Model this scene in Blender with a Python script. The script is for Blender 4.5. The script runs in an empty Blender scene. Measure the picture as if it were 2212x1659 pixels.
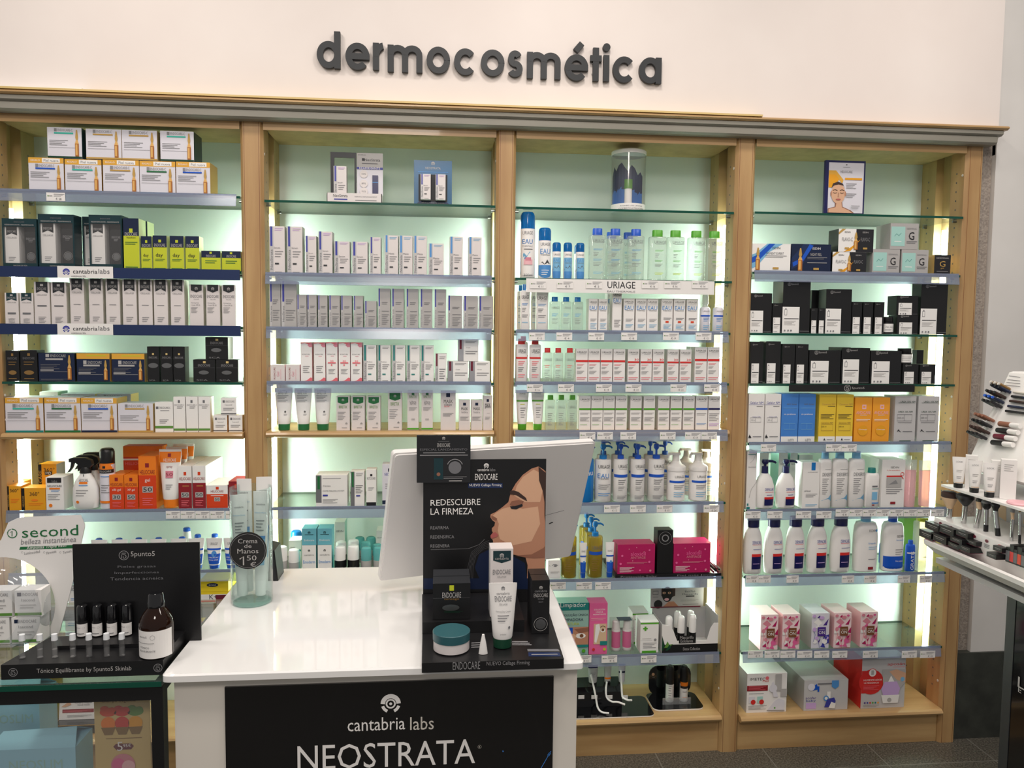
import bpy, math, re
from math import pi, sin, cos, radians, sqrt, atan2
from mathutils import Matrix, Vector
D_=bpy.data; SC=bpy.context.scene; COL=SC.collection

# ---------------------------------------------------------------- camera
F=1661.3; CAM=Vector((0,-2.6,1.513))
RM=Matrix.Rotation(radians(-5.439),3,'Z')@Matrix.Rotation(radians(-3.95),3,'X')@Matrix.Rotation(radians(-.556),3,'Y')
cd=D_.cameras.new('camera'); cam=D_.objects.new('camera',cd); COL.objects.link(cam); SC.camera=cam
cd.sensor_width=36; cd.lens=F/2212*36; cd.clip_start=.02
cam.matrix_world=Matrix.Translation(CAM)@(RM@Matrix.Rotation(pi/2,3,'X')).to_4x4()
def ray(px,py): return RM@Vector(((px-1106)/F,1,-(py-829.5)/F))
def at(px,py,Y=0):
    d=ray(px,py); return CAM+d*((Y-CAM.y)/d.y)
def atz(px,py,z):
    d=ray(px,py); return CAM+d*((z-CAM.z)/d.z)
def atx(px,py,x):
    d=ray(px,py); return CAM+d*((x-CAM.x)/d.x)

# ---------------------------------------------------------------- world, exposure, room lights
SC.view_settings.view_transform='Standard'; SC.view_settings.look='None'
SC.view_settings.gamma=1; SC.view_settings.use_curve_mapping=False; SC.view_settings.exposure=-.12
w=D_.worlds.new('world'); SC.world=w; w.use_nodes=True
w.node_tree.nodes['Background'].inputs[0].default_value=(1,.97,.95,1); w.node_tree.nodes['Background'].inputs[1].default_value=.36
def area(name,loc,rot,size,power,col,sy=None,spread=180):
    l=D_.lights.new(name,'AREA'); l.energy=power; l.size=size; l.color=col; l.spread=radians(spread)
    if sy: l.shape='RECTANGLE'; l.size_y=sy
    o=D_.objects.new(name,l); COL.objects.link(o); o.location=loc; o.rotation_euler=[radians(a) for a in rot]; return o
WARM=(1,.915,.84)
for i,x in enumerate((-1.0,.35,1.7)): area('ceiling_light',(x,-.85,3.15),(16,0,0),.25,7,WARM,spread=150); area('ceiling_light',(x-.2,-1.9,3.15),(20,0,0),.35,9.5,WARM,spread=150)
area('ceiling_light',(-.3,-3.6,3.0),(35,0,0),.6,30,WARM)
SC.cycles.max_bounces=8; SC.cycles.transparent_max_bounces=24; SC.cycles.caustics_reflective=False; SC.cycles.caustics_refractive=False
SC.cycles.sample_clamp_indirect=3.0

# ---------------------------------------------------------------- materials
def lin(h):
    v=[int(h[i:i+2],16)/255 for i in(0,2,4)]
    return tuple(c/12.92 if c<=.04045 else ((c+.055)/1.055)**2.4 for c in v)+(1,)
MATS={}
def mat(n,h,rough=.5,metal=0,coat=0,spec=.5,emit=None,es=0):
    m=D_.materials.new(n); m.use_nodes=True; b=m.node_tree.nodes['Principled BSDF']
    b.inputs['Base Color'].default_value=lin(h); b.inputs['Roughness'].default_value=rough; b.inputs['Metallic'].default_value=metal
    b.inputs['Specular IOR Level'].default_value=spec
    if coat: b.inputs['Coat Weight'].default_value=coat; b.inputs['Coat Roughness'].default_value=.05
    if emit: b.inputs['Emission Color'].default_value=lin(emit); b.inputs['Emission Strength'].default_value=es
    MATS[n]=m; return m
def clear(n,h,alpha,rough=.05,gl=1.0,body='ffffff'):
    """thin see-through plastic or glass: tinted transparency, a share of body colour, and a fresnel gloss"""
    m=D_.materials.new(n); m.use_nodes=True; t=m.node_tree; t.nodes.clear()
    o=t.nodes.new('ShaderNodeOutputMaterial'); tr=t.nodes.new('ShaderNodeBsdfTransparent'); tr.inputs[0].default_value=lin(h)
    df=t.nodes.new('ShaderNodeBsdfDiffuse'); df.inputs[0].default_value=lin(body)
    gs=t.nodes.new('ShaderNodeBsdfGlossy'); gs.inputs['Roughness'].default_value=rough
    lw=t.nodes.new('ShaderNodeLayerWeight'); lw.inputs[0].default_value=.5; pw=t.nodes.new('ShaderNodeMath'); pw.operation='POWER'; pw.inputs[1].default_value=4; fr=t.nodes.new('ShaderNodeMath'); fr.operation='MULTIPLY_ADD'; fr.inputs[1].default_value=.8; fr.inputs[2].default_value=.035; t.links.new(lw.outputs['Facing'],pw.inputs[0]); t.links.new(pw.outputs[0],fr.inputs[0])
    mu=t.nodes.new('ShaderNodeMath'); mu.operation='MULTIPLY'; mu.inputs[1].default_value=gl
    a=t.nodes.new('ShaderNodeMixShader'); a.inputs[0].default_value=alpha
    b=t.nodes.new('ShaderNodeMixShader')
    L=t.links.new; L(tr.outputs[0],a.inputs[1]); L(df.outputs[0],a.inputs[2]); L(fr.outputs[0],mu.inputs[0]); L(mu.outputs[0],b.inputs[0])
    L(a.outputs[0],b.inputs[1]); L(gs.outputs[0],b.inputs[2]); L(b.outputs[0],o.inputs[0]); MATS[n]=m; return m
def noisy(n,h1,h2,scale,sc3=(1,1,1),rough=.5,coat=0,bump=0,detail=4,lo=.35,hi=.65,kind='noise'):
    m=mat(n,h1,rough,coat=coat); t=m.node_tree; b=t.nodes['Principled BSDF']
    tc=t.nodes.new('ShaderNodeTexCoord'); mp=t.nodes.new('ShaderNodeMapping'); mp.inputs['Scale'].default_value=sc3
    if kind=='voronoi': no=t.nodes.new('ShaderNodeTexVoronoi')
    else: no=t.nodes.new('ShaderNodeTexNoise'); no.inputs['Detail'].default_value=detail
    no.inputs['Scale'].default_value=scale
    cr=t.nodes.new('ShaderNodeValToRGB'); cr.color_ramp.elements[0].position=lo; cr.color_ramp.elements[1].position=hi
    cr.color_ramp.elements[0].color=lin(h1); cr.color_ramp.elements[1].color=lin(h2); L=t.links.new
    L(tc.outputs['Object'],mp.inputs[0]); L(mp.outputs[0],no.inputs['Vector']); L(no.outputs[0],cr.inputs[0]); L(cr.outputs[0],b.inputs['Base Color'])
    if bump:
        bp=t.nodes.new('ShaderNodeBump'); bp.inputs['Strength'].default_value=bump; bp.inputs['Distance'].default_value=.004
        L(no.outputs[0],bp.inputs['Height']); L(bp.outputs[0],b.inputs['Normal'])
    return m
noisy('wood','a88255','bd9a69',6,(3,3,.35),.42,coat=.15,detail=6)
noisy('woodh','ae895a','c6a371',6,(.3,3,3),.38,coat=.2,detail=6)
noisy('woodin','a58c5e','b89d6c',6,(3,3,.35),.5,detail=5)
noisy('silver_lam','8d897e','9a968b',4,(.5,3,3),.45)
noisy('wallp','e6dcd6','ebe2dc',2.5,rough=.85)
noisy('wallw','d9d6d2','e2dfdb',3,rough=.8)
noisy('stucco','958b83','b3a89d',150,rough=.9,bump=.8,detail=5)
noisy('stone','2e302c','3f423c',14,rough=.5,detail=6)
noisy('backp','d6dfd8','dae3dc',2,rough=.6)
def floor_mat():
    m=noisy('granite','45423b','7b766a',170,rough=.4,detail=8,lo=.4,hi=.75)
    t=m.node_tree; b=t.nodes['Principled BSDF']; src=b.inputs['Base Color'].links[0].from_socket
    tc=t.nodes.new('ShaderNodeTexCoord'); mp=t.nodes.new('ShaderNodeMapping'); mp.inputs['Location'].default_value=(.02,.13,0)
    br=t.nodes.new('ShaderNodeTexBrick'); br.offset=0; br.inputs['Scale'].default_value=1; br.inputs['Mortar Size'].default_value=.0022
    br.inputs['Brick Width'].default_value=.4; br.inputs['Row Height'].default_value=.4
    mx=t.nodes.new('ShaderNodeMix'); mx.data_type='RGBA'; L=t.links.new
    L(tc.outputs['Object'],mp.inputs[0]); L(mp.outputs[0],br.inputs[0]); L(br.outputs['Fac'],mx.inputs[0]); L(src,mx.inputs[6]); mx.inputs[7].default_value=lin('77756c'); L(mx.outputs[2],b.inputs['Base Color'])
floor_mat()
for n,h,r in (('white','f1efec',.4),('paper','ece9e6',.6),('lilac','dcdae2',.35),('pearl','dfd8d6',.35),('silver','b3b0ae',.33),('sil2','c4c2c2',.22),
 ('gray','8b8a8c',.5),('dgray','57575a',.5),('black','121214',.38),('ink','1d1d22',.45),('charcoal','2a2c30',.4),('navy','14213f',.3),('navy2','1a2c55',.35),
 ('dteal','14343a',.3),('teal','1c7f7b',.35),('turq','37b7a3',.4),('gold','c09a52',.3),('gold2','e0a83e',.35),('green','1f6b3c',.35),('lgreen','55a52c',.35),
 ('lime','c3cb2e',.35),('limes','dfe7b4',.4),('violet','3a3f9c',.4),('lblue','4f8fce',.4),('blue','1a55c0',.3),('ublue','1877c2',.25),('sky','7db6da',.35),('cyan','4dbcc4',.35),
 ('red','d22f2c',.4),('dred','8e1f28',.4),('coral','e8707a',.4),('maroon','6b1c30',.4),('orange','f0811f',.35),('amber','e9a21f',.35),('hred','d8431c',.35),('brick','b7301f',.35),
 ('yellow','e6c33a',.35),('yell2','efd22a',.35),('orang2','f2a22c',.35),('bluec','4381cf',.35),('magenta','b01c5b',.3),('pink','e2649b',.4),('lpink','efb9c0',.4),('rose','d98898',.4),
 ('mint','a7d3cb',.4),('skin','d9ab8b',.6),('skin2','b98468',.6),('skin3','8f5f4a',.6),('hair','3a2620',.6),('lip','b4605c',.5),('brown','7a4a2c',.5),('beige','d6b795',.6),
 ('dkgreen','12402c',.35),('tealid','2b5a61',.4),('navcap','1b1c52',.3),('tstone','93b7ad',.4),('kraft','d6bb7c',.5),('purple','4b2d86',.4),('lav','c9a9dc',.4),('rubber','151515',.7),
 ('cap','1e6fb8',.3),('wcap','e6e9ec',.3),('bronze','8a6a3a',.3),('offw','d8d2c8',.5),('dim','6f6f73',.5),('sage','5d8f3c',.5),('monw','e3e0de',.35),('signc','1f2225',.5),('pblue','1f5f8a',.3),('blush','f2dadb',.4),('bagb','a6dcf0',.35),('sky2','6db7c8',.4),('amberp','a9682b',.4),('amberl','dfae62',.4)):
    mat(n,h,r)
mat('chrome','c9c9c9',.12,1); mat('metal','8d8d8d',.35,1); mat('foil','c8c8cc',.25,.7)
mat('gloss_white','f4f3f1',.06,coat=.6); mat('cwhite','e2dcd2',.4); mat('gblack','0c0c0f',.12,coat=.5)
mat('tube','ffffff',.5,emit='e2fbf0',es=58)
clear('glass','eff7f3',.04,.03,1.3,'a8c8bb'); mat('gedge','0f4a3b',.15)
clear('rail','e4eaf4',.34,.15,.9,'a9b0c4'); clear('clearb','f2f7f4',.22,.06,1,'e8efe8'); clear('oil','e8d070',.45,.06,1,'b8a63e')
clear('capb','3c9bd6',.55,.1,1,'1673b8'); clear('film','fafafa',.04,.08,1.4); clear('clearw','f6faf8',.35,.2,1,'f0f4f2'); clear('pinkg','f8dade',.6,.2,1,'f2ccd0')
clear('vase','f5fbfa',.025,.02,1.3,'cfe6e0'); clear('brownb','6b3612',.6,.05,1,'2a1408'); clear('acry','f2f4f6',.14,.06,1.2); clear('tealcap','7fd0d2',.6,.2,.8,'7ccfcf')

# ---------------------------------------------------------------- mesh builder
TEXT={}
def glyphs(s):
    if s in TEXT: return TEXT[s]
    c=D_.curves.new('t','FONT'); c.body=s; c.resolution_u=2; c.offset=0
    o=D_.objects.new('t',c); COL.objects.link(o); dg=bpy.context.evaluated_depsgraph_get()
    me=D_.meshes.new_from_object(o.evaluated_get(dg)); D_.objects.remove(o); D_.curves.remove(c)
    v=[(p.co.x,p.co.y) for p in me.vertices]; f=[list(p.vertices) for p in me.polygons]; D_.meshes.remove(me)
    x0=min(a for a,b in v); x1=max(a for a,b in v); y0=min(b for a,b in v); y1=max(b for a,b in v)
    r=([((a-x0)/(x1-x0),(b-y0)/(y1-y0)) for a,b in v],f,(x1-x0)/(y1-y0)); TEXT[s]=r; return r
class MB:
    def __init__(s): s.v=[]; s.f=[]; s.m=[]; s.sm=[]; s.slots=[]
    def mi(s,m):
        if m not in s.slots: s.slots.append(m)
        return s.slots.index(m)
    def face(s,pts,m,sm=False):
        k=len(s.v); s.v+= [tuple(p) for p in pts]; s.f.append(list(range(k,k+len(pts)))); s.m.append(s.mi(m)); s.sm.append(sm)
    def box(s,x0,x1,y0,y1,z0,z1,m,front=None,top=None,side=None,T=None):
        P=[(x,y,z) for z in(z0,z1) for y in(y0,y1) for x in(x0,x1)]
        if T: P=[T(*p) for p in P]
        k=len(s.v); s.v+=[tuple(p) for p in P]
        for f,mm in (((0,1,5,4),front or m),((1,3,7,5),side or m),((3,2,6,7),m),((2,0,4,6),side or m),((4,5,7,6),top or m),((2,3,1,0),m)):
            s.f.append([k+i for i in f]); s.m.append(s.mi(mm)); s.sm.append(False)
    def prism(s,poly,a0,a1,axis,m,mcap=None):
        """poly: 2D points; axis 'x' -> (y,z), 'y' -> (x,z), 'z' -> (x,y)"""
        def P(p,a): return {'x':(a,p[0],p[1]),'y':(p[0],a,p[1]),'z':(p[0],p[1],a)}[axis]
        n=len(poly); k=len(s.v); s.v+=[P(p,a0) for p in poly]+[P(p,a1) for p in poly]
        for i in range(n):
            j=(i+1)%n; s.f.append([k+i,k+j,k+n+j,k+n+i]); s.m.append(s.mi(m)); s.sm.append(False)
        for f in (list(range(k,k+n))[::-1],list(range(k+n,k+2*n))): s.f.append(f); s.m.append(s.mi(mcap or m)); s.sm.append(False)
    def loft(s,secs,m,n=24,ex=2,T=None,c=(0,0)):
        """secs: (z, half width, half depth)"""
        k=len(s.v)
        for z,a,b in secs:
            for i in range(n):
                t=2*pi*i/n; ct,st=cos(t),sin(t)
                x=a*math.copysign(abs(ct)**(2/ex),ct)+c[0]; y=b*math.copysign(abs(st)**(2/ex),st)+c[1]
                s.v.append(tuple(T(x,y,z)) if T else (x,y,z))
        for j in range(len(secs)-1):
            for i in range(n):
                a=k+j*n+i; b=k+j*n+(i+1)%n; s.f.append([a,b,b+n,a+n]); s.m.append(s.mi(m)); s.sm.append(True)
        s.f.append(list(range(k,k+n))[::-1]); s.m.append(s.mi(m)); s.sm.append(False)
        e=k+(len(secs)-1)*n; s.f.append(list(range(e,e+n))); s.m.append(s.mi(m)); s.sm.append(False)
    def tube(s,pts,r,m,n=10,r2=None):
        """a bent rod through pts"""
        pts=[Vector(p) for p in pts]; k=len(s.v); N=len(pts)
        for i,p in enumerate(pts):
            d=(pts[min(i+1,N-1)]-pts[max(i-1,0)]).normalized(); a=d.orthogonal().normalized()
            if i and a.dot(pa)<0: a=-a
            if i: a=(pa-d*pa.dot(d)).normalized()
            pa=a; b=d.cross(a); rr=r+(r2-r)*i/(N-1) if r2 else r
            for j in range(n): t=2*pi*j/n; s.v.append(tuple(p+a*rr*cos(t)+b*rr*sin(t)))
        for i in range(N-1):
            for j in range(n):
                q=k+i*n+j; w_=k+i*n+(j+1)%n; s.f.append([q,w_,w_+n,q+n]); s.m.append(s.mi(m)); s.sm.append(True)
        s.f.append(list(range(k,k+n))[::-1]); s.m.append(s.mi(m)); s.sm.append(False); e=k+(N-1)*n; s.f.append(list(range(e,e+n))); s.m.append(s.mi(m)); s.sm.append(False)
    def stroke(s,pts,t,m,mf,W=1,lay=0,closed=False):
        """flat ribbon along 2D points (physical units), mapped by mf(x,y,lay)"""
        n=len(pts); L=[];R_=[]
        for i,p in enumerate(pts):
            a=pts[(i-1)%n] if (i or closed) else p; b=pts[(i+1)%n] if (i<n-1 or closed) else p
            dx,dy=b[0]-a[0],b[1]-a[1]; l=math.hypot(dx,dy) or 1; nx,ny=-dy/l*t/2,dx/l*t/2
            L.append((p[0]+nx,p[1]+ny)); R_.append((p[0]-nx,p[1]-ny))
        for i in range(n if closed else n-1):
            j=(i+1)%n; s.face([mf(*R_[i],lay),mf(*R_[j],lay),mf(*L[j],lay),mf(*L[i],lay)],m)
    def build(s,name,parent=None,loc=None,rz=0):
        me=D_.meshes.new(name); me.from_pydata(s.v,[],s.f)
        for k in s.slots: me.materials.append(MATS[k])
        me.polygons.foreach_set('material_index',s.m); me.polygons.foreach_set('use_smooth',s.sm); me.update()
        if any(s.sm): me.set_sharp_from_angle(angle=radians(38))
        o=D_.objects.new(name,me); COL.objects.link(o)
        if parent: o.parent=parent
        if loc is not None: o.location=loc
        if rz: o.rotation_euler.z=rz
        return o
def arc(cx,cy,rx,ry,a0,a1,n=20): return [(cx+rx*cos(radians(a0+(a1-a0)*i/n)),cy+ry*sin(radians(a0+(a1-a0)*i/n))) for i in range(n+1)]

def draw(b,art,W,H,mf,lay=0):
    """art: 'op numbers mat text | ...' in fractions of the face; mf(x,z,layer) -> 3D with x in -W/2..W/2, z in 0..H"""
    X=lambda u:(u-.5)*W; Z=lambda v:v*H
    curved=getattr(mf,'curved',False)
    def rect(u0,v0,u1,v1,m,k):
        nu=max(1,int(16*(u1-u0)+1)) if curved else 1; nv=max(1,int(8*(v1-v0)+1)) if curved else 1
        for i in range(nu):
            for j in range(nv):
                a,c=u0+(u1-u0)*i/nu,u0+(u1-u0)*(i+1)/nu; d,e=v0+(v1-v0)*j/nv,v0+(v1-v0)*(j+1)/nv
                b.face([mf(X(a),Z(d),k),mf(X(c),Z(d),k),mf(X(c),Z(e),k),mf(X(a),Z(e),k)],m,curved)
    for op in art.split('|'):
        t=op.split()
        if not t: continue
        o=t[0]; lay+=1; k=lay
        if o=='p':
            q=[float(x) for x in t[2:]]; b.face([mf(X(q[i]),Z(q[i+1]),k) for i in range(0,len(q),2)],t[1]); continue
        if o=='s':
            q=[float(x) for x in t[3:]]; b.stroke([(X(q[i]),Z(q[i+1])) for i in range(0,len(q),2)],float(t[1])*W,t[2],mf,lay=k); continue
        if o in 'tT':
            u,v,wd,h=[float(x) for x in t[1:5]]; m=t[5]; s=' '.join(t[6:]); gv,gf,asp=glyphs(s); n0=len(b.v)
            if o=='t':
                pw=wd*W; ph=h*H if h else pw/asp
                P=[(X(u)+(a-.5)*pw,Z(v)+(c-.5)*ph) for a,c in gv]
            else:
                pw=wd*H; ph=h*W if h else pw/asp
                P=[(X(u)-(c-.5)*ph,Z(v)+(a-.5)*pw) for a,c in gv]
            b.v+=[tuple(mf(x,z,k)) for x,z in P]; mi=b.mi(m)
            for f in gf: b.f.append([n0+i for i in f]); b.m.append(mi); b.sm.append(False)
            continue
        q=[float(x) for x in t[1:-1]]; m=t[-1]
        if o=='r': rect(*q,m,k)
        elif o=='l':
            u0,v0,u1,v1,n=q; n=int(n)
            for i in range(n):
                vv=v1-(v1-v0)*(i+.5)/n; hh=min((v1-v0)/n*.16,.0011/H); e=u1-(u1-u0)*((i*37%11)/11)*.45; rect(u0,vv-hh,e,vv+hh,m,k)
        elif o=='c' or o=='e':
            u,v=q[:2]; ru=q[2]*W; rv=(q[3]*H if o=='e' else ru); N=20
            b.face([mf(X(u)+ru*cos(2*pi*i/N),Z(v)+rv*sin(2*pi*i/N),k) for i in range(N)],m)
        elif o=='o':
            u,v,r=q[:3]; tt=q[3] if len(q)>3 else .16; b.stroke(arc(X(u),Z(v),r*W,r*W,0,345,23),r*W*tt,m,mf,lay=k,closed=True)
        elif o=='A':
            u,v,r0,r1,a0,a1=q; b.stroke(arc(X(u),Z(v),(r0+r1)/2*W,(r0+r1)/2*W,a0,a1,16),(r1-r0)*W,m,mf,lay=k)
        elif o=='d':
            u0,v0,u1,v1=q; b.stroke([(X(u0),Z(v0)),(X(u1),Z(v0)),(X(u1),Z(v1)),(X(u0),Z(v1))],.018*W,m,mf,lay=k,closed=True)
        elif o=='g':   # shield mark: dome over an eye
            u,v,r=q; R0=r*W; cx,cy=X(u),Z(v)
            b.stroke(arc(cx,cy,R0*.78,R0*.78,0,180,14),R0*.44,m,mf,lay=k); b.stroke(arc(cx,cy,R0*.42,R0*.42,0,345,15),R0*.16,m,mf,lay=k,closed=True)
            for s_ in(0,1):
                a=(196,246) if s_ else (344,294); b.stroke(arc(cx,cy,R0*.82,R0*.82,*a,8),R0*.3,m,mf,lay=k)
            b.face([mf(cx+R0*.15*cos(i*pi/5),cy+R0*.15*sin(i*pi/5),k) for i in range(10)],m)
        elif o=='5':   # ring mark with a squared five
            u,v,r=q; R0=r*W; cx,cy=X(u),Z(v); S=lambda *p:[(cx+a*R0,cy+c*R0) for a,c in p]
            b.stroke(arc(cx,cy,R0*.93,R0*.93,0,345,23),R0*.12,m,mf,lay=k,closed=True)
            b.stroke(S((-.42,.46),(.42,.46)),R0*.13,m,mf,lay=k)
            b.stroke(S((-.42,-.62),(-.42,.14),(.1,.14),(.36,.02),(.46,-.22),(.36,-.5),(.1,-.62),(-.1,-.62),(-.1,-.2)),R0*.13,m,mf,lay=k)
        elif o=='a':   # printed ampoule
            u,v0,v1=q+[float(m)]; hh=v1-v0; ww=.055 if W>.06 else .08
            rect(u-ww,v0,u+ww,v0+hh*.48,'amberp',k); rect(u-ww*.7,v0+hh*.05,u+ww*.3,v0+hh*.45,'amberl',k+1)
            b.face([mf(X(u-ww),Z(v0+hh*.48),k),mf(X(u+ww),Z(v0+hh*.48),k),mf(X(u+ww*.45),Z(v0+hh*.62),k),mf(X(u-ww*.45),Z(v0+hh*.62),k)],'amberl')
            b.face([mf(X(u-ww*.45),Z(v0+hh*.62),k),mf(X(u+ww*.45),Z(v0+hh*.62),k),mf(X(u+ww*.75),Z(v0+hh*.72),k),mf(X(u+ww*.3),Z(v1),k),mf(X(u-ww*.3),Z(v1),k),mf(X(u-ww*.75),Z(v0+hh*.72),k)],'gold')
EPS=.00022
def flat(y=0): return lambda x,z,k:(x,y-EPS*(k+1),z)

def tag(o,label=None,cat=None,group=None,kind=None):
    for a,v in(('label',label),('category',cat),('group',group),('kind',kind)):
        if v: o[a]=v
    return o
def empty(name,loc=(0,0,0),rz=0):
    o=D_.objects.new(name,None); COL.objects.link(o); o.location=loc; o.rotation_euler.z=rz; o.empty_display_size=.02; return o
def struct(name,b): return tag(b.build(name),kind='structure')
def kids(o): return [c for c in COL.objects if c.parent==o]
CHILD={}

# ---------------------------------------------------------------- room
b=MB(); b.box(-4.5,4.0,-5,1.2,-.05,0,'granite'); struct('floor',b)
b=MB(); b.box(-4.5,2.0,.275,.45,0,3.2,'wallw'); struct('wall_back',b)
zt=at(1090,243,-.05).z
b=MB(); b.box(-4.5,1.955,-.015,.27,zt-.02,3.2,'wallp'); struct('wall_upper',b)
b=MB(); b.box(1.985,4.0,.03,.6,.33,3.2,'wallw'); b.box(1.985,4.0,.035,.6,2.16,3.2,'wallw'); struct('wall_right',b)
b=MB(); b.box(1.925,1.984,.05,.27,.33,2.3,'stucco'); struct('wall_plaster_return',b)
b=MB(); b.box(1.925,4.0,.02,.27,0,.33,'stone'); struct('baseboard_right',b)
# ---------------------------------------------------------------- shelving
XI={1:(-1.395,-.642),2:(-.569,.188),3:(.254,1.012),4:(1.083,1.852)}
DEP=.25; SPAN=[(-1.47,-1.395),(-.642,-.569),(.188,.254),(1.012,1.083),(1.852,1.919)]
ZSOF=2.165; BN={1:'left bay',2:'second bay',3:'third bay',4:'right bay'}
PN=['far left','between left and second bays','between second and third bays','between third and right bays','far right']
for i,(a,c) in enumerate(SPAN):
    r=empty('wood_post',(0,0,0)); tag(r,f'beech wood upright post with light tubes, {PN[i]}','post','upright posts of the shelving wall')
    b=MB(); q=.009; b.prism([(a,.08),(a,q),(a+q,-.001),(c-q,-.001),(c,q),(c,.08)],0,2.18,'z','wood')
    for s_ in (a+.013,c-.013): b.box(s_-.0006,s_+.0006,-.0013,-.0005,.0,2.18,'brown')
    for xs,sg in ((a,-1),(c,1)):
        z=.2
        while z<2.1:
            b.face([(xs+sg*.0005,.045,z),(xs+sg*.0005,.051,z),(xs+sg*.0005,.051,z+.006),(xs+sg*.0005,.045,z+.006)],'dgray'); z+=.032
        for z in (2.08,1.29,1.21,.98,.23):
            b.loft([(0,.005,.005),(.0015,.004,.004)],'offw',n=10,T=lambda x,y,zz,xs=xs,sg=sg,z=z:(xs+sg*zz,.018+x,z+y))
    b.build('front_board',r)
    b=MB(); b.box(a,c,.165,DEP+.02,0,2.18,'woodin')
    for xs,sg in ((a,-1),(c,1)):
        z=.2
        while z<2.1:
            b.face([(xs+sg*.0005,.205,z),(xs+sg*.0005,.211,z),(xs+sg*.0005,.211,z+.006),(xs+sg*.0005,.205,z+.006)],'dgray'); z+=.032
    b.build('rear_board',r)
    m=(a+c)/2; b=MB(); b.box(m-.004,m+.004,.08,.165,0,2.18,'woodin'); b.build('divider',r)
    for sg in (-1,1):
        if (i==0 and sg<0) or (i==4 and sg>0): continue
        b=MB(); b.loft([(.36,.009,.009),(1.90,.009,.009)],'tube',n=10,c=(m+sg*.019,.122)); b.build('light_tube',r)
    if i==4: b=MB(); b.box(c-.006,c,.08,.165,0,2.18,'woodin'); b.build('side_panel',r)
for k,(a,c) in XI.items():
    r=empty('shelf_bay',(0,0,0)); tag(r,f'lit beech shelving bay with mint back panel, {BN[k]} of the wall','shelving','bays of the shelving wall')
    b=MB(); b.box(a+.0004,c-.0004,DEP,DEP+.015,.12,2.18,'backp'); b.build('back_panel',r)
    b=MB(); b.box(a+.0005,c-.0005,.001,DEP-.001,ZSOF,2.178,'woodin'); b.build('soffit',r)
    b=MB(); b.box(a+.0005,c-.0005,-.0005,.0009,ZSOF-.012,2.178,'woodh'); b.build('header',r)
    z=at(*{1:(1400,1553),2:(1400,1553),3:(1400,1553),4:(1800,1543)}[k],-.02).z
    b=MB(); q=.011; b.prism([(DEP-.001,z),(-.012,z),(-.02,z-.004),(-.024,z-q),(-.02,z-2*q+.004),(-.012,z-2*q),(DEP-.001,z-2*q)],a+.0005,c-.0005,'x','woodh'); b.build('base_shelf',r)
    b=MB(); b.box(a+.0005,c-.0005,.012,.03,0,z-2*q,'woodh'); b.build('plinth',r)
    if k==1: ZB1=z
    if k==3: ZB3=z
    if k==4: ZB4=z
# cornice: two grooved silver mouldings under a wooden ledge
r=empty('cornice',(0,0,2.18)); tag(r,'grooved silver moulding with beech ledge running over all shelving bays','cornice')
def zz(y,Y): return at(1090,y,Y).z
b=MB(); z0,z1,z2,z3=2.178,zz(257,-.035),zz(242,-.05),zz(230,-.065)
b.prism([(.02,z0),(-.030,z0),(-.039,z0+.006),(-.041,z1-.003),(-.037,z1),(.02,z1)],-1.6,1.935,'x','silver_lam')
b.prism([(.02,z1),(-.040,z1),(-.049,z1+.005),(-.051,z2-.003),(-.047,z2),(.02,z2)],-1.6,1.949,'x','silver_lam'); b.box(-1.6,1.93,-.0352,.0,z1-.0012,z1+.0015,'dgray')
o=b.build('moulding',r); o.location.z=-2.18
b=MB(); b.prism([(.02,z2),(-.052,z2),(-.060,z2+.005),(-.060,z3-.004),(-.054,z3),(.02,z3)],-1.6,1.962,'x','woodh'); o=b.build('ledge',r); o.location.z=-2.18
b=MB(); xe=at(1645,248,-.05).x; b.box(-1.6,xe,-.062,-.0155,z3,z3+.006,'kraft'); o=b.build('ledge_board',r); o.location.z=-2.18
b=MB(); p0=at(0,176,-.02); p1=at(186,186,-.02); b.box(p0.x-.1,p1.x,-.05,-.02,z3+.0062,z3+.013,'paper'); tag(b.build('paper_sheet'),'loose white sheet lying on the ledge above the left bay','paper')

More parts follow.
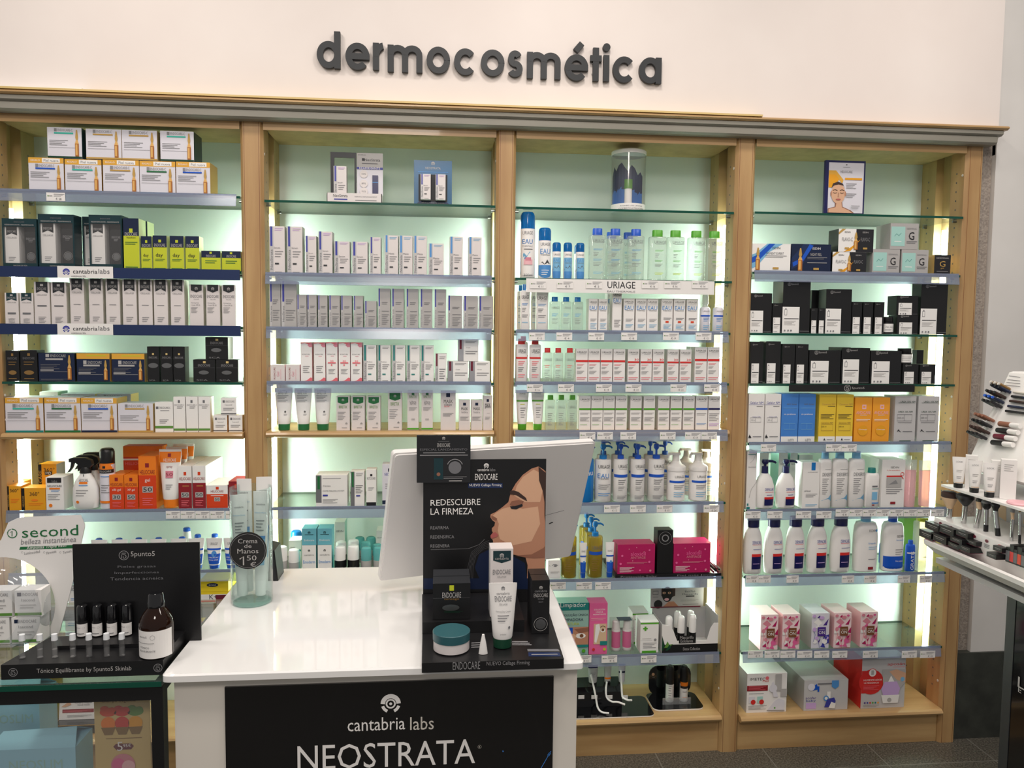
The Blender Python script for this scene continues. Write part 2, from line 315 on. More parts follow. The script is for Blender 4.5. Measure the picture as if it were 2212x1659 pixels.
# sign letters
def sign():
    r=empty('wall_sign',(0,0,0)); tag(r,'dark grey cut-out lettering fixed to the white wall above the cornice','sign')
    L=[('d',67,208,265),('e',238,382,275),('r',402,472,277),('m',490,698,288),('o',723,863,297),('c',887,1022,307),('o',1047,1188,313),('s',1205,1297,319),('m',1323,1523,328),('é',1548,1688,340),('t',1700,1767,343),('i',1780,1812,346),('c',1835,1970,352),('a',1992,2125,357)]
    Y=-.031
    for ch,x0,x1,yb in L:
        A=at(660+x0/2.765,50+yb/2.765,Y); B=at(660+x1/2.765,50+yb/2.765,Y); w=B.x-A.x; H=.0845; t=.0195
        rx,ry=(w-t)/2,(H-t)/2; cx,cy=w/2,H/2; S=[]
        if ch in 'do a'.replace(' ',''): S.append((arc(cx,cy,rx,ry,0,360,32),0))
        if ch=='d': S.append(([(w-t/2,0),(w-t/2,H*1.36)],0))
        if ch=='a': S.append(([(w-t/2,0),(w-t/2,H)],0))
        if ch in 'eé': S+= [(arc(cx,cy,rx,ry,0,318,30),0),([(t*.4,cy),(w-t*.02,cy)],0)]
        if ch=='é': S.append(([(cx-.004,H*1.13),(cx+.017,H*1.42)],0))
        if ch=='c': S.append((arc(cx,cy,rx,ry,42,318,26),0))
        if ch=='r': S+= [([(t/2,0),(t/2,H)],0),(arc(w*.95,H*.48,w*.95-t/2,H*.42,178,96,10),0)]
        if ch=='m':
            rr=(w-t)/4; S.append(([(t/2,0),(t/2,H)],0))
            for q in (0,1): c0=t/2+rr+2*rr*q; S.append((arc(c0,H-t/2-rr*.9,rr,rr*.9,180,0,12)+[(c0+rr,0)],0))
        if ch=='s':
            ry2=(H-t)/4; S.append((arc(cx,cy+ry2,rx*.86,ry2,28,250,14)+arc(cx,cy-ry2,rx,ry2,70,-152,14),0))
        if ch=='t': S+= [([(w*.5,0),(w*.5,H*1.27)],0),([(0,H*.86),(w,H*.86)],0)]
        if ch=='i': S+= [([(w/2,0),(w/2,H)],0)]
        b=MB()
        for yy,fl in ((Y,0),(-.018,1)):
            for si,(pts,_) in enumerate(S):
                b.stroke(pts,t,'signc',lambda x,z,k,yy=yy,si=si:(A.x+x,yy-.0004*si,A.z+z))
        for pts,_ in S:   # side walls
            n=len(pts)
            for sg in (1,-1):
                E=[]
                for i,p in enumerate(pts):
                    a=pts[max(i-1,0)]; c=pts[min(i+1,n-1)]; dx,dy=c[0]-a[0],c[1]-a[1]; l=math.hypot(dx,dy) or 1; E.append((A.x+p[0]-dy/l*t/2*sg,A.z+p[1]+dx/l*t/2*sg))
                for i in range(n-1): b.face([(E[i][0],Y,E[i][1]),(E[i+1][0],Y,E[i+1][1]),(E[i+1][0],-.018,E[i+1][1]),(E[i][0],-.018,E[i][1])],'signc')
            for e,(p,q) in enumerate(((pts[0],pts[1]),(pts[-1],pts[-2]))):
                dx,dy=q[0]-p[0],q[1]-p[1]; l=math.hypot(dx,dy) or 1; u=(A.x+p[0]-dy/l*t/2,A.z+p[1]+dx/l*t/2); v=(A.x+p[0]+dy/l*t/2,A.z+p[1]-dx/l*t/2)
                b.face([(u[0],Y,u[1]),(v[0],Y,v[1]),(v[0],-.018,v[1]),(u[0],-.018,u[1])],'signc')
        if ch=='i': b.loft([(0,.0125,.0125),(.013,.0125,.0125)],'signc',n=20,T=lambda x,y,z:(A.x+w/2+x,-.018-z,A.z+H*1.3+y))
        for sx in (.3,.7): b.loft([(0,.003,.003),(.008,.003,.003)],'metal',n=8,T=lambda x,y,z:(A.x+(t/2 if ch in 'rti' else w-t/2 if ch in 'da' else w/2)+x,-.0155-z*.6,A.z+(H*sx if ch in 'rtida' else H*.07)+y))
        b.build('letter',r)
sign()

# ---------------------------------------------------------------- products: kinds
K={}
def kinds(txt):
    for ln in txt.strip().split('\n'):
        if not ln.strip(): continue
        k,sh,nm,cat,d,cols,desc,art=[a.strip() for a in (ln.split(';')+['']*8)[:8]]
        K[k]=(sh,nm,cat,float(d),cols.split(),desc,art)
def amp(k,bar,foot,promo,desc,side='gold',base='lilac',txt='ENDOCARE-C',ink='gray'):
    a=''
    top=1
    if promo: a+='r 0 .84 1 1 gold2|r .39 .86 .9 .985 white|t .2 .92 .26 0 white REGALO|t .65 .92 .42 0 gray Piel nueva|'; top=.84
    a+=f'r .2 {top*.86:.3f} .28 {top*.97:.3f} {ink}|t .52 {top*.915:.3f} .44 {top*.09:.3f} {ink} {txt}|r .2 {top*.79:.3f} .76 {top*.84:.3f} {bar}|l .06 .4 .6 .6 4 {ink}|s .008 {ink} .05 .34 .8 .34|r 0 0 1 .055 {foot}|a .86 .06 {top*.93:.3f}'
    K[k]=('box','ampoule_carton','cosmetics box',.085,[base,side],desc,a)
amp('aB','blue','navy',1,'gold-topped lilac ampoule carton with blue bar'); amp('aT','turq','teal',1,'gold-topped lilac ampoule carton with turquoise bar')
amp('aG','gold','gold',1,'gold-topped lilac ampoule carton with gold bar'); amp('aGr','green','teal',1,'gold-topped lilac ampoule carton with green bar')
amp('aT0','turq','dkgreen',0,'lilac ampoule carton with turquoise bar','dteal'); amp('aG0','gold','gold',0,'lilac ampoule carton with gold bar','kraft')
amp('aC20','green','green',1,'gold-topped lilac ampoule carton with green lettering',txt='ENDOCARE-C20')
K['aN']=('box','ampoule_carton','cosmetics box',.085,['navy','black'],'navy ampoule carton without gold top','r .2 .86 .3 .97 silver|t .55 .91 .42 .1 silver ENDOCARE|r .2 .76 .68 .82 silver|l .06 .42 .6 .62 4 dim|r .05 .38 .42 .42 silver|s .008 silver .05 .34 .8 .34|l .06 .03 .8 .1 2 dim|a .86 .06 .93')
K['aNG']=('box','ampoule_carton','cosmetics box',.085,['navy','gold'],'navy ampoule carton with shiny gold top band','r 0 .8 1 1 gold2|l .3 .87 .9 .97 1 lime|r .2 .62 .3 .75 silver|t .55 .68 .42 .1 silver ENDOCARE|r .2 .54 .7 .6 silver|l .06 .3 .6 .5 4 dim|r .05 .28 .42 .32 silver|s .008 silver .05 .25 .8 .25|a .88 .05 .76')
CEL='p {c} .12 1 .88 1 .88 .74 .5 .8 .12 .74|r .4 .9 .6 .95 silver|t .5 .84 .6 .06 silver ENDOCARE|t .5 .7 .66 .035 gray CELLAGE|'
kinds('''
lime0;box;serum_carton;cosmetics box;.06;lime limes navy;tall lime carton with navy top;r 0 .66 1 1 navy|r .38 .72 .6 .8 lime|t .5 .69 .8 .07 silver ENDOCARE|t .5 .62 .6 0 ink Aquafoam|l .1 .48 .9 .55 2 green|l .1 .02 .9 .07 1 green
lime1;box;serum_carton;cosmetics box;.045;lime limes navy;slim lime carton with navy top;r 0 .66 1 1 navy|r .4 .8 .6 .88 lime|t .5 .72 .8 .09 silver ENDOCARE|t .45 .42 .5 0 ink day|l .15 .25 .85 .33 2 green|l .1 .02 .9 .07 1 green
lime2;box;cream_carton;cosmetics box;.05;lime limes navy;low wide lime carton with navy top;r 0 .66 1 1 navy|r .43 .85 .55 .95 lime|t .5 .74 .5 .13 silver ENDOCARE|l .2 .35 .8 .55 2 green|l .1 .02 .9 .09 1 green
cel0;box;serum_carton;cosmetics box;.045;pearl offw;short pearl carton with dark flag top and round seal;'''+CEL.format(c='dteal')+'''l .2 .34 .8 .38 1 bronze|r .2 .33 .8 .38 dim|o .5 .13 .18 .08 silver|l .25 .06 .75 .2 4 gray
cel1;box;serum_carton;cosmetics box;.045;pearl offw;middle-height pearl carton with dark flag top;'''+CEL.format(c='charcoal')+'''r .2 .43 .8 .46 dim|l .25 .04 .75 .2 5 gray
cel2;box;serum_carton;cosmetics box;.045;pearl offw;tall pearl carton with dark flag top;'''+CEL.format(c='charcoal')+'''l .25 .43 .75 .46 1 dim|l .25 .08 .75 .2 3 gray
cel3;box;day_cream_carton;cosmetics box;.045;pearl offw;white day cream carton with small dark flag;p charcoal .1 1 .9 1 .9 .86 .5 .81 .1 .86|g .5 .9 .12 silver|t .5 .72 .86 .07 dim ENDOCARE|t .5 .65 .4 0 gray CELLAGE|t .4 .56 .55 .03 dim Firming Day|t .45 .51 .62 .03 dim Cream SPF 30|l .1 .32 .6 .47 5 gray
blk0;box;serum_carton;cosmetics box;.05;black;black carton with bronze oval;r .42 .82 .58 .9 bronze|t .5 .74 .7 .07 dim ENDOCARE|l .2 .5 .8 .66 2 bronze|e .5 .28 .3 .07 bronze|l .2 .05 .8 .12 1 bronze
blk1;box;serum_carton;cosmetics box;.04;black;slim black carton with silver oval;r .42 .76 .58 .81 kraft|t .5 .69 .7 .05 gray ENDOCARE|e .5 .46 .42 .07 metal|s .01 dim 0 .65 1 .65|t .4 .04 .5 .035 gray SCA
blk2;box;cream_carton;cosmetics box;.06;black;square black jar carton with silver oval;r .45 .84 .57 .93 kraft|t .5 .74 .55 .11 gray ENDOCARE|s .006 dim 0 .64 1 .64|e .48 .42 .23 .09 metal|t .4 .08 .5 .06 gray SCA
oilf;box;cream_carton;cosmetics box;.05;white;white carton with green foot band;r .06 .78 .2 .86 dim|t .56 .82 .6 .07 dim ENDOCARE-C|l .3 .7 .8 .75 1 gray|l .25 .28 .75 .44 3 gray|r 0 .13 1 .21 sage
gel1;box;serum_carton;cosmetics box;.045;white;slim white carton with green foot band;r .38 .83 .56 .91 dim|t .5 .77 .85 .045 gray ENDOCARE-C|l .3 .66 .8 .74 2 gray|r 0 .04 1 .1 sage
sec1;box;cream_carton;cosmetics box;.045;white gold2;tiny white carton with dark foot line;r .12 .72 .26 .86 dim|t .6 .79 .55 .12 gray ENDOCARE|t .5 .6 .45 0 gray 1second|l .15 .25 .85 .45 2 gray|r 0 .06 1 .1 ink
ora0;box;sun_cream_carton;sunscreen box;.06;amber amber;slim amber carton with black side strip;r 0 0 .18 1 black|T .1 .4 .5 0 gold HELIOCARE|t .55 .82 .6 0 ink 360°|l .3 .3 .9 .5 3 orange
ora1;box;sun_cream_carton;sunscreen box;.06;amber amber;wide amber carton with black side strip;r 0 0 .13 1 black|T .07 .4 .5 0 gold HELIOCARE|t .55 .74 .4 0 ink 360°|e .55 .45 .14 .05 orange|l .3 .2 .9 .35 2 orange
ora2;box;sun_cream_carton;sunscreen box;.06;amber paper;raised amber carton marked MD behind the front row;r 0 .5 .18 1 black|T .1 .7 .3 0 gold CARE|t .6 .86 .6 0 ink 360°|r .36 .74 .76 .82 ink|t .56 .78 .3 0 white MD
hw;box;sun_cream_carton;sunscreen box;.09;white;white sunscreen carton with orange line;r .08 .83 .88 .98 ink|t .5 .88 .3 0 gray labs|t .5 .73 .8 .06 ink HELIOCARE|r .2 .63 .8 .68 orange|l .3 .55 .8 .62 2 lblue|l .1 .3 .8 .5 4 gray|c .25 .14 .1 orange
ho0;box;sun_cream_carton;sunscreen box;.09;orange orange;small orange carton, 30 on its front;r .38 .82 .6 .92 dred|t .5 .72 .86 .09 dred HELIOCARE|r 0 0 1 .65 hred|t .5 .56 .6 0 white silk gel|r .2 .28 .8 .43 silver|t .5 .355 .5 .1 ink 30|l .2 .05 .8 .22 4 coral
ho1;box;sun_cream_carton;sunscreen box;.09;orange orange;small orange carton, 50 on its front;r .38 .82 .6 .92 dred|t .5 .72 .86 .09 dred HELIOCARE|r 0 0 1 .65 hred|t .5 .56 .55 0 white XF gel|r .2 .28 .8 .43 silver|t .5 .355 .5 .1 ink 50|l .2 .05 .8 .22 4 coral
ho2;box;sun_cream_carton;sunscreen box;.12;orange orange;tall orange gel carton, 50 on its front;r .38 .79 .6 .87 dred|t .5 .7 .86 .08 dred HELIOCARE|r 0 0 1 .64 hred|t .5 .54 .3 0 white gel|r .2 .31 .8 .43 silver|t .5 .37 .5 .08 ink 50|l .2 .06 .8 .22 4 coral
ho3;box;sun_cream_carton;sunscreen box;.05;hred orange;large faded orange carton behind the front row;r 0 .8 1 1 orange|r 0 .74 1 .77 white|t .35 .68 .6 0 coral HELIOCARE
hwr;box;sun_cream_carton;sunscreen box;.20;white;deep white-topped red sunscreen carton;r .4 .78 .6 .86 hred|t .5 .7 .86 .07 dred HELIOCARE|r 0 0 1 .6 dred|l .3 .5 .8 .56 1 gold|r .2 .26 .8 .38 silver|t .5 .32 .5 .08 ink 50|l .2 .04 .8 .2 4 coral
hwl;box;sun_cream_carton;sunscreen box;.14;white;low white-topped red sunscreen carton;r .44 .82 .58 .94 hred|t .5 .74 .6 .1 dred HELIOCARE|r 0 0 1 .62 hred|l .2 .5 .8 .6 1 white|r .36 .3 .64 .48 silver|t .5 .39 .2 .12 ink 50
hdr;box;sun_cream_carton;sunscreen box;.10;dred;dark red sunscreen carton at row end;r .44 .75 .58 .9 hred|t .5 .65 .5 .08 silver HELIOCARE
trig;trig;spray_bottle;spray bottle;.05;white black;white trigger bottle with black spray head;g .5 .66 .05 ink|t .5 .57 .5 .06 dim HELIOCARE|r .3 .5 .7 .54 orange|l .3 .45 .7 .49 1 lblue|l .2 .25 .7 .4 3 gray|c .28 .15 .06 orange
aero;can;aerosol_can;spray can;.05;lilac black;white aerosol can with orange and black bands;r 0 .66 1 .76 orange|r .36 .68 .56 .72 ink|r 0 .6 1 .66 ink|t .5 .63 .8 .03 silver HELIOCARE|l .2 .52 .8 .57 1 lblue|l .2 .26 .8 .42 4 gray|r 0 .1 1 .14 orange
htube;tube;sun_cream_tube;tube;.035;white orange;white and orange sunscreen tube standing on its cap;r 0 .78 1 .96 orange|r .4 .87 .55 .93 dred|t .5 .82 .6 .05 white HELIOCARE|t .5 .7 .3 0 dred spray|r .3 .52 .7 .64 rose|t .5 .58 .36 .06 dred 50|l .3 .32 .7 .42 3 gray
''')
NS='r .0 0 .27 1 sil2|r .07 .58 .2 1 {c}|T .135 .3 .42 .16 dim NeoStrata|l .36 .9 .9 .97 2 {l}|t .5 .55 .4 0 dim {t}|l .36 .34 .9 .5 3 gray|r .36 .2 .62 .23 {d}|l .36 .02 .8 .06 1 gray'
for k,c,l,t,nm in (('nv','violet','lav','Serum','white carton with violet stripe'),('nb','lblue','sky','Matte','white carton with light blue stripe')):
    K[k]=('box','skincare_carton','cosmetics box',.05,['pearl','silver'],nm,NS.format(c=c,l=l,t=t,d='charcoal'))
K['nt']=('box','skincare_carton','cosmetics box',.05,['white','sil2'],'white carton with teal stripe',NS.format(c='teal',l='gray',t='Redness',d='teal'))
kinds('''
ns;box;skincare_carton;cosmetics box;.05;silver;silver carton with violet stripe;r 0 0 .17 1 sil2|r .04 .56 .14 1 violet|T .09 .28 .42 .1 dim NeoStrata|l .3 .6 .8 .68 2 dim|l .3 .42 .9 .46 1 dim|l .3 .1 .9 .38 6 gray
nsb;box;skincare_carton;cosmetics box;.05;silver;tall silver carton reaching the rail above;r 0 0 .2 1 sil2|r .08 .56 .2 1 violet|T .14 .3 .34 .12 dim NeoStrata|l .3 .5 .8 .62 3 dim|l .3 .15 .9 .4 5 gray
nm;box;skincare_carton;cosmetics box;.05;white sil2;slim white carton with maroon stripe;r 0 0 .26 1 sil2|r .07 .56 .2 1 maroon|T .13 .28 .4 .14 dim NeoStrata|l .36 .8 .9 .92 2 gray|l .36 .1 .9 .5 5 dim
nm2;box;cream_carton;cosmetics box;.055;white sil2;broad white carton with maroon stripe;r 0 0 .27 1 foil|r .07 .55 .18 1 maroon|l .36 .82 .9 .94 2 gray|t .5 .62 .2 0 dim Cream|l .36 .3 .95 .5 2 gray
rs0;box;gel_carton;cosmetics box;.06;pearl lpink;low white carton with sideways red lettering;T .28 .5 .7 0 dred ROSACURE|T .52 .45 .28 0 rose Gel|T .72 .45 .6 0 lpink dermopharma
rs1;box;rosacea_cream_carton;cosmetics box;.045;white lpink;tall white carton with pink waves;p coral 0 1 1 1 1 .97 .8 .92 .62 .96 .4 .985 0 .97|p rose 1 1 1 .89 .8 .88 .6 .93|t .47 .7 .68 .03 dim ROSACURE|l .4 .64 .7 .67 1 rose|l .2 .22 .8 .42 4 gray|p coral 0 0 1 0 1 .1 .85 .11 .55 .04|t .7 .02 .3 0 white dermo
rs2;box;rosacea_cream_carton;cosmetics box;.045;white lpink;tall white carton with pink waves, 30 in pink;p coral 0 1 1 1 1 .97 .8 .92 .62 .96 .4 .985 0 .97|p rose 1 1 1 .89 .8 .88 .6 .93|t .47 .7 .68 .03 dim ROSACURE|l .4 .64 .7 .67 1 rose|t .5 .53 .3 .05 coral 30|r .15 .47 .85 .5 coral|c .48 .43 .07 coral|l .2 .2 .8 .34 4 gray|p coral 0 0 1 0 1 .1 .85 .11 .55 .04|t .7 .02 .3 0 white dermo
bt;tube;cleanser_tube;tube;.045;white green;white cleanser tube with green cap;t .45 .9 .55 .09 dim BIRETIX|l .12 .66 .8 .84 5 gray|g .65 .44 .07 ink|l .55 .35 .8 .4 2 gray
bc;box;gel_carton;cosmetics box;.045;pearl;white carton with green shield top;p green .1 .98 .9 .98 .9 .82 .5 .77 .1 .82|g .5 .89 .1 silver|t .5 .69 .62 .08 sage BIRETIX|l .1 .3 .7 .56 6 gray|g .75 .2 .08 gray|l .4 .06 .8 .1 1 gray
bu;box;spray_carton;cosmetics box;.045;pearl lime;narrow white spray carton with green mark;r .38 .9 .62 .96 green|t .5 .86 .64 .06 sage BIRETIX|t .5 .73 .55 0 dim Ultra|t .5 .68 .55 0 dim Spray|l .15 .5 .85 .6 3 gray|t .5 .28 .3 0 dim 100|r 0 .02 1 .06 lgreen
mk0;box;mask_carton;cosmetics box;.05;pearl;tall white carton with navy square mark;r .36 .85 .62 .95 navy|t .5 .74 .6 .09 ink MASK|t .48 .66 .5 0 dim clean|t .4 .61 .34 0 coral acne|l .15 .35 .85 .45 3 dim
mk1;box;mask_carton;cosmetics box;.04;pearl;small white carton with navy square mark;r .36 .82 .62 .91 navy|t .5 .71 .6 .1 ink MASK|t .5 .6 .55 0 gray hidra|l .1 .32 .9 .46 4 dim
mk2;box;mask_carton;cosmetics box;.04;pearl;slim white carton with navy square at row end;r .36 .82 .62 .9 navy|t .5 .73 .6 .1 ink MASK|t .5 .67 .6 0 ink plus|l .4 .48 .7 .5 1 dim|l .2 .3 .8 .4 3 gray
peel;box;peeling_kit_carton;cosmetics box;.08;white;wide white kit carton with green stripe;r 0 .12 .18 1 dim|r .05 .55 .13 .97 green|l .22 .88 .8 .92 1 gray|t .35 .66 .24 0 dim Citriate|t .56 .5 .68 0 dim HOME PEELING SYSTEM|r .22 .33 .38 .38 violet|l .22 .1 .7 .25 4 gray
gst;box;gel_carton;cosmetics box;.05;white;narrow white carton with green stripe;r 0 .0 .28 1 dim|r .08 .55 .22 .98 green|l .4 .86 .9 .96 2 gray|l .36 .36 .9 .62 5 dim|r .4 .28 .7 .32 violet
ret;box;serum_carton;cosmetics box;.05;white;slim white carton with black foot band;r .4 .82 .62 .88 ink|t .5 .76 .85 .07 dim RETOCARE|l .2 .42 .8 .52 3 gray|r 0 0 1 .1 ink
ner;box;serum_carton;cosmetics box;.05;lilac;lilac carton with violet foot band;r .38 .82 .58 .9 navy|t .5 .76 .7 .07 violet NEORETIN|l .2 .4 .9 .55 3 gray|r 0 .04 1 .13 navy
eb;box;deodorant_carton;cosmetics box;.06;sky2 sky2;light blue upper carton, one of two stacked;g .5 .75 .1 dteal|l .2 .6 .8 .68 1 dteal|t .5 .3 .7 0 white Endocare
ew;box;deodorant_carton;cosmetics box;.06;white cyan;white lower carton under a light blue one;g .5 .82 .09 ink|t .5 .68 .7 .05 dim cantabria|t .5 .45 .85 .1 lblue Emoderm|l .2 .1 .8 .25 2 sky
ew2;box;deodorant_carton;cosmetics box;.06;white;short white carton with blue band;r 0 .62 1 .68 teal|t .3 .76 .4 0 ink rizem
rolw;rollon;roll_on;deodorant;.05;silver white;roll-on stick with rounded white cap;l .2 .1 .8 .3 2 gray
rolk;rollon;roll_on;deodorant;.05;black white;black roll-on stick with white cap;l .2 .1 .8 .3 2 gray
rolc;rollon;roll_on;deodorant;.05;silver tealcap;roll-on stick with turquoise cap;l .2 .1 .8 .3 2 gray
rolb;rollon;roll_on;deodorant;.05;teal ublue;roll-on stick with domed blue cap;l .2 .1 .8 .3 2 gray
ut;tubeb;cream_tube;tube;.04;white blue;white and blue cream tube;t .5 .82 .5 .09 dim URIAGE|r 0 .62 1 .68 blue|r 0 .16 1 .5 blue|c .55 .5 .2 lblue|t .5 .38 .8 0 white OFFRE SPECIALE|t .5 .3 .8 0 white SPECIAL OFFER
utr;tubec;cream_tube;tube;.04;white blue;upturned cream tube with blue cap behind the row;
isd;box;care_carton;cosmetics box;.07;white mint;white carton with blue lettering;t .5 .78 .7 0 dim ISDIN|l .2 .2 .8 .35 2 lblue
sch0;box;footcare_carton;footcare box;.08;yell2;small yellow footcare carton;e .5 .72 .36 .15 navy|t .5 .72 .45 0 white Scholl|r 0 .1 1 .3 coral
sch1;box;footcare_carton;footcare box;.10;yell2;wide yellow and white footcare carton;r 0 0 1 .8 white|t .55 .6 .22 0 ink K+|r .2 .2 .6 .34 coral|r .62 .1 1 .75 maroon
sch2;box;footcare_carton;footcare box;.10;yell2;topmost yellow footcare carton of its stack;e .45 .6 .2 .18 navy|t .45 .6 .24 0 white Dr.Scholl
''')
UR='t .5 .9 .8 .05 ink URIAGE|l .3 .84 .85 .86 1 gray|'
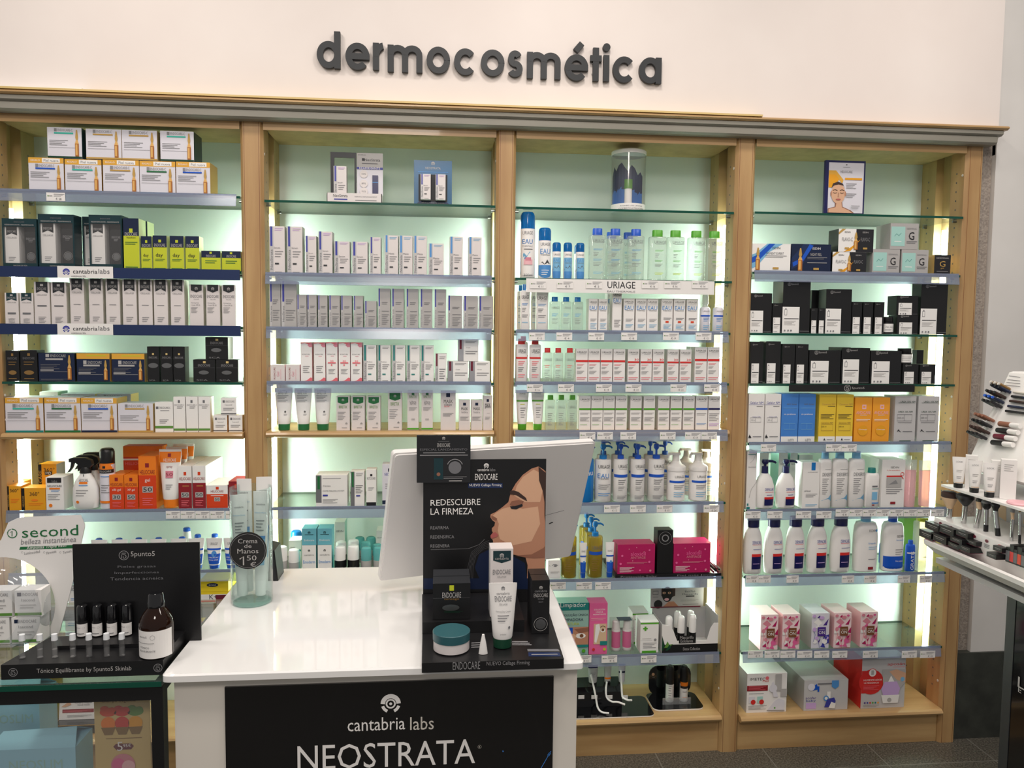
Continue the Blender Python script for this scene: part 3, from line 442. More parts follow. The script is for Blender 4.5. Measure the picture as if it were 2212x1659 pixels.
kinds('''
ucan0;can;thermal_water_spray;spray can;.06;paper capb;tallest thermal water can with pink town drawing;t .45 .68 .7 .05 dim URIAGE|t .45 .55 .7 .07 ublue EAU|t .45 .48 .7 0 dim THERMALE|l .2 .42 .8 .45 1 ink|p sky 0 .3 .2 .38 .4 .33 .6 .4 1 .3 1 0 0 0|p lblue .0 .25 .3 .32 .6 .27 1 .3 1 .05 0 .05|r .2 .2 .8 .28 lpink|r .3 .26 .7 .31 rose|r .1 .04 .9 .13 paper|t .5 .045 .6 0 dim 300ml
ucan1;can;thermal_water_spray;spray can;.05;paper capb;medium thermal water can with mountain drawing;t .5 .67 .75 .06 dim URIAGE|t .5 .53 .8 .1 lblue EAU|t .5 .46 .75 .03 dim THERMALE|r 0 .0 1 .26 lblue|p dim 0 .26 .25 .33 .45 .28 .65 .37 .85 .29 1 .31 1 .24 0 .22|l .2 .05 .8 .18 3 white
ucan2;can;thermal_water_spray;spray can;.035;paper capb;small thermal water can with mountain drawing;t .5 .66 .75 .05 dim URIAGE|r .04 .0 .96 .58 sky|t .5 .5 .8 .09 lblue EAU|t .5 .43 .75 0 dim THERMALE|p dim .04 .26 .25 .33 .45 .28 .65 .37 .85 .29 .96 .31 .96 .2 .04 .22|r .04 0 .96 .2 lblue
uwb;flat;micellar_water_bottle;bottle;.05;clearb blue;clear water bottle with dark blue cap;t .55 .75 .72 .06 dim URIAGE|l .3 .7 .85 .72 1 gray|l .2 .56 .8 .6 2 lblue|l .2 .44 .55 .53 3 gray|l .2 .36 .75 .4 2 lblue|l .2 .25 .75 .33 3 gray|l .2 .1 .8 .15 2 sky
uwg;flat;micellar_water_bottle;bottle;.05;clearb lgreen;clear water bottle with green cap;t .6 .75 .7 .06 dim URIAGE|l .35 .7 .85 .72 1 gray|l .3 .56 .8 .6 2 lgreen|l .3 .44 .55 .53 3 gray|l .3 .36 .75 .4 2 lgreen|l .3 .25 .75 .33 3 gray|l .3 .1 .8 .15 2 lime
uws;flat;travel_bottle;bottle;.04;clearb ublue;small clear travel bottle with blue cap;t .6 .68 .7 .07 dim URIAGE|l .2 .42 .8 .52 3 lblue|l .2 .2 .8 .38 5 gray
uwr;flat;travel_bottle;bottle;.04;clearb red;small clear travel bottle with red cap;t .55 .66 .8 .08 dim URIAGE|l .2 .42 .7 .52 2 coral|l .2 .12 .7 .38 5 gray
uwn;flat;travel_bottle;bottle;.04;clearb lgreen;small clear travel bottle with green cap;t .5 .66 .7 .08 dim URIAGE|l .2 .12 .7 .5 7 gray
ul;flat;lotion_bottle;bottle;.045;paper ublue;white lotion bottle with blue cap;t .5 .72 .8 .08 ink URIAGE|l .3 .65 .85 .67 1 gray|l .15 .54 .8 .6 2 lblue|l .15 .4 .6 .5 3 dim|l .15 .28 .8 .36 2 dim|l .15 .16 .8 .2 1 sky
ulr;flat;lotion_bottle;bottle;.045;paper red;white lotion bottle with red cap and red band;t .55 .72 .7 .08 ink URIAGE|l .4 .66 .85 .68 1 gray|r 0 .54 1 .58 red|l .2 .38 .8 .5 3 coral|l .2 .24 .7 .36 3 dim|l .2 .1 .8 .2 2 coral
ug;tube;cleansing_tube;tube;.035;paper lgreen;white tube with green band and green cap;t .5 .92 .5 .06 dim URIAGE|r 0 .71 1 .75 lgreen|l .3 .62 .7 .67 1 lime|l .3 .3 .8 .58 5 gray
me;mist;mist_bottle;spray bottle;.035;lilac clearw;white mist bottle with clear cap and navy band;t .5 .56 .7 .04 dim URIAGE|r 0 .42 1 .46 blue|l .2 .28 .8 .4 3 lblue|l .2 .06 .8 .2 3 sky
ue;box;cream_carton;cosmetics box;.045;paper pearl;slim white carton with blue EAU lettering;'''+UR+'''t .5 .72 .82 .12 lblue EAU|t .5 .64 .75 .035 dim THERMALE|l .2 .3 .9 .4 3 gray|l .2 .08 .9 .26 4 sky
ue2;box;cream_carton;cosmetics box;.045;paper pearl;wide white carton with blue EAU lettering;'''+UR+'''t .5 .72 .82 .12 lblue EAU|t .5 .64 .75 .035 dim THERMALE|l .2 .3 .9 .4 3 gray|l .2 .12 .9 .24 3 sky
ue3;box;cream_carton;cosmetics box;.045;paper pearl;white EAU carton with small orange patch;'''+UR+'''t .5 .72 .82 .12 lblue EAU|t .5 .64 .75 .035 dim THERMALE|l .2 .36 .9 .44 2 dim|r .38 .28 .66 .33 hred|l .2 .08 .9 .24 4 sky
ue4;box;cream_carton;cosmetics box;.045;paper pearl;taller white EAU carton rising behind the rail;'''+UR+'''t .5 .76 .82 .1 lblue EAU|t .5 .69 .75 .035 dim THERMALE|l .2 .1 .9 .3 5 gray
ur;box;cream_carton;cosmetics box;.045;paper pearl;white carton with red band;'''+UR+'''r 0 .61 1 .67 red|l .08 .5 .7 .56 2 coral|l .08 .4 .5 .47 3 dim|l .08 .25 .7 .36 3 gray|l .08 .08 .9 .18 2 coral
ur3;box;cream_carton;cosmetics box;.045;paper pearl;white carton with red band and red 30;'''+UR+'''r 0 .59 1 .64 red|t .76 .69 .36 .06 red 30|l .08 .5 .7 .55 2 coral|l .08 .4 .5 .47 3 dim|l .08 .25 .7 .36 3 gray|l .08 .08 .9 .18 2 coral
ugc;box;cream_carton;cosmetics box;.045;paper pearl;white carton with green band;'''+UR+'''r 0 .59 1 .645 lgreen|l .08 .46 .9 .52 2 gray|l .08 .25 .9 .38 4 dim|l .08 .14 .7 .17 1 lgreen
ubc;box;cream_carton;cosmetics box;.045;paper pearl;white carton with bright blue band;'''+UR+'''r 0 .59 1 .645 blue|l .08 .42 .9 .5 2 gray|l .08 .14 .9 .2 2 lblue
unc;box;cream_carton;cosmetics box;.045;paper pearl;white carton with navy band;'''+UR+'''r 0 .59 1 .645 navcap|l .08 .25 .9 .5 5 gray|l .08 .1 .9 .2 2 lav
upe;pump;body_lotion_pump;pump bottle;.07;paper ublue;white pump bottle with blue EAU lettering;t .5 .62 .74 .06 ink URIAGE|t .45 .46 .7 .08 ublue EAU|t .45 .41 .65 .03 dim THERMALE|l .15 .22 .9 .32 3 gray|l .15 .1 .9 .17 2 lblue
upx;pump;cleansing_pump;pump bottle;.07;paper blue;blue-banded white pump bottle;t .6 .62 .7 .06 ink URIAGE|l .3 .565 .95 .58 1 gray|r 0 .43 1 .48 blue|l .25 .3 .8 .4 3 dim|l .25 .2 .7 .28 3 gray|l .2 .05 .9 .12 3 gray
upb;pump;shower_pump;pump bottle;.07;ublue blue;solid blue pump bottle beside the monitor;t .6 .5 .6 0 white eau
uca;canist;balm_pump_jar;pump bottle;.07;paper paper;wide white canister with handled white pump;t .6 .5 .6 .05 dim URIAGE|r .05 .375 1 .42 blue|l .25 .24 .9 .34 3 gray|l .25 .08 .9 .2 3 sky
uoil;pump;oil_pump;pump bottle;.07;oil ublue;yellow oil pump bottle with blue pump;t .55 .55 .7 .07 dim URIAGE|r .04 .42 .96 .48 blue|l .2 .12 .7 .36 6 bronze
utu;tube;cream_tube;tube;.035;white blue;slim white tube with blue lower half;t .5 .76 .6 .05 dim URIAGE|r 0 .6 1 .64 blue|r 0 .16 1 .45 blue|c .6 .46 .16 lblue
eye;box;eye_carton;cosmetics box;.05;white;small white carton with sketched eyes;s .03 navy .3 .72 .45 .78 .65 .77 .8 .72|e .58 .7 .14 .04 dim|s .02 navy .1 .74 .16 .68|l .2 .3 .9 .4 2 gray
mag;box;gift_pack;gift box;.15;magenta;magenta gift carton with pink dots;t .55 .68 .4 0 pink aloxidil|t .55 .55 .4 0 rose ANTIAGE|l .25 .33 .8 .4 2 rose|l .06 .05 .45 .24 5 white|c .85 .8 .025 pink|c .12 .62 .03 pink|c .85 .4 .03 pink|c .08 .35 .03 pink|c .6 .12 .025 pink|c .88 .1 .03 rose|c .3 .85 .01 lpink|c .5 .9 .01 lpink|c .7 .75 .01 lpink|c .4 .45 .01 lpink
blkt;box;display_column;display stand;.05;black;tall black column with white double ring;o .5 .82 .4 .05 gray|o .5 .82 .2 .3 gray
lim;box;lens_solution_carton;eye care box;.06;tstone teal;teal and grey lens solution carton;r 0 .86 1 1 teal|t .5 .95 .8 0 white Limpiador|t .58 .77 .8 0 navy SOLUÇÃO ÚNICA|t .5 .68 .66 0 navy LIMPADORA|t .4 .6 .6 0 lime OPNATURA|r 0 .18 1 .54 skin2|r 0 .2 .5 .53 blue|p skin3 .55 .5 1 .53 1 .45 .7 .42|e .75 .37 .16 .05 white|c .78 .37 .06 brown|p skin .2 .2 .5 .2 .62 .38 .5 .42|r 0 .15 1 .2 teal|l .1 .04 .6 .1 2 gray|c .85 .08 .06 lgreen
hid;box;lens_solution_carton;eye care box;.06;pink magenta;pink lens solution carton with eye picture;t .55 .88 .6 0 white SOLUCIÓN|t .55 .83 .4 0 white ÚNICA|t .55 .78 .7 0 white HIDRATANTE|l .1 .66 .9 .72 2 lpink|r .25 .2 .95 .6 beige|p white .3 .25 .4 .22 .6 .5 .55 .6 .35 .58|e .75 .47 .14 .04 white|c .75 .48 .08 brown|s .03 hair .6 .53 .75 .56 .9 .53|r .6 .18 1 .26 teal|c .25 .1 .08 red|c .85 .1 .08 lime
cru;box;lens_kit_carton;eye care box;.09;white;white carton with green cross and green edges;r 0 .92 1 .97 lgreen|r .14 .76 .4 .8 lgreen|r .22 .71 .32 .85 lgreen|l .1 .44 .6 .47 1 gray|s .008 gray 0 .4 .65 .4|l .15 .14 .9 .34 4 gray|r .1 0 .88 .07 lgreen|c .82 .42 .07 gray
''')
FP='r 0 0 .0 0 black|5 .2 .92 .07 silver|t .36 .92 .2 0 silver 5punto5|'
FPL='r {u0} 0 {u1} {v} white|l {a} {b} {c} {d} 3 gray|'
def five(k,u0,u1,v,desc,ic='drop'):
    w=u1-u0; a=f'5 .22 .93 .06 silver|t .42 .93 .26 0 silver 5punto5|r {u0} .0 {u1} {v} white|'
    a+=f'r {u0+.1*w:.3f} {v*.68:.3f} {u0+.27*w:.3f} {v*.9:.3f} gray|r {u0+.125*w:.3f} {v*.7:.3f} {u0+.245*w:.3f} {v*.88:.3f} white|r {u0+.15*w:.3f} {v*.9:.3f} {u0+.22*w:.3f} {v*.95:.3f} gray|l {u0+.1*w:.3f} {v*.5:.3f} {u0+.95*w:.3f} {v*.6:.3f} 1 ink|l {u0+.1*w:.3f} {v*.3:.3f} {u0+.8*w:.3f} {v*.48:.3f} 4 silver|c {u0+.15*w:.3f} {v*.1:.3f} {.05*w:.3f} gray|c {u0+.35*w:.3f} {v*.1:.3f} {.05*w:.3f} gray|c {u0+.52*w:.3f} {v*.1:.3f} {.05*w:.3f} dim|l {min(.8,u1+.02):.2f} .03 .98 .05 1 gray'
    K[k]=('box','skincare_carton','cosmetics box',.055,['black'],desc,a)
five('f1',.0,.6,.56,'broad black carton with large white panel'); five('f2',.08,.8,.52,'slim black carton with small white panel')
five('f3',.0,.62,.5,'tallest black carton with white panel'); five('f4',.1,.72,.62,'low square black carton with white panel')
five('f5',.05,.62,.68,'wide black carton with square white panel'); five('f6',.1,.68,.48,'narrow tall black carton with white panel')
K['f0']=('box','skincare_carton','cosmetics box',.05,['black'],'plain black carton standing behind the row','')
kinds('''
isw;box;ampoule_carton;cosmetics box;.08;white;white ampoule carton with blue smoke print;p sky 0 .1 .15 .2 .45 .7 .8 1 .4 1 .1 .65 0 .6|p blue 0 .3 .2 .42 .5 .85 .6 1 .45 1 .15 .6 0 .5|t .63 .85 .2 .08 ink ISDIN|t .6 .66 .45 .08 dim PIGMENT EXPERT|l .35 .5 .9 .6 2 gray|r .55 .1 .7 .17 gold|a .16 .06 .85
isk;box;ampoule_carton;cosmetics box;.08;navy;black ampoule carton with blue smoke print;p navy2 0 .1 .3 .3 .5 1 .3 1 0 .5|p blue .05 .2 .3 .4 .55 .95 .45 1 .25 .5 .03 .35|t .63 .85 .2 .08 white ISDIN|t .62 .64 .28 .1 silver NIGHT PEEL|l .4 .46 .9 .56 2 gray|l .4 .3 .9 .4 1 silver|r .56 .1 .7 .17 gold|a .22 .06 .85
isg;box;ampoule_carton;cosmetics box;.07;white black;half white half black ampoule carton with gold splash;r .5 0 1 1 ink|p gold 0 .75 .2 1 .1 1 0 .85|p amber .15 0 .4 .25 .62 .55 .5 .3 .35 .05|t .25 .86 .16 .07 ink ISDIN|t .76 .86 .16 .07 silver ISDIN|t .25 .55 .3 .16 gray FLAVO-C|t .76 .55 .26 .16 gray FLAVO-C|r .18 .12 .3 .2 gold|r .7 .12 .82 .2 gold|a .49 .1 .85
ger;box;ampoule_carton;cosmetics box;.06;silver;silver-white carton with mint square;r .03 .12 .52 .87 mint|l .15 .25 .4 .35 1 white|s .012 teal .15 .5 .22 .6 .3 .52 .38 .62|t .75 .8 .36 .06 gray GERMINAL|t .75 .52 .2 .3 ink G|l .58 .22 .95 .34 2 dim
gek;box;ampoule_carton;cosmetics box;.06;black gold;small black carton with gold letter;r 0 0 1 1 ink|t .5 .84 .8 .07 silver GERMINAL|t .5 .55 .36 .28 gold G|t .5 .33 .2 0 gold gold|l .15 .16 .85 .2 1 silver
fj;jar;cream_jar;jar;.045;black black;small black jar with white label;r .02 .12 .98 .6 white|t .5 .4 .7 0 ink PIEL SECA|l .1 .18 .6 .3 2 gray
fj2;jar;cream_jar;jar;.045;black black;black jar stacked on a small carton;r .02 .1 .98 .62 white|l .1 .2 .8 .5 3 gray
gel;box;lotion_carton;cosmetics box;.06;paper;white lotion carton with blue lettering;t .5 .82 .85 .05 violet Gelalur NM|s .015 violet 0 .78 1 .78|l .5 .73 .9 .76 1 dim|t .5 .53 .5 .02 violet Gelalur NM|d .12 .42 .8 .51 dim|s .01 dim .45 .42 .45 .51|t .3 .465 .26 0 dim 200 ml|p ink .02 .1 .1 .17 .14 .12 .22 .1 .14 .14 .18 .09|l .3 .1 .85 .14 1 dim
blu;box;lotion_carton;cosmetics box;.06;bluec;mid-blue lotion carton with white foot;r 0 0 1 .12 white|t .6 .79 .6 .03 dim NM Soleil|l .1 .7 .95 .72 1 sky|t .5 .58 .7 0 white sin parabenos|d .16 .27 .84 .39 sky|s .012 sky .5 .27 .5 .39|t .6 .05 .32 0 dim LETI
yel;box;lotion_carton;cosmetics box;.06;yellow;yellow lotion carton with white foot;r 0 0 1 .12 white|t .55 .8 .8 .04 gold Ceramos NM|l .5 .74 .95 .77 1 ink|l .1 .48 .9 .6 4 ink|d .15 .24 .85 .38 bronze|t .5 .41 .7 0 bronze Ceramos NM|t .3 .33 .3 0 ink 250 ml|p ink .3 .04 .36 .09 .4 .05 .46 .04|l .5 .04 .85 .07 1 dim
ogc;box;lotion_carton;cosmetics box;.06;orang2;orange lotion carton with white emblem;r .42 .74 .66 .84 lpink|r .48 .77 .6 .81 orang2|t .5 .66 .84 .07 lpink ANDICARE|l .3 .59 .7 .62 1 white|l .1 .46 .9 .52 2 white|c .5 .26 .3 amber|t .5 .28 .5 .03 white Omega
ure;box;lotion_carton;cosmetics box;.07;sil2;greyish white carton with green lettering;t .6 .88 .7 .04 dkgreen UREA 10% NM|s .012 dkgreen .15 .855 .95 .855|t .5 .66 .68 .035 dkgreen UREA 10% NM|d .12 .46 .82 .6 dim|s .01 dim .46 .46 .46 .6|t .28 .53 .28 0 dim 500 ml|l .15 .41 .8 .44 1 dim|p ink .12 .22 .2 .28 .24 .23 .34 .21 .24 .25|l .4 .21 .85 .25 1 dim|r .25 .015 .8 .03 dkgreen
cer;box;lotion_carton;cosmetics box;.06;paper;tall pale carton at row start with grey waves;l .1 .93 .9 .97 1 teal|s .03 silver .3 .8 .6 .85 .95 .98|t .5 .73 .8 0 gray CERACREAM|s .04 silver .3 .2 .5 .35 .8 .42 1 .48|r .05 0 .4 .04 teal|r .1 .06 .25 .1 teal
dcp;dermp;body_lotion_pump;pump bottle;.05;paper navcap;rounded white bottle with navy pump;t .66 .4 .5 .06 violet DERMACARE|l .42 .33 .9 .36 1 coral|l .5 .27 .8 .3 1 violet|r .38 .2 .9 .245 red|r .38 .07 .9 .2 navcap
lrp;box;lotion_carton;cosmetics box;.06;paper;white carton with blue ribbon top;r .5 .83 .74 1 ublue|t .6 .79 .6 0 dim LA ROCHE-POSAY|t .3 .38 .4 0 dim LIPIKAR|l .2 .24 .9 .33 3 gray|l .2 .04 .9 .1 2 sky
dex;dexe;emollient_bottle;bottle;.05;paper sky;white bottle with light blue cap and wave;l .4 .68 .9 .7 1 gray|t .6 .6 .8 .06 dim DEXERYL|l .2 .24 .7 .54 9 gray|p sky .15 .13 .95 .13 .95 .24 .7 .18
isb;dexe;body_milk_bottle;bottle;.04;paper teal;small white bottle with teal cap;r .4 .52 .8 .56 dim|l .4 .46 .9 .5 1 teal|r .4 .2 .8 .4 sky|r .4 .1 .95 .13 lblue|r .42 .05 .6 .08 dred
isc;box;hand_cream_carton;cosmetics box;.10;paper;large white carton with red ribbon picture;t .55 .84 .35 .04 ink ISDIN|t .5 .78 .55 .02 red Ureadin|r .2 .64 .85 .67 red|o .88 .7 .07 .3 red|s .03 red .84 .66 .93 .6|r .2 .42 .85 .63 silver|p gray .3 .48 .6 .58 .7 .5|l .2 .28 .9 .4 3 gray|r .4 .07 .62 .12 dred
pkt;softt;gel_tube;tube;.045;pinkg clearw;translucent tube filled with pink gel;o .5 .9 .12 .1 white
dca;derm;body_lotion_bottle;bottle;.06;paper navcap;tall white bottle with navy cap and label;t .62 .57 .5 .06 violet DERMACARE|l .38 .52 .86 .54 1 coral|l .42 .44 .9 .46 1 violet|r .35 .32 .88 .37 red|r .35 .1 .88 .32 navcap|l .42 .17 .8 .22 1 lav
isu;derm2;body_milk_bottle;bottle;.05;paper sky;square-shouldered white bottle with pale blue cap;t .68 .74 .34 .045 dim ISDIN|r .82 .72 1 .76 lblue|t .65 .52 .35 .03 lblue Ureadin|l .5 .4 .9 .47 2 sky|l .5 .22 .85 .25 1 gray|r .5 .05 .74 .1 dred
isn;derm2;bath_gel_bottle;bottle;.06;paper blue;white bottle with broad blue foot;t .72 .64 .34 .045 ink ISDIN|t .72 .57 .4 .03 lblue Nutratopic|l .5 .3 .9 .42 3 gray|r 0 0 1 .28 blue|t .72 .19 .4 .035 white Piel atópica
isr;dexe;travel_bottle;bottle;.03;blue blue;small blue free sample bottle;T .6 .35 .6 .36 white GRATIS|r .02 .58 .98 .62 white
mlk;flat;shower_gel_bottle;bottle;.05;clearw lime;tall translucent milky bottle at row end;l .4 .1 .8 .4 1 silver
grn;box;shampoo_carton;cosmetics box;.05;sage;tall green carton behind the bottles;
ont;box;tissue_gift_carton;gift box;.10;blush lpink;pink flower-print carton with brown square;p rose .1 .75 .35 .85 .6 .72 .4 .65|p magenta .3 .88 .45 .95 .5 .86|p magenta .65 .66 .95 .85 .85 .66|p pink .2 .6 .4 .7 .45 .55|p rose .6 .1 1 .15 1 .4 .7 .35|c .75 .2 .15 pink|c .2 .2 .12 white|p magenta .1 .1 .3 .2 .35 .08|p pink .5 .05 .7 .15 .8 .02|r 0 .42 .25 .5 white|p magenta .8 .45 .98 .6 .98 .42|e .85 .3 .12 .05 rose|e .3 .3 .1 .05 rose|e .15 .55 .1 .06 rose|e .55 .88 .14 .05 rose|e .78 .93 .08 .03 pink|e .12 .93 .1 .04 rose|s .02 coral .1 .2 .2 .4 .12 .5|s .02 coral .45 .02 .4 .2 .5 .34|p magenta .35 .22 .5 .28 .42 .17|p magenta .72 .33 .9 .36 .8 .26|e .4 .07 .09 .025 pink|r .32 .36 .78 .62 brown|t .55 .55 .3 0 white armonía|t .55 .465 .34 .09 white ON
onv;box;tissue_gift_carton;gift box;.10;lilac silver;violet flower-print carton with purple square;p white .1 .75 .35 .85 .6 .72 .4 .65|p purple .3 .88 .45 .95 .5 .86|p purple .65 .66 .95 .85 .85 .66|p white .2 .6 .4 .7 .45 .55|p violet .6 .1 1 .15 1 .4 .7 .35|c .75 .2 .15 white|c .2 .2 .12 white|p violet .5 .05 .7 .15 .8 .02|e .85 .3 .12 .05 lav|e .3 .3 .1 .05 lav|e .15 .55 .1 .06 lav|e .55 .88 .14 .05 lav|e .12 .93 .1 .04 lav|s .02 violet .1 .2 .2 .4 .12 .5|s .02 violet .45 .02 .4 .2 .5 .34|p purple .35 .22 .5 .28 .42 .17|p violet .72 .33 .9 .36 .8 .26|r .32 .36 .78 .62 purple|t .55 .55 .3 0 white armonía|t .55 .465 .34 .09 white ON
ime;box;nebuliser_carton;device box;.20;paper sil2;white device carton with red text panel;t .26 .86 .38 .07 ink IMETEC|c .5 .88 .045 coral|t .46 .81 .14 0 red Med|r 0 .56 .52 .7 dred|l .04 .58 .48 .69 4 coral|l .05 .48 .42 .51 1 dim|r .05 .25 .2 .42 lilac|r .26 .25 .4 .42 mint|c .16 .28 .06 red|c .37 .28 .06 red|l .04 .08 .5 .2 4 gray|r .7 .55 .86 .98 silver|r .84 .4 1 .6 silver|c .65 .62 .1 lilac|p lilac .5 .05 .95 .05 .95 .3 .8 .36 .7 .3|p lilac .6 .75 .65 .8 .78 .4 .66 .4|s .02 gray .5 .06 .95 .05|c .7 .12 .02 lgreen
aco;box;nebuliser_carton;device box;.20;sil2 silver;grey-white baby device carton;t .16 .42 .24 .08 purple acofar|t .16 .32 .22 .09 violet baby|r .05 .06 .28 .26 lav|p blue .18 .78 .28 .88 .32 .7 .2 .66|c .16 .78 .08 lilac|r .3 .62 .34 .8 blue|r .3 .86 .62 .9 dim|p lblue .62 .98 .78 .98 .78 .78 .7 .7 .62 .78|r .52 .4 .6 .62 white|c .5 .4 .06 lblue|c .5 .4 .035 white|p violet .46 .1 .52 .36 .68 .42 .72 .3 .66 .1|p white .56 .08 .62 .28 .72 .22 .7 .06|l .5 .03 .72 .05 1 dim
apo;box;humidifier_carton;device box;.20;sil2 red;tall red and white humidifier carton;t .78 .85 .4 .07 red aposán|l .7 .79 .98 .81 1 coral|r 0 .3 .3 .74 red|c .22 .52 .28 red|c .24 .7 .09 white|o .24 .7 .09 .15 red|r .21 .66 .27 .75 silver|t .25 .56 .42 0 white HUMIDIFICADOR|t .22 .51 .34 0 white ULTRASÓNICO|l .04 .36 .4 .46 4 coral|p silver .46 .76 1 .76 1 .5 .8 .3 .5 .35|p skin .62 .72 .78 .76 1 .68 1 .5 .8 .55|c .93 .56 .05 sky|p lav .45 .38 .52 .52 .8 .52 .88 .38 .84 .24 .5 .24|p white .6 .52 .66 .64 .74 .52|p white .45 .26 .87 .26 .84 .1 .5 .1|c .64 .16 .05 silver|c .08 .12 .02 purple|c .14 .12 .02 violet|c .2 .12 .02 red|c .26 .12 .02 lgreen|c .32 .12 .02 teal|c .38 .12 .02 orang2|l .04 .04 .4 .08 2 gray
''')

# ---------------------------------------------------------------- product shapes
# parts as (name, colour index, [(height, half-width factor, half-depth factor)], exponent)
def cyl(*p): return [(z,s,s) for z,s in p]
SH={
'can':[('body',0,cyl((0,.93),(.01,1),(.735,1),(.745,.97)),2),('cap',1,cyl((.745,.97),(.94,.97),(.98,.88),(1,.7)),2)],
'flat':[('body',0,[(0,.92,.55),(.015,1,.6),(.84,1,.6),(.86,.95,.56),(.872,.58,.4)],5),('cap',1,[(.865,.6,.42),(.99,.58,.4),(1,.54,.36)],3)],
'tube':[('body',0,[(.15,.66,.6),(.17,.7,.62),(.3,.76,.58),(.6,.87,.4),(.95,1,.07),(1,1,.05)],2.2),('cap',1,[(0,.6,.55),(.01,.65,.6),(.15,.68,.62)],2)],
'tubeb':[('body',0,[(.12,.66,.6),(.3,.76,.58),(.6,.87,.4),(.95,1,.07),(1,1,.05)],2.2),('cap',1,[(0,.6,.55),(.12,.66,.62)],2)],
'tubec':[('body',0,[(0,1,.05),(.4,.9,.4),(.8,.72,.5),(.88,.6,.5)],2.2),('cap',1,[(.88,.62,.55),(.97,.62,.55),(1,.45,.4)],2)],
'pump':[('body',0,cyl((0,.94),(.012,1),(.72,1),(.735,.95),(.74,.46)),2),('collar',1,cyl((.74,.46),(.805,.44),(.81,.3)),2),('pump_head',1,'spout',2)],
'dermp':[('body',0,[(0,.8,.5),(.02,.92,.58),(.25,1,.62),(.45,.97,.6),(.62,.7,.5),(.72,.36,.34)],2.3),('collar',1,cyl((.72,.34),(.86,.32),(.862,.2)),2),('pump_head',1,'spout2',2)],
'canist':[('body',0,cyl((0,.9),(.012,.95),(.60,.95),(.61,.93)),2),('lid',0,cyl((.61,1.0),(.68,1.0),(.71,.9),(.74,.6),(.8,.42)),2),('pump_head',0,'handle',2)],
'rollon':[('body',0,cyl((0,.95),(.02,1),(.5,1)),2),('cap',1,cyl((.5,1.0),(.9,.97),(.97,.86),(1,.6)),2)],
'jar':[('body',0,cyl((0,.95),(.02,1),(.68,1),(.7,.85)),2),('lid',1,cyl((.70,.9),(.72,.93),(.99,.93),(1,.9)),2)],
'mist':[('body',0,cyl((0,.95),(.012,1),(.62,1),(.66,.85),(.68,.55)),2),('cap',1,cyl((.68,.55),(.74,.5),(.75,.62),(.96,.55),(1,.5)),2)],
'dexe':[('body',0,[(0,.93,.55),(.015,1,.6),(.8,1,.6),(.86,.88,.5),(.875,.5,.4)],3),('cap',1,[(.875,.55,.45),(.99,.5,.42),(1,.46,.4)],2)],
'derm':[('body',0,[(0,.8,.47),(.015,.9,.54),(.12,.97,.58),(.3,1,.6),(.5,.99,.6),(.64,.92,.57),(.74,.78,.53),(.81,.6,.48),(.84,.5,.42)],2.3),('cap',1,[(.835,.6,.5),(.99,.6,.5),(1,.57,.46)],2.6)],
'derm2':[('body',0,[(0,.9,.5),(.015,.98,.58),(.6,1,.6),(.8,.94,.55),(.87,.78,.48),(.885,.42,.38)],2.8),('cap',1,[(.88,.42,.36),(1,.4,.34)],2)],
'softt':[('body',0,[(.0,.72,.55),(.02,.78,.58),(.5,.88,.4),(.78,.95,.2)],2.2),('crimp',1,[(.78,.95,.2),(.97,1,.06),(1,1,.03)],2.2)],
}
def prof(secs,z):
    for (z0,a0,b0),(z1,a1,b1) in zip(secs,secs[1:]):
        if z<=z1: t=max(0,(z-z0)/(z1-z0)) if z1>z0 else 0; return a0+(a1-a0)*t,b0+(b1-b0)*t
    return secs[-1][1],secs[-1][2]
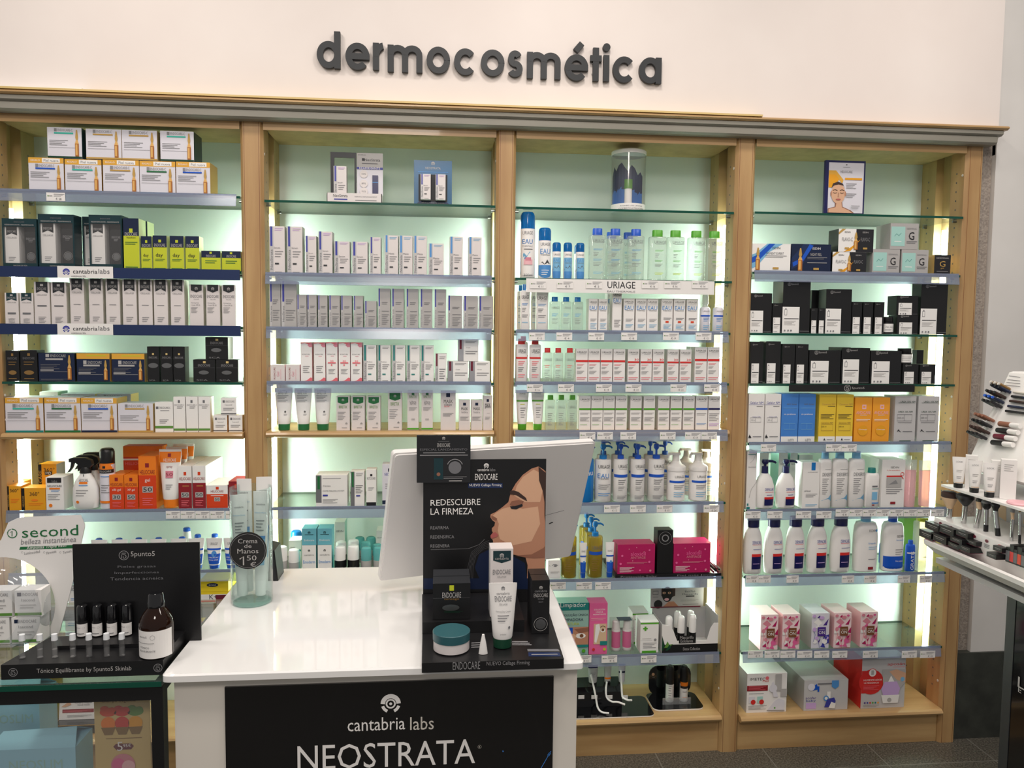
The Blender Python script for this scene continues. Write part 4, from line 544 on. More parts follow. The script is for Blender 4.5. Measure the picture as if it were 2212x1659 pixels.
def make(kind,W,H,D=None):
    """a product at the origin: front at y=0, base at z=0"""
    sh,nm,cat,d,cols,desc,art=K[kind]; D=D or d
    if sh=='box':
        b=MB(); c=(cols+[cols[0]]*2)[:3]
        b.box(-W/2,W/2,0,D,0,H,cols[0],top=c[2] if len(cols)>2 else cols[0],side=c[1])
        e=.0006
        if W>.05: b.box(-W/2+.004,W/2-.004,e*2,.0022,H,H+e*.5,cols[0])
        draw(b,art,W,H,flat()); return b.build(nm)
    if sh=='trig': return trigger(W,H,cols,art)
    r=empty(nm); R0=W/2
    for pn,ci,secs,ex in SH[sh]:
        b=MB(); m=cols[min(ci,len(cols)-1)]; cy=R0*SH[sh][0][2][1][2]
        if secs in('spout','spout2','handle'):
            z0={'spout':.805,'spout2':.86,'handle':.8}[secs]*H
            b.loft([(z0,R0*.14,R0*.14),(H*.93,R0*.14,R0*.14)] if secs!='handle' else [(z0,R0*.42,R0*.42),(H*.9,R0*.36,R0*.36),(H*.93,R0*.42,R0*.3)],m,n=12,c=(0,cy))
            if secs=='handle':
                b.box(-R0*.75,R0*.4,cy-R0*.28,cy+R0*.28,H*.925,H*.965,m); b.tube([(-R0*.7,cy,H*.945),(-R0*.86,cy,H*.92),(-R0*.9,cy,H*.86)],R0*.12,m,8)
            else:
                b.loft([(H*.90,R0*.2,R0*.2),(H*.93,R0*.34,R0*.3),(H*.97,R0*.36,R0*.3),(H,R0*.26,R0*.24)],m,n=14,c=(0,cy))
                b.tube([(0,cy,H*.965),(R0*.7,cy-R0*.05,H*.965),(R0*1.0,cy-R0*.08,H*.945),(R0*1.08,cy-R0*.08,H*.925)],R0*.15,m,8,R0*.09)
            b.build(pn,r); continue
        S=[(z*H,a*R0,d_*R0) for z,a,d_ in secs]
        b.loft(S,m,n=28,ex=ex,c=(0,cy))
        if ci==0 and art and pn=='body':
            def mf(x,z,k):
                a,dd=prof(secs,z/H); hw=a*R0; t=min(.985,abs(x)*.97/(W/2)); xx=math.copysign(t*hw,x)
                return (xx,cy-dd*R0*(1-t**ex)**(1/ex)-EPS*(k+2),z)
            mf.curved=True; draw(b,art,W,H,mf)
        if pn=='body' and m in('clearb','oil') :
            q=.8 if m=='oil' else .93; mm='oil' if m=='oil' else 'film'
            if m=='oil': b.loft([(.03*H,R0*.9,R0*.9),(q*.7*H,R0*.9,R0*.9)],mm,n=20,c=(0,cy))
        b.build(pn,r)
    return r
def trigger(W,H,cols,art):
    r=empty('spray_bottle'); R0=W/2; cy=R0*.5; b=MB()
    S=[(0,.8,.44),(.02,.93,.5),(.18,1,.54),(.4,.95,.5),(.55,.75,.42),(.66,.45,.34),(.7,.4,.3)]
    b.loft([(z*H,a*R0,c*R0) for z,a,c in S],'white',n=28,ex=2.4,c=(0,cy))
    def mf(x,z,k):
        a,dd=prof(S,z/H); t=min(.98,abs(x)*.97/(W/2)); return (math.copysign(t*a*R0,x),cy-dd*R0*(1-t**2.4)**(1/2.4)-EPS*(k+2),z)
    mf.curved=True; draw(b,art,W,H,mf); b.build('body',r)
    b=MB(); b.loft([(H*.70,R0*.44,R0*.36),(H*.78,R0*.42,R0*.34),(H*.82,R0*.3,R0*.3)],'black',n=18,c=(-.0,cy)); b.build('collar',r)
    b=MB(); X=lambda u:-R0*1.15+u*R0*1.75
    b.prism([(X(.0),H*.98),(X(.12),H*1.0),(X(.7),H*1.0),(X(.95),H*.95),(X(1),H*.86),(X(.85),H*.8),(X(.5),H*.81),(X(.3),H*.9),(X(0),H*.92)],cy-R0*.22,cy+R0*.22,'y','black')
    b.prism([(X(.08),H*.93),(X(.22),H*.93),(X(.12),H*.8),(X(-.02),H*.72),(X(-.1),H*.71),(X(.03),H*.8)],cy-R0*.12,cy+R0*.12,'y','black')
    b.prism([(X(.34),H*.84),(X(.46),H*.82),(X(.40),H*.75),(X(.34),H*.73)],cy-R0*.08,cy+R0*.08,'y','black'); b.build('trigger_head',r)
    return r
def copy(o):
    c=o.copy(); COL.objects.link(c)
    for ch in CHILD.get(o.name,[]):
        d=ch.copy(); COL.objects.link(d); d.parent=c
    return c
REG={'A1':(0,160,3.95),'A2':(0,450,3.95),'A3':(0,720,3.95),'A4':(0,1080,3.95),'A5':(0,1380,4.608),'B1':(550,230,3.8138),'B2':(550,600,3.8138),'B3':(550,900,3.8138),
'C1':(1090,240,3.95),'C2':(1090,600,3.95),'C3':(1170,920,4.608),'C4':(1170,1240,4.608),'D1':(1580,280,3.5),'D2':(1590,600,4.2538),'D3':(1590,950,4.2538),'D4':(1590,1269,4.2538)}
def px(reg,x,y): ox,oy,s=REG[reg]; return ox+x/s,oy+y/s
ORD=['first','second','third','fourth','fifth','sixth','seventh','eighth','ninth','tenth','eleventh','twelfth','thirteenth','fourteenth','fifteenth','sixteenth']
SN=['','top shelf','second shelf','third shelf','fourth shelf','fifth shelf','sixth shelf','seventh shelf','eighth shelf','base shelf']
LAB=[]; SHELVES={}
def row(bay,sh,reg,base,items,z=None,Y=.012,where=''):
    """base: (xa, ya, xb, yb) the line the products stand on; items: 'kind x0 x1 top [y=offset] [d=depth]' separated by commas"""
    if z is None:
        xa,ya,xb,yb=base; z=(at(*px(reg,xa,ya),Y).z+at(*px(reg,xb,yb),Y).z)/2; SHELVES[(bay,sh)]=z
    L=[]
    for it in items.split(','):
        t=it.split()
        if not t: continue
        kd=t[0]; x0,x1,tp=[float(a) for a in t[1:4]]; op=dict(a.split('=') for a in t[4:]); yy=Y+float(op.get('y',0))
        d=float(op['d']) if 'd' in op else None
        xm=(x0+x1)/2; ym=base[1]+(base[3]-base[1])*((xm-base[0])/((base[2]-base[0]) or 1))
        A=at(*px(reg,x0,(tp+ym)/2),yy); B=at(*px(reg,x1,(tp+ym)/2),yy); T=at(*px(reg,xm,tp),yy)
        L.append([kd,(A.x+B.x)/2,B.x-A.x-.0012,T.z-z,yy,d])
    out={}
    for q in L:
        same=[p for p in L if p[0]==q[0] and p[5]==q[5] and abs(p[3]/q[3]-1)<.06 and abs(p[2]/q[2]-1)<.14]
        q.append((q[0],q[5],round(sum(p[3] for p in same)/len(same),3),round(min(p[2] for p in same),3)))
    for q in L:
        kd,xc,_,_,yy,d,key=q; H,W=key[2],key[3]; mk=(kd,d,H,W)
        if mk in CACHE: o=copy(CACHE[mk])
        else:
            n0=len(COL.objects); o=make(kd,W,H,d); CACHE[mk]=o; CHILD[o.name]=[c for c in COL.objects[n0:] if c.parent==o]
        o.location=(xc,yy,z+.0004); cat=K[kd][2]; o['category']=cat; LAB.append((o,K[kd][5],bay,sh,xc,where or ('at the back' if yy-Y>.03 and 'behind' not in K[kd][5] else ''),yy)); out[kd]=max(out.get(kd,0),z+H)
        o['group']=f"{K[kd][2]} items on the {SN[sh]} of the {BN[bay]}"
    return out,z
CACHE={}
def label_all():
    by={}
    for e in LAB: by.setdefault((e[1],e[2],e[3],e[5]),[]).append(e)
    for (desc,bay,sh,wh),L in by.items():
        L.sort(key=lambda e:(round(e[4],3),e[6]))
        for i,e in enumerate(L):
            pl=f"{wh+' ' if wh else ''}on {SN[sh]}, {BN[bay]}"
            if len(L)==1: s=f"{desc} {pl}"
            else:
                od='leftmost' if i==0 else 'rightmost' if i==len(L)-1 and len(L)>2 else ORD[min(i,15)]+' from left'
                s=f"{desc}, {od} {pl}"
            if len(s.split())>16: s=s.replace(' from left','').replace(' at the back on',' at back,').replace(' behind the front row',' behind').replace(' shelf,',',')
            e[0]['label']=s

# ---------------------------------------------------------------- bay 1
r_,z=row(1,1,'A1',(245,1000,1790,1040),'aB 240 550 708,aT 555 868 730,aG 878 1190 735,aGr 1192 1498 745,aB 1502 1795 757')
row(1,1,'A1',(403,712,1665,750),'aT0 403 700 455,aG0 733 1037 470,aG0 1040 1342 482,aT0 1357 1665 490',z=max(r_.values())+.001,where='stacked')
row(1,2,'A2',(0,500,2050,540),'lime0 1052 1190 92,lime0 1130 1262 108 y=.065,lime1 1203 1297 238,lime1 1300 1430 230,lime1 1447 1572 237,lime1 1582 1702 243,lime2 1716 1885 360,lime2 1892 2057 370')
row(1,3,'A2',(40,990,2010,1012),'cel0 42 160 722,cel0 165 292 722,cel1 293 427 630,cel1 434 572 632,cel2 590 728 600,cel2 752 887 600,cel2 893 1033 602,cel2 1040 1172 604,cel2 1177 1305 606,cel2 1310 1435 608,cel2 1455 1575 612,cel3 1617 1737 652,cel3 1755 1880 652,cel3 1893 2012 652')
r_,z=row(1,4,'A2',(50,1478,2035,1480),'blk0 50 165 1213,blk0 175 320 1213,aN 328 640 1237,aNG 645 948 1240,aNG 953 1235 1240,blk1 1255 1360 1180,blk1 1370 1475 1180,blk1 1478 1580 1180,blk2 1648 1838 1293,blk2 1842 2035 1293')
row(1,4,'A2',(1752,1287,1947,1287),'blk2 1752 1947 1100',z=r_['blk2']+.001,where='stacked')
r_,z=row(1,5,'A3',(45,848,2070,840),'aT 45 372 550,aC20 380 690 550,aB 693 1000 552,aG0 1007 1308 600,oilf 1322 1478 590,gel1 1480 1583 543,gel1 1588 1690 543,gel1 1692 1795 543,sec1 1815 1945 700,sec1 1950 2070 700,isd 340 500 500 y=.12,aG0 520 820 515 y=.11 d=.07,aG0 830 1120 520 y=.11 d=.07')
row(1,5,'A3',(1883,693,2035,693),'sec1 1883 2018 553',z=r_['sec1']+.001,where='stacked')
row(1,6,'A3',(60,1508,1900,1495),'ora0 55 180 1305,ora1 182 390 1320,ora0 122 205 1270 y=.07 d=.05,ora2 330 488 1118 y=.075,hw 392 545 1230 d=.07,trig 590 825 1078,trig 655 880 1045 y=.055,trig 715 935 1020 y=.11,aero 828 958 990,ho0 934 1058 1210,ho1 1060 1180 1210,ho2 1183 1335 1052,htube 1337 1540 995,htube 1400 1590 975 y=.06,htube 1460 1648 955 y=.12,ho3 1055 1390 965 y=.14,hwr 1520 1640 1132,hwr 1643 1757 1132,hwl 1762 1945 1300,hdr 1950 2070 1265')
row(1,7,'A4',(1740,590,1955,588),'ut 760 905 352,ut 930 1085 352,ut 1098 1250 352,ut 1262 1415 350,ut 1445 1585 345,ut 1597 1737 338,ut 1743 1893 332,ut 1895 2040 332,utr 790 890 335 y=.07,utr 960 1060 335 y=.07,utr 1130 1230 330 y=.07,utr 1300 1400 325 y=.07,utr 1500 1600 320 y=.07,utr 1640 1730 290 y=.1,utr 1780 1880 285 y=.1,utr 1540 1640 240 y=.14')
r_,z=row(1,8,'A4',(550,1112,1950,1100),'isd 555 670 897,sch0 1650 1765 895,sch0 1770 1850 895,sch0 1852 1960 895')
row(1,8,'A4',(550,890,670,890),'isd 580 690 728',z=r_['isd']+.001,where='stacked'); r2,_=row(1,8,'A4',(1650,890,1950,890),'sch1 1650 1960 785',z=r_['sch0']+.001); row(1,8,'A4',(1650,785,1950,785),'sch2 1700 1950 690',z=r2['sch1']+.001)
# bay 2
row(2,2,'B1',(115,1375,1870,1410),'nv 120 250 988,nv 262 400 990,nv 412 515 1065,nv 525 642 1032,nv 655 785 1112,nv 803 932 1115,nv 950 1040 1077,nb 1068 1187 1070,nb 1190 1303 1072,nb 1308 1420 1075,nb 1432 1560 1130,nb 1600 1722 1062,nb 1760 1873 1068')
row(2,3,'B2',(125,410,1965,432),'nsb 122 215 28,nsb 218 348 28,ns 350 430 140,ns 434 512 140,ns 516 607 145,ns 612 705 147,ns 710 803 148,ns 810 900 152,ns 907 1005 192,ns 1018 1117 102,ns 1127 1235 87,ns 1243 1355 90,ns 1360 1470 90,ns 1475 1585 95,ns 1592 1712 147,ns 1722 1843 147,ns 1848 1968 152')
r_,z=row(2,4,'B2',(130,858,1940,862),'rs0 130 250 720,rs0 253 375 720,rs1 378 475 535,rs1 487 585 535,rs2 588 685 535,rs2 692 787 535,rs2 790 887 535,nt 893 1005 555,nt 1012 1122 557,nt 1132 1243 558,nt 1252 1362 560,nt 1367 1478 562,nm 1487 1582 627,nm2 1587 1762 690,nm2 1767 1940 690')
row(2,4,'B2',(1675,683,1845,683),'nm2 1675 1845 508',z=r_['nm2']+.001,where='stacked')
row(2,5,'B2',(155,1260,1960,1255),'bt 158 308 912,bt 318 470 912,bt 478 632 912,bc 672 785 978,bc 795 910 978,bc 925 1038 980,bc 1098 1215 943,bu 1257 1353 935,bu 1373 1470 935,mk0 1532 1658 935,mk1 1682 1778 1008,mk1 1782 1878 1008,mk2 1882 1960 972')
row(2,6,'B3',(503,742,1100,733),'peel 503 765 485,gst 790 905 453,ret 918 1003 438,ner 1050 1178 393')
r_,z=row(2,7,'B3',(183,1308,1040,1300),'rolw 183 265 1078,rolw 258 365 1105 y=-.0,ew 390 508 1060,ew 518 637 1060,rolk 648 750 1080,rolk 755 862 1075,rolc 864 968 1090,rolc 972 1062 1088,ew2 285 385 1022 y=.075,rolb 290 385 948 y=.14,rolk 660 755 1045 y=.07,rolk 760 860 1020 y=.07,rolc 866 962 1035 y=.07,rolc 966 1050 1060 y=.07,rolc 820 905 995 y=.13,rolc 910 1000 1005 y=.13,isd 660 745 870 y=.13,isd 1002 1062 940 y=.13'.replace('rolw 258 365 1105 y=-.0','rolw 268 365 1105'))
row(2,7,'B3',(388,1055,660,1055),'eb 388 510 925,eb 514 640 925',z=r_['ew']+.001,where='stacked')
# bay 3
row(3,2,'C1',(145,1430,1870,1445),'ucan0 138 268 855,ucan1 293 405 993,ucan2 410 487 1122,ucan2 505 583 1122,ucan2 610 690 1122,ucan2 598 675 1142 y=.06,uwb 722 872 1002,uwb 877 1025 1004,uwb 1052 1203 1006,uwb 850 985 1025 y=.09,uwb 995 1130 1025 y=.09,uwg 1238 1387 1012,uwg 1393 1543 1016,uwg 1570 1723 1018,uwg 1727 1875 1020')
row(3,3,'C2',(120,455,1880,465),'ul 130 222 65,ul 268 375 65,ul 100 180 60 y=.07,ul 225 300 60 y=.07,uws 383 478 165,uws 483 572 165,uws 582 670 165,ue 715 795 182,ue 797 880 182,ue4 918 1000 120,ue4 875 955 110 y=.06,ue2 1010 1112 178,ue2 1117 1212 178,ue2 1215 1310 178,ue3 1335 1435 180,ue3 1440 1542 180,ue3 1547 1653 180,me 1680 1768 145,me 1790 1882 145')
row(3,4,'C2',(100,893,1830,898),'ulr 94 197 520,ulr 205 318 520,uwr 325 410 600,uwr 415 505 603,uwr 515 603 603,ur 607 710 608,ur 713 815 608,ur 817 922 608,ur 925 1030 610,ur3 1045 1153 612,ur3 1157 1258 612,ur3 1262 1362 612,ur3 1385 1487 614,ur3 1490 1598 614,ur 1620 1727 594,ur 1731 1835 594,ulr 120 200 500 y=.07,ur 1580 1640 590 y=.07')
row(3,5,'C2',(100,1298,1840,1298),'ug 97 210 960,ug 222 350 960,uwn 350 435 1003,uwn 442 530 1005,uwn 537 625 1007,ugc 635 735 1010,ugc 738 838 1010,ugc 840 940 1010,ugc 943 1047 1010,ugc 1065 1175 1012,ugc 1180 1287 1012,ugc 1305 1410 1014,ugc 1413 1515 1014,ugc 1518 1625 1014,ubc 1630 1732 1010,unc 1737 1840 1010')
row(3,6,'C3',(540,762,1690,752),'upb 370 535 190,upe 543 710 192,upx 718 883 190,upx 890 1055 192,upx 1077 1245 190,uca 1260 1468 258,uca 1482 1690 255,upx 20 160 148 y=.1,upx 190 330 148 y=.1,upx 560 690 150 y=.1,upx 700 840 150 y=.1,upx 880 1020 185 y=.1,upx 1030 1160 152 y=.1,upx 1175 1310 152 y=.1,uca 1380 1560 232 y=.1,uca 1590 1740 232 y=.1')
row(3,7,'C3',(200,1520,640,1515),'eye 62 190 1340,uoil 198 370 985,uoil 460 632 970,uoil 385 530 880 y=.13,uoil 430 580 925 y=.065,utu 378 455 1170,utu 638 728 1165')
row(3,8,'C4',(480,797,1160,785),'lim 150 468 290,hid 472 655 290,cru 980 1165 475 d=.07,cru 900 1060 375 y=.08 d=.07')
# bay 4
r_,z=row(4,2,'D1',(160,1078,1650,1098),'isw 150 447 862,isk 452 752 868,isg 762 1020 927,ger 1065 1272 907,ger 1277 1495 907,gek 1532 1657 948')
row(4,2,'D1',(808,922,1075,922),'isg 808 1075 753',z=r_['isg']+.001,where='stacked'); row(4,2,'D1',(1200,905,1415,905),'ger 1200 1415 710 d=.09',z=r_['ger']+.001,where='stacked')
r_,z=row(4,3,'D2',(140,512,1950,518),'f1 130 328 143,f2 332 424 235,f3 427 680 28,f0 388 470 30 y=.06,f0 690 790 115 y=.07,f2 684 750 282,f2 755 818 282,f1 822 1060 107,f2 1064 1155 222,f2 1160 1262 225,f2 1267 1362 225,fj 1366 1470 360,f4 1478 1672 345,f3 1680 1955 48')
row(4,3,'D2',(1470,338,1690,338),'f4 1472 1672 165',z=r_['f4']+.001,where='stacked')
r_,z=row(4,4,'D2',(120,972,1830,975),'f6 120 258 583,f6 262 415 585,f6 420 540 607,f6 545 662 613,f5 666 962 668,f5 966 1228 648,f5 1232 1518 670,f4 1522 1680 797,f4 1688 1833 797,f0 905 1050 640 y=.07,f0 1655 1718 665 y=.07')
row(4,4,'D2',(1522,792,1650,792),'fj2 1524 1650 650',z=r_['f4']+.001)
row(4,5,'D2',(112,1512,1860,1508),'gel 112 258 1068,gel 262 413 1070,blu 416 570 1068,blu 573 728 1070,yel 760 915 1075,yel 918 1078 1078,ogc 1083 1250 1103,ogc 1252 1410 1103,ure 1455 1650 1090,ure 1665 1866 1090')
row(4,6,'D3',(120,632,1850,622),'cer 95 188 110,dcp 192 374 190,dcp 378 578 190,lrp 610 765 210,dex 768 888 112,dex 892 1046 112,dex 1050 1195 112,isb 1198 1328 265,isc 1335 1550 185 d=.08,pkt 1553 1680 192,pkt 1700 1866 198,isd 205 300 118 y=.09,isd 385 470 125 y=.09,isd 490 560 122 y=.09,isd 570 700 140 y=.09,isc 1262 1335 170 y=.09,pkt 1500 1630 150 y=.09')
row(4,7,'D3',(170,1236,1750,1212),'dca 82 258 725,dca 264 465 722,dca 470 657 718,dca 664 870 715,dca 880 1083 712,isu 1112 1325 705,isn 1368 1565 705,isr 1572 1655 928,mlk 1665 1812 690,isr 1325 1390 928 y=.1,grn 1535 1645 690 y=.09')
row(4,8,'D4',(220,570,1300,550),'ont 222 388 248,ont 425 585 242,onv 692 856 240,ont 895 1060 240,ont 1137 1303 236')
row(4,9,'D4',(100,1150,1550,1143),'ime 98 465 790,aco 622 1028 850,apo 1150 1553 640',z=ZB4)

# ---------------------------------------------------------------- shelves, rails, tags, banners
SHELVES[(2,1)]=at(*px('B1',1000,790),.0).z; SHELVES[(3,1)]=at(*px('C1',1000,836),.0).z; SHELVES[(4,1)]=at(*px('D1',900,636),.0).z
SHELVES[(3,7)]=SHELVES[(3,7)]; WOODS=((1,5),(2,5),(3,5))
RAILS={(1,1),(1,6),(1,7),(1,8),(2,2),(2,3),(2,4),(2,6),(2,7),(3,3),(3,4),(3,5),(3,6),(3,7),(3,8),(4,2),(4,5),(4,6),(4,7),(4,8)}
for (bay,sh),z in sorted(SHELVES.items()):
    if sh==9: continue
    a,c=XI[bay]; wood=(bay,sh) in WOODS
    r=empty('wood_shelf' if wood else 'glass_shelf',(0,0,z)); g=DEP-.002
    tag(r,(f'fixed beech shelf with rounded nose, {SN[sh]} of {BN[bay]}' if wood else f'green-edged glass shelf, {SN[sh]} of {BN[bay]}'),'shelf','wooden middle shelves' if wood else 'glass shelves of the wall')
    b=MB()
    if wood:
        b.prism([(g,-.0002),(-.008,-.0002),(-.015,-.004),(-.018,-.010),(-.015,-.017),(-.008,-.0205),(g,-.0205)],a+.001,c-.001,'x','woodh'); b.build('board',r)
    else:
        t=.008; b.box(a+.002,c-.002,.0015,g,-t,-.0002,'glass'); b.build('pane',r)
        b=MB(); b.box(a+.002,c-.002,.0,.0014,-t,-.0002,'gedge'); b.box(a+.002,c-.002,g,g+.001,-t,-.0002,'gedge'); b.build('edge',r)
        for xs,sg in ((a,1),(c,-1)):
            for yy in (.04,.21):
                b=MB(); b.tube([(xs,yy,-t-.0045),(xs+sg*.014,yy,-t-.0045)],.004,'metal',8); b.build('peg',r)
    if (bay,sh) in RAILS:
        b=MB(); x0,x1=a+.004,c-.012; f=-.021 if wood else -.003
        b.prism([(f,.002),(f-.003,.004),(f-.010,-.034),(f-.008,-.035),(f-.001,-.001)],x0,x1,'x','rail')
        b.box(x0,x1,f-.0038,f-.0015,-.002,.0045,'rail'); b.build('price_rail',r)
def tags(bay,sh,reg,y0,y1,xs,w,pr=(),Y=-.017):
    z=SHELVES[(bay,sh)]; n=len(xs)
    for i,x in enumerate(xs):
        A=at(*px(reg,x,(y0+y1)/2),Y); B=at(*px(reg,x+w,(y0+y1)/2),Y); W=B.x-A.x; H=.026; zc=at(*px(reg,x,(y0+y1)/2),Y).z
        b=MB(); b.box(-W/2,W/2,0,.0006,0,H,'paper'); p=pr[i] if i<len(pr) else '9'
        draw(b,f'l .4 .5 .97 .9 3 dim|c .1 .6 .035 sage|l .15 .5 .33 .7 1 gray|t .66 .26 .3 .26 dim € {p}',W,H,flat())
        o=b.build('price_tag',loc=((A.x+B.x)/2,Y,zc-H/2))
        od=('leftmost' if i==0 else 'rightmost' if i==n-1 else ORD[min(i,15)]+' from left') if n>1 else 'only one'
        tag(o,f'white paper price tag, {od} on the rail of {SN[sh]}, {BN[bay]}','price tag',f'price tags on the {SN[sh]} of the {BN[bay]}')
tags(1,1,'A1',1012,1078,[395],160,['28'],-.0135); tags(1,6,'A3',1515,1585,[1415,1541,1667,1793,1925],122,['25','27','32','31','22'])
tags(3,3,'C2',468,532,[208,442,715,995,1352,1630],135,['13','4','19','18','19','12']); tags(3,4,'C2',910,972,[190,456,780,1032,1415,1703],135,['16','4','19','21','21','19'])
tags(3,5,'C2',1318,1380,[640,790,988,1325,1540,1678],134,['6','15','19','14','19','13'],-.034)
tags(3,6,'C3',790,860,[622,880,1145,1612],156,['12','13','15','24']); tags(3,7,'C3',1562,1625,[85,345,533],156,['7','25','19']); tags(3,8,'C4',810,888,[340,597,988],155,['13','5','5'])
tags(4,5,'D2',1532,1596,[228,826,968],140,['12','21','25']); tags(4,6,'D3',660,720,[85,287,550,737],140,['21','32','16','21']); tags(4,6,'D3',640,705,[915+125*i for i in range(8)],122,['8','14','9','8','9','12','9','15'])
tags(4,7,'D3',1250,1315,[92,206,463,972,1178,1487,1688],112,['8','12','9','8','6','12','21']); tags(4,8,'D4',585,650,[108,262,406,562,718,884,1165,1523,1692],138,['7','9','12','19','21','6','8','12','15'])
for o in list(COL.objects):   # the long run of tags on the sixth shelf of the right bay sits right of the loose four
    if o.name.startswith('price_tag') and 'sixth shelf, right bay' in o.get('label','') and o.location.x>at(*px('D3',905,670),-.017).x: o['label']=o['label'].replace('white paper price tag','price tag in the unbroken run').replace(' on the rail',' on rail')
def board(name,reg,x0,y0,x1,y1,Y,m,art,label,cat,th=.002,z0=None,tilt=0):
    A=at(*px(reg,x0,y0),Y); B=at(*px(reg,x1,y1),Y); W=B.x-A.x; H=A.z-B.z
    A2=at(*px(reg,x0,y1),Y); B2=at(*px(reg,x1,y0),Y); H=((A.z-A2.z)+(B2.z-B.z))/2; zc=(A.z+A2.z+B.z+B2.z)/4
    b=MB(); b.box(-W/2,W/2,0,th,-H/2,H/2,m); draw(b,art,W,H,lambda x,z,k:(x,-EPS*(k+1),z-H/2)); o=b.build(name,loc=((A.x+B.x)/2,Y,zc)); return tag(o,label,cat)
b_=board('shelf_banner','C1',185,1440,1788,1556,-.012,'paper','t .5 .62 .148 .5 ink URIAGE|t .5 .14 .148 .13 dim EAU THERMALE','white banner strip along the front of the second shelf, third bay','banner')
tags(3,2,'C1',1452,1506,[217,447,695,1172,1363,1600],138,['11','7','2','16','16','14'],-.0145)
board('shelf_banner','D2',488,982,1640,1048,-.010,'black','5 .46 .5 .026 silver|t .545 .5 .1 .36 silver 5punto5','black banner strip with ring mark under the black cartons, right bay','banner')
for sh,reg,y0,y1,ya,yb in ((2,'A2',505,600,495,595),(3,'A2',992,1082,983,1080)):
    A=XI[1][0]+.004; z=SHELVES[(1,sh)]; b=MB(); b.box(A,XI[1][1]-.004,-.011,-.004,z-.031,z+.003,'navy2'); tag(b.build('rail_strip'),f'navy plastic strip along the front of {SN[sh]}, left bay','shelf strip')
    board('brand_plate','A2',488,ya,965,yb,-.015,'paper','g .16 .5 .065 violet|t .5 .56 .44 .36 ink cantabria|t .84 .6 .2 .4 dim labs|t .38 .16 .26 .16 dim celebrate life',f'white plate with blue eye mark clipped on {SN[sh]}, left bay','sign')

# gift sets with windows
def gift(reg,x0,x1,top,lbl,y=.0):
    z=SHELVES[(1,2)]; Y=.012+y; ym=500; A=at(*px(reg,x0,ym-100),Y); B=at(*px(reg,x1,ym-100),Y); T=at(*px(reg,(x0+x1)/2,top),Y); W=B.x-A.x-.002; H=T.z-z; D=.055
    r=empty('gift_set',((A.x+B.x)/2,Y,z+.0004)); tag(r,lbl,'gift set','windowed gift sets on the second shelf of the left bay')
    b=MB(); e=.004; b.box(-W/2,W/2,0,D,H*.84,H,'dteal'); b.box(-W/2,W/2,0,D,0,H*.09,'dteal'); b.box(-W/2,-W/2+e,0,D,H*.09,H*.84,'dteal'); b.box(W/2-e,W/2,0,D,H*.09,H*.84,'dteal'); b.box(-W/2+e,W/2-e,D-.002,D,H*.09,H*.84,'dim')
    draw(b,'t .5 .93 .3 0 dim ENDOCARE|t .5 .87 .84 0 silver REDENSIFICANTE - REAFIRMANTE|t .5 .04 .4 0 silver NACIDAS DE VIDA',W,H,flat()); b.build('outer_box',r)
    for u0,u1,v1,m,art,nm in ((.03,.44,.84,'paper','p black .12 1 .88 1 .88 .76 .5 .82 .12 .76|t .5 .87 .6 .06 silver ENDOCARE|t .5 .7 .7 0 gray CELLAGE|l .25 .05 .75 .18 3 gray','white_carton'),(.62,.95,.74,'black','t .5 .78 .8 .07 gray ENDOCARE|l .3 .66 .7 .74 2 gray|c .5 .22 .3 metal|o .5 .22 .36 .06 silver','black_carton')):
        b=MB(); w_=(u1-u0)*W; h_=(v1-.09)*H-.001; b.box(-w_/2,w_/2,0,.035,0,h_,m); draw(b,art,w_,h_,flat()); b.build(nm,r,loc=(-W/2+(u0+u1)/2*W,.008,H*.09+.0005))
    b=MB(); b.face([(-W/2+e,.001,H*.09),(W/2-e,.001,H*.09),(W/2-e,.001,H*.84),(-W/2+e,.001,H*.84)],'film'); b.build('window_film',r)
gift('A2',22,322,88,'shortest windowed gift set, leftmost on second shelf, left bay'); gift('A2',330,640,52,'windowed gift set with two cartons, second from left on second shelf, left bay')
gift('A2',762,1048,58,'windowed gift set beside the tall lime carton, second shelf, left bay'); gift('A2',705,960,74,'windowed gift set half hidden behind another, second shelf, left bay',y=.06)

# displays on the top glass shelves
def dims(reg,x0,x1,y0,y1,Y): A=at(*px(reg,x0,y1),Y); B=at(*px(reg,x1,y1),Y); T=at(*px(reg,x0,y0),Y); return (A.x+B.x)/2,B.x-A.x,A.z,T.z-A.z
z=SHELVES[(2,1)]; xc,W,_,_=dims('B1',610,1048,362,785,.03); H=at(*px('B1',830,365),.05).z-z
r=empty('display_stand',(xc,.03,z+.0005)); tag(r,'grey and black cardboard display stand on top shelf, second bay','display stand')
b=MB(); Wf=W*.49; x0=-W/2
b.box(x0,x0+Wf,.05,.056,H*.9,H,'charcoal'); b.box(x0,x0+W*.07,.05,.056,0,H*.9,'charcoal'); b.box(x0+Wf-W*.035,x0+Wf,.05,.056,0,H*.9,'charcoal'); b.build('window_frame',r)
b=MB(); b.box(0,W*.5,0,.006,0,H,'lilac'); draw(b,'r .0 .72 1 1 silver|t .2 .96 .3 0 ink NOVEDAD|r .2 .85 .3 .9 ink|t .6 .87 .6 .05 ink NeoStrata|l .2 .78 .8 .82 1 dim|r .0 .69 1 .73 violet|t .5 .71 .8 0 white REAFIRMANTE|c .27 .6 .15 pearl|t .27 .6 .16 0 dim 100%|c .27 .42 .15 pearl|t .27 .42 .16 0 dim 89%|c .27 .27 .15 pearl|t .27 .27 .16 0 dim 91%|r .6 .16 .82 .58 navcap|r .6 .44 .82 .45 lblue',W*.5,H,lambda x,z_,k:(x+W*.25,-EPS*(k+1),z_)); b.build('info_panel',r,loc=(0,.05,0))
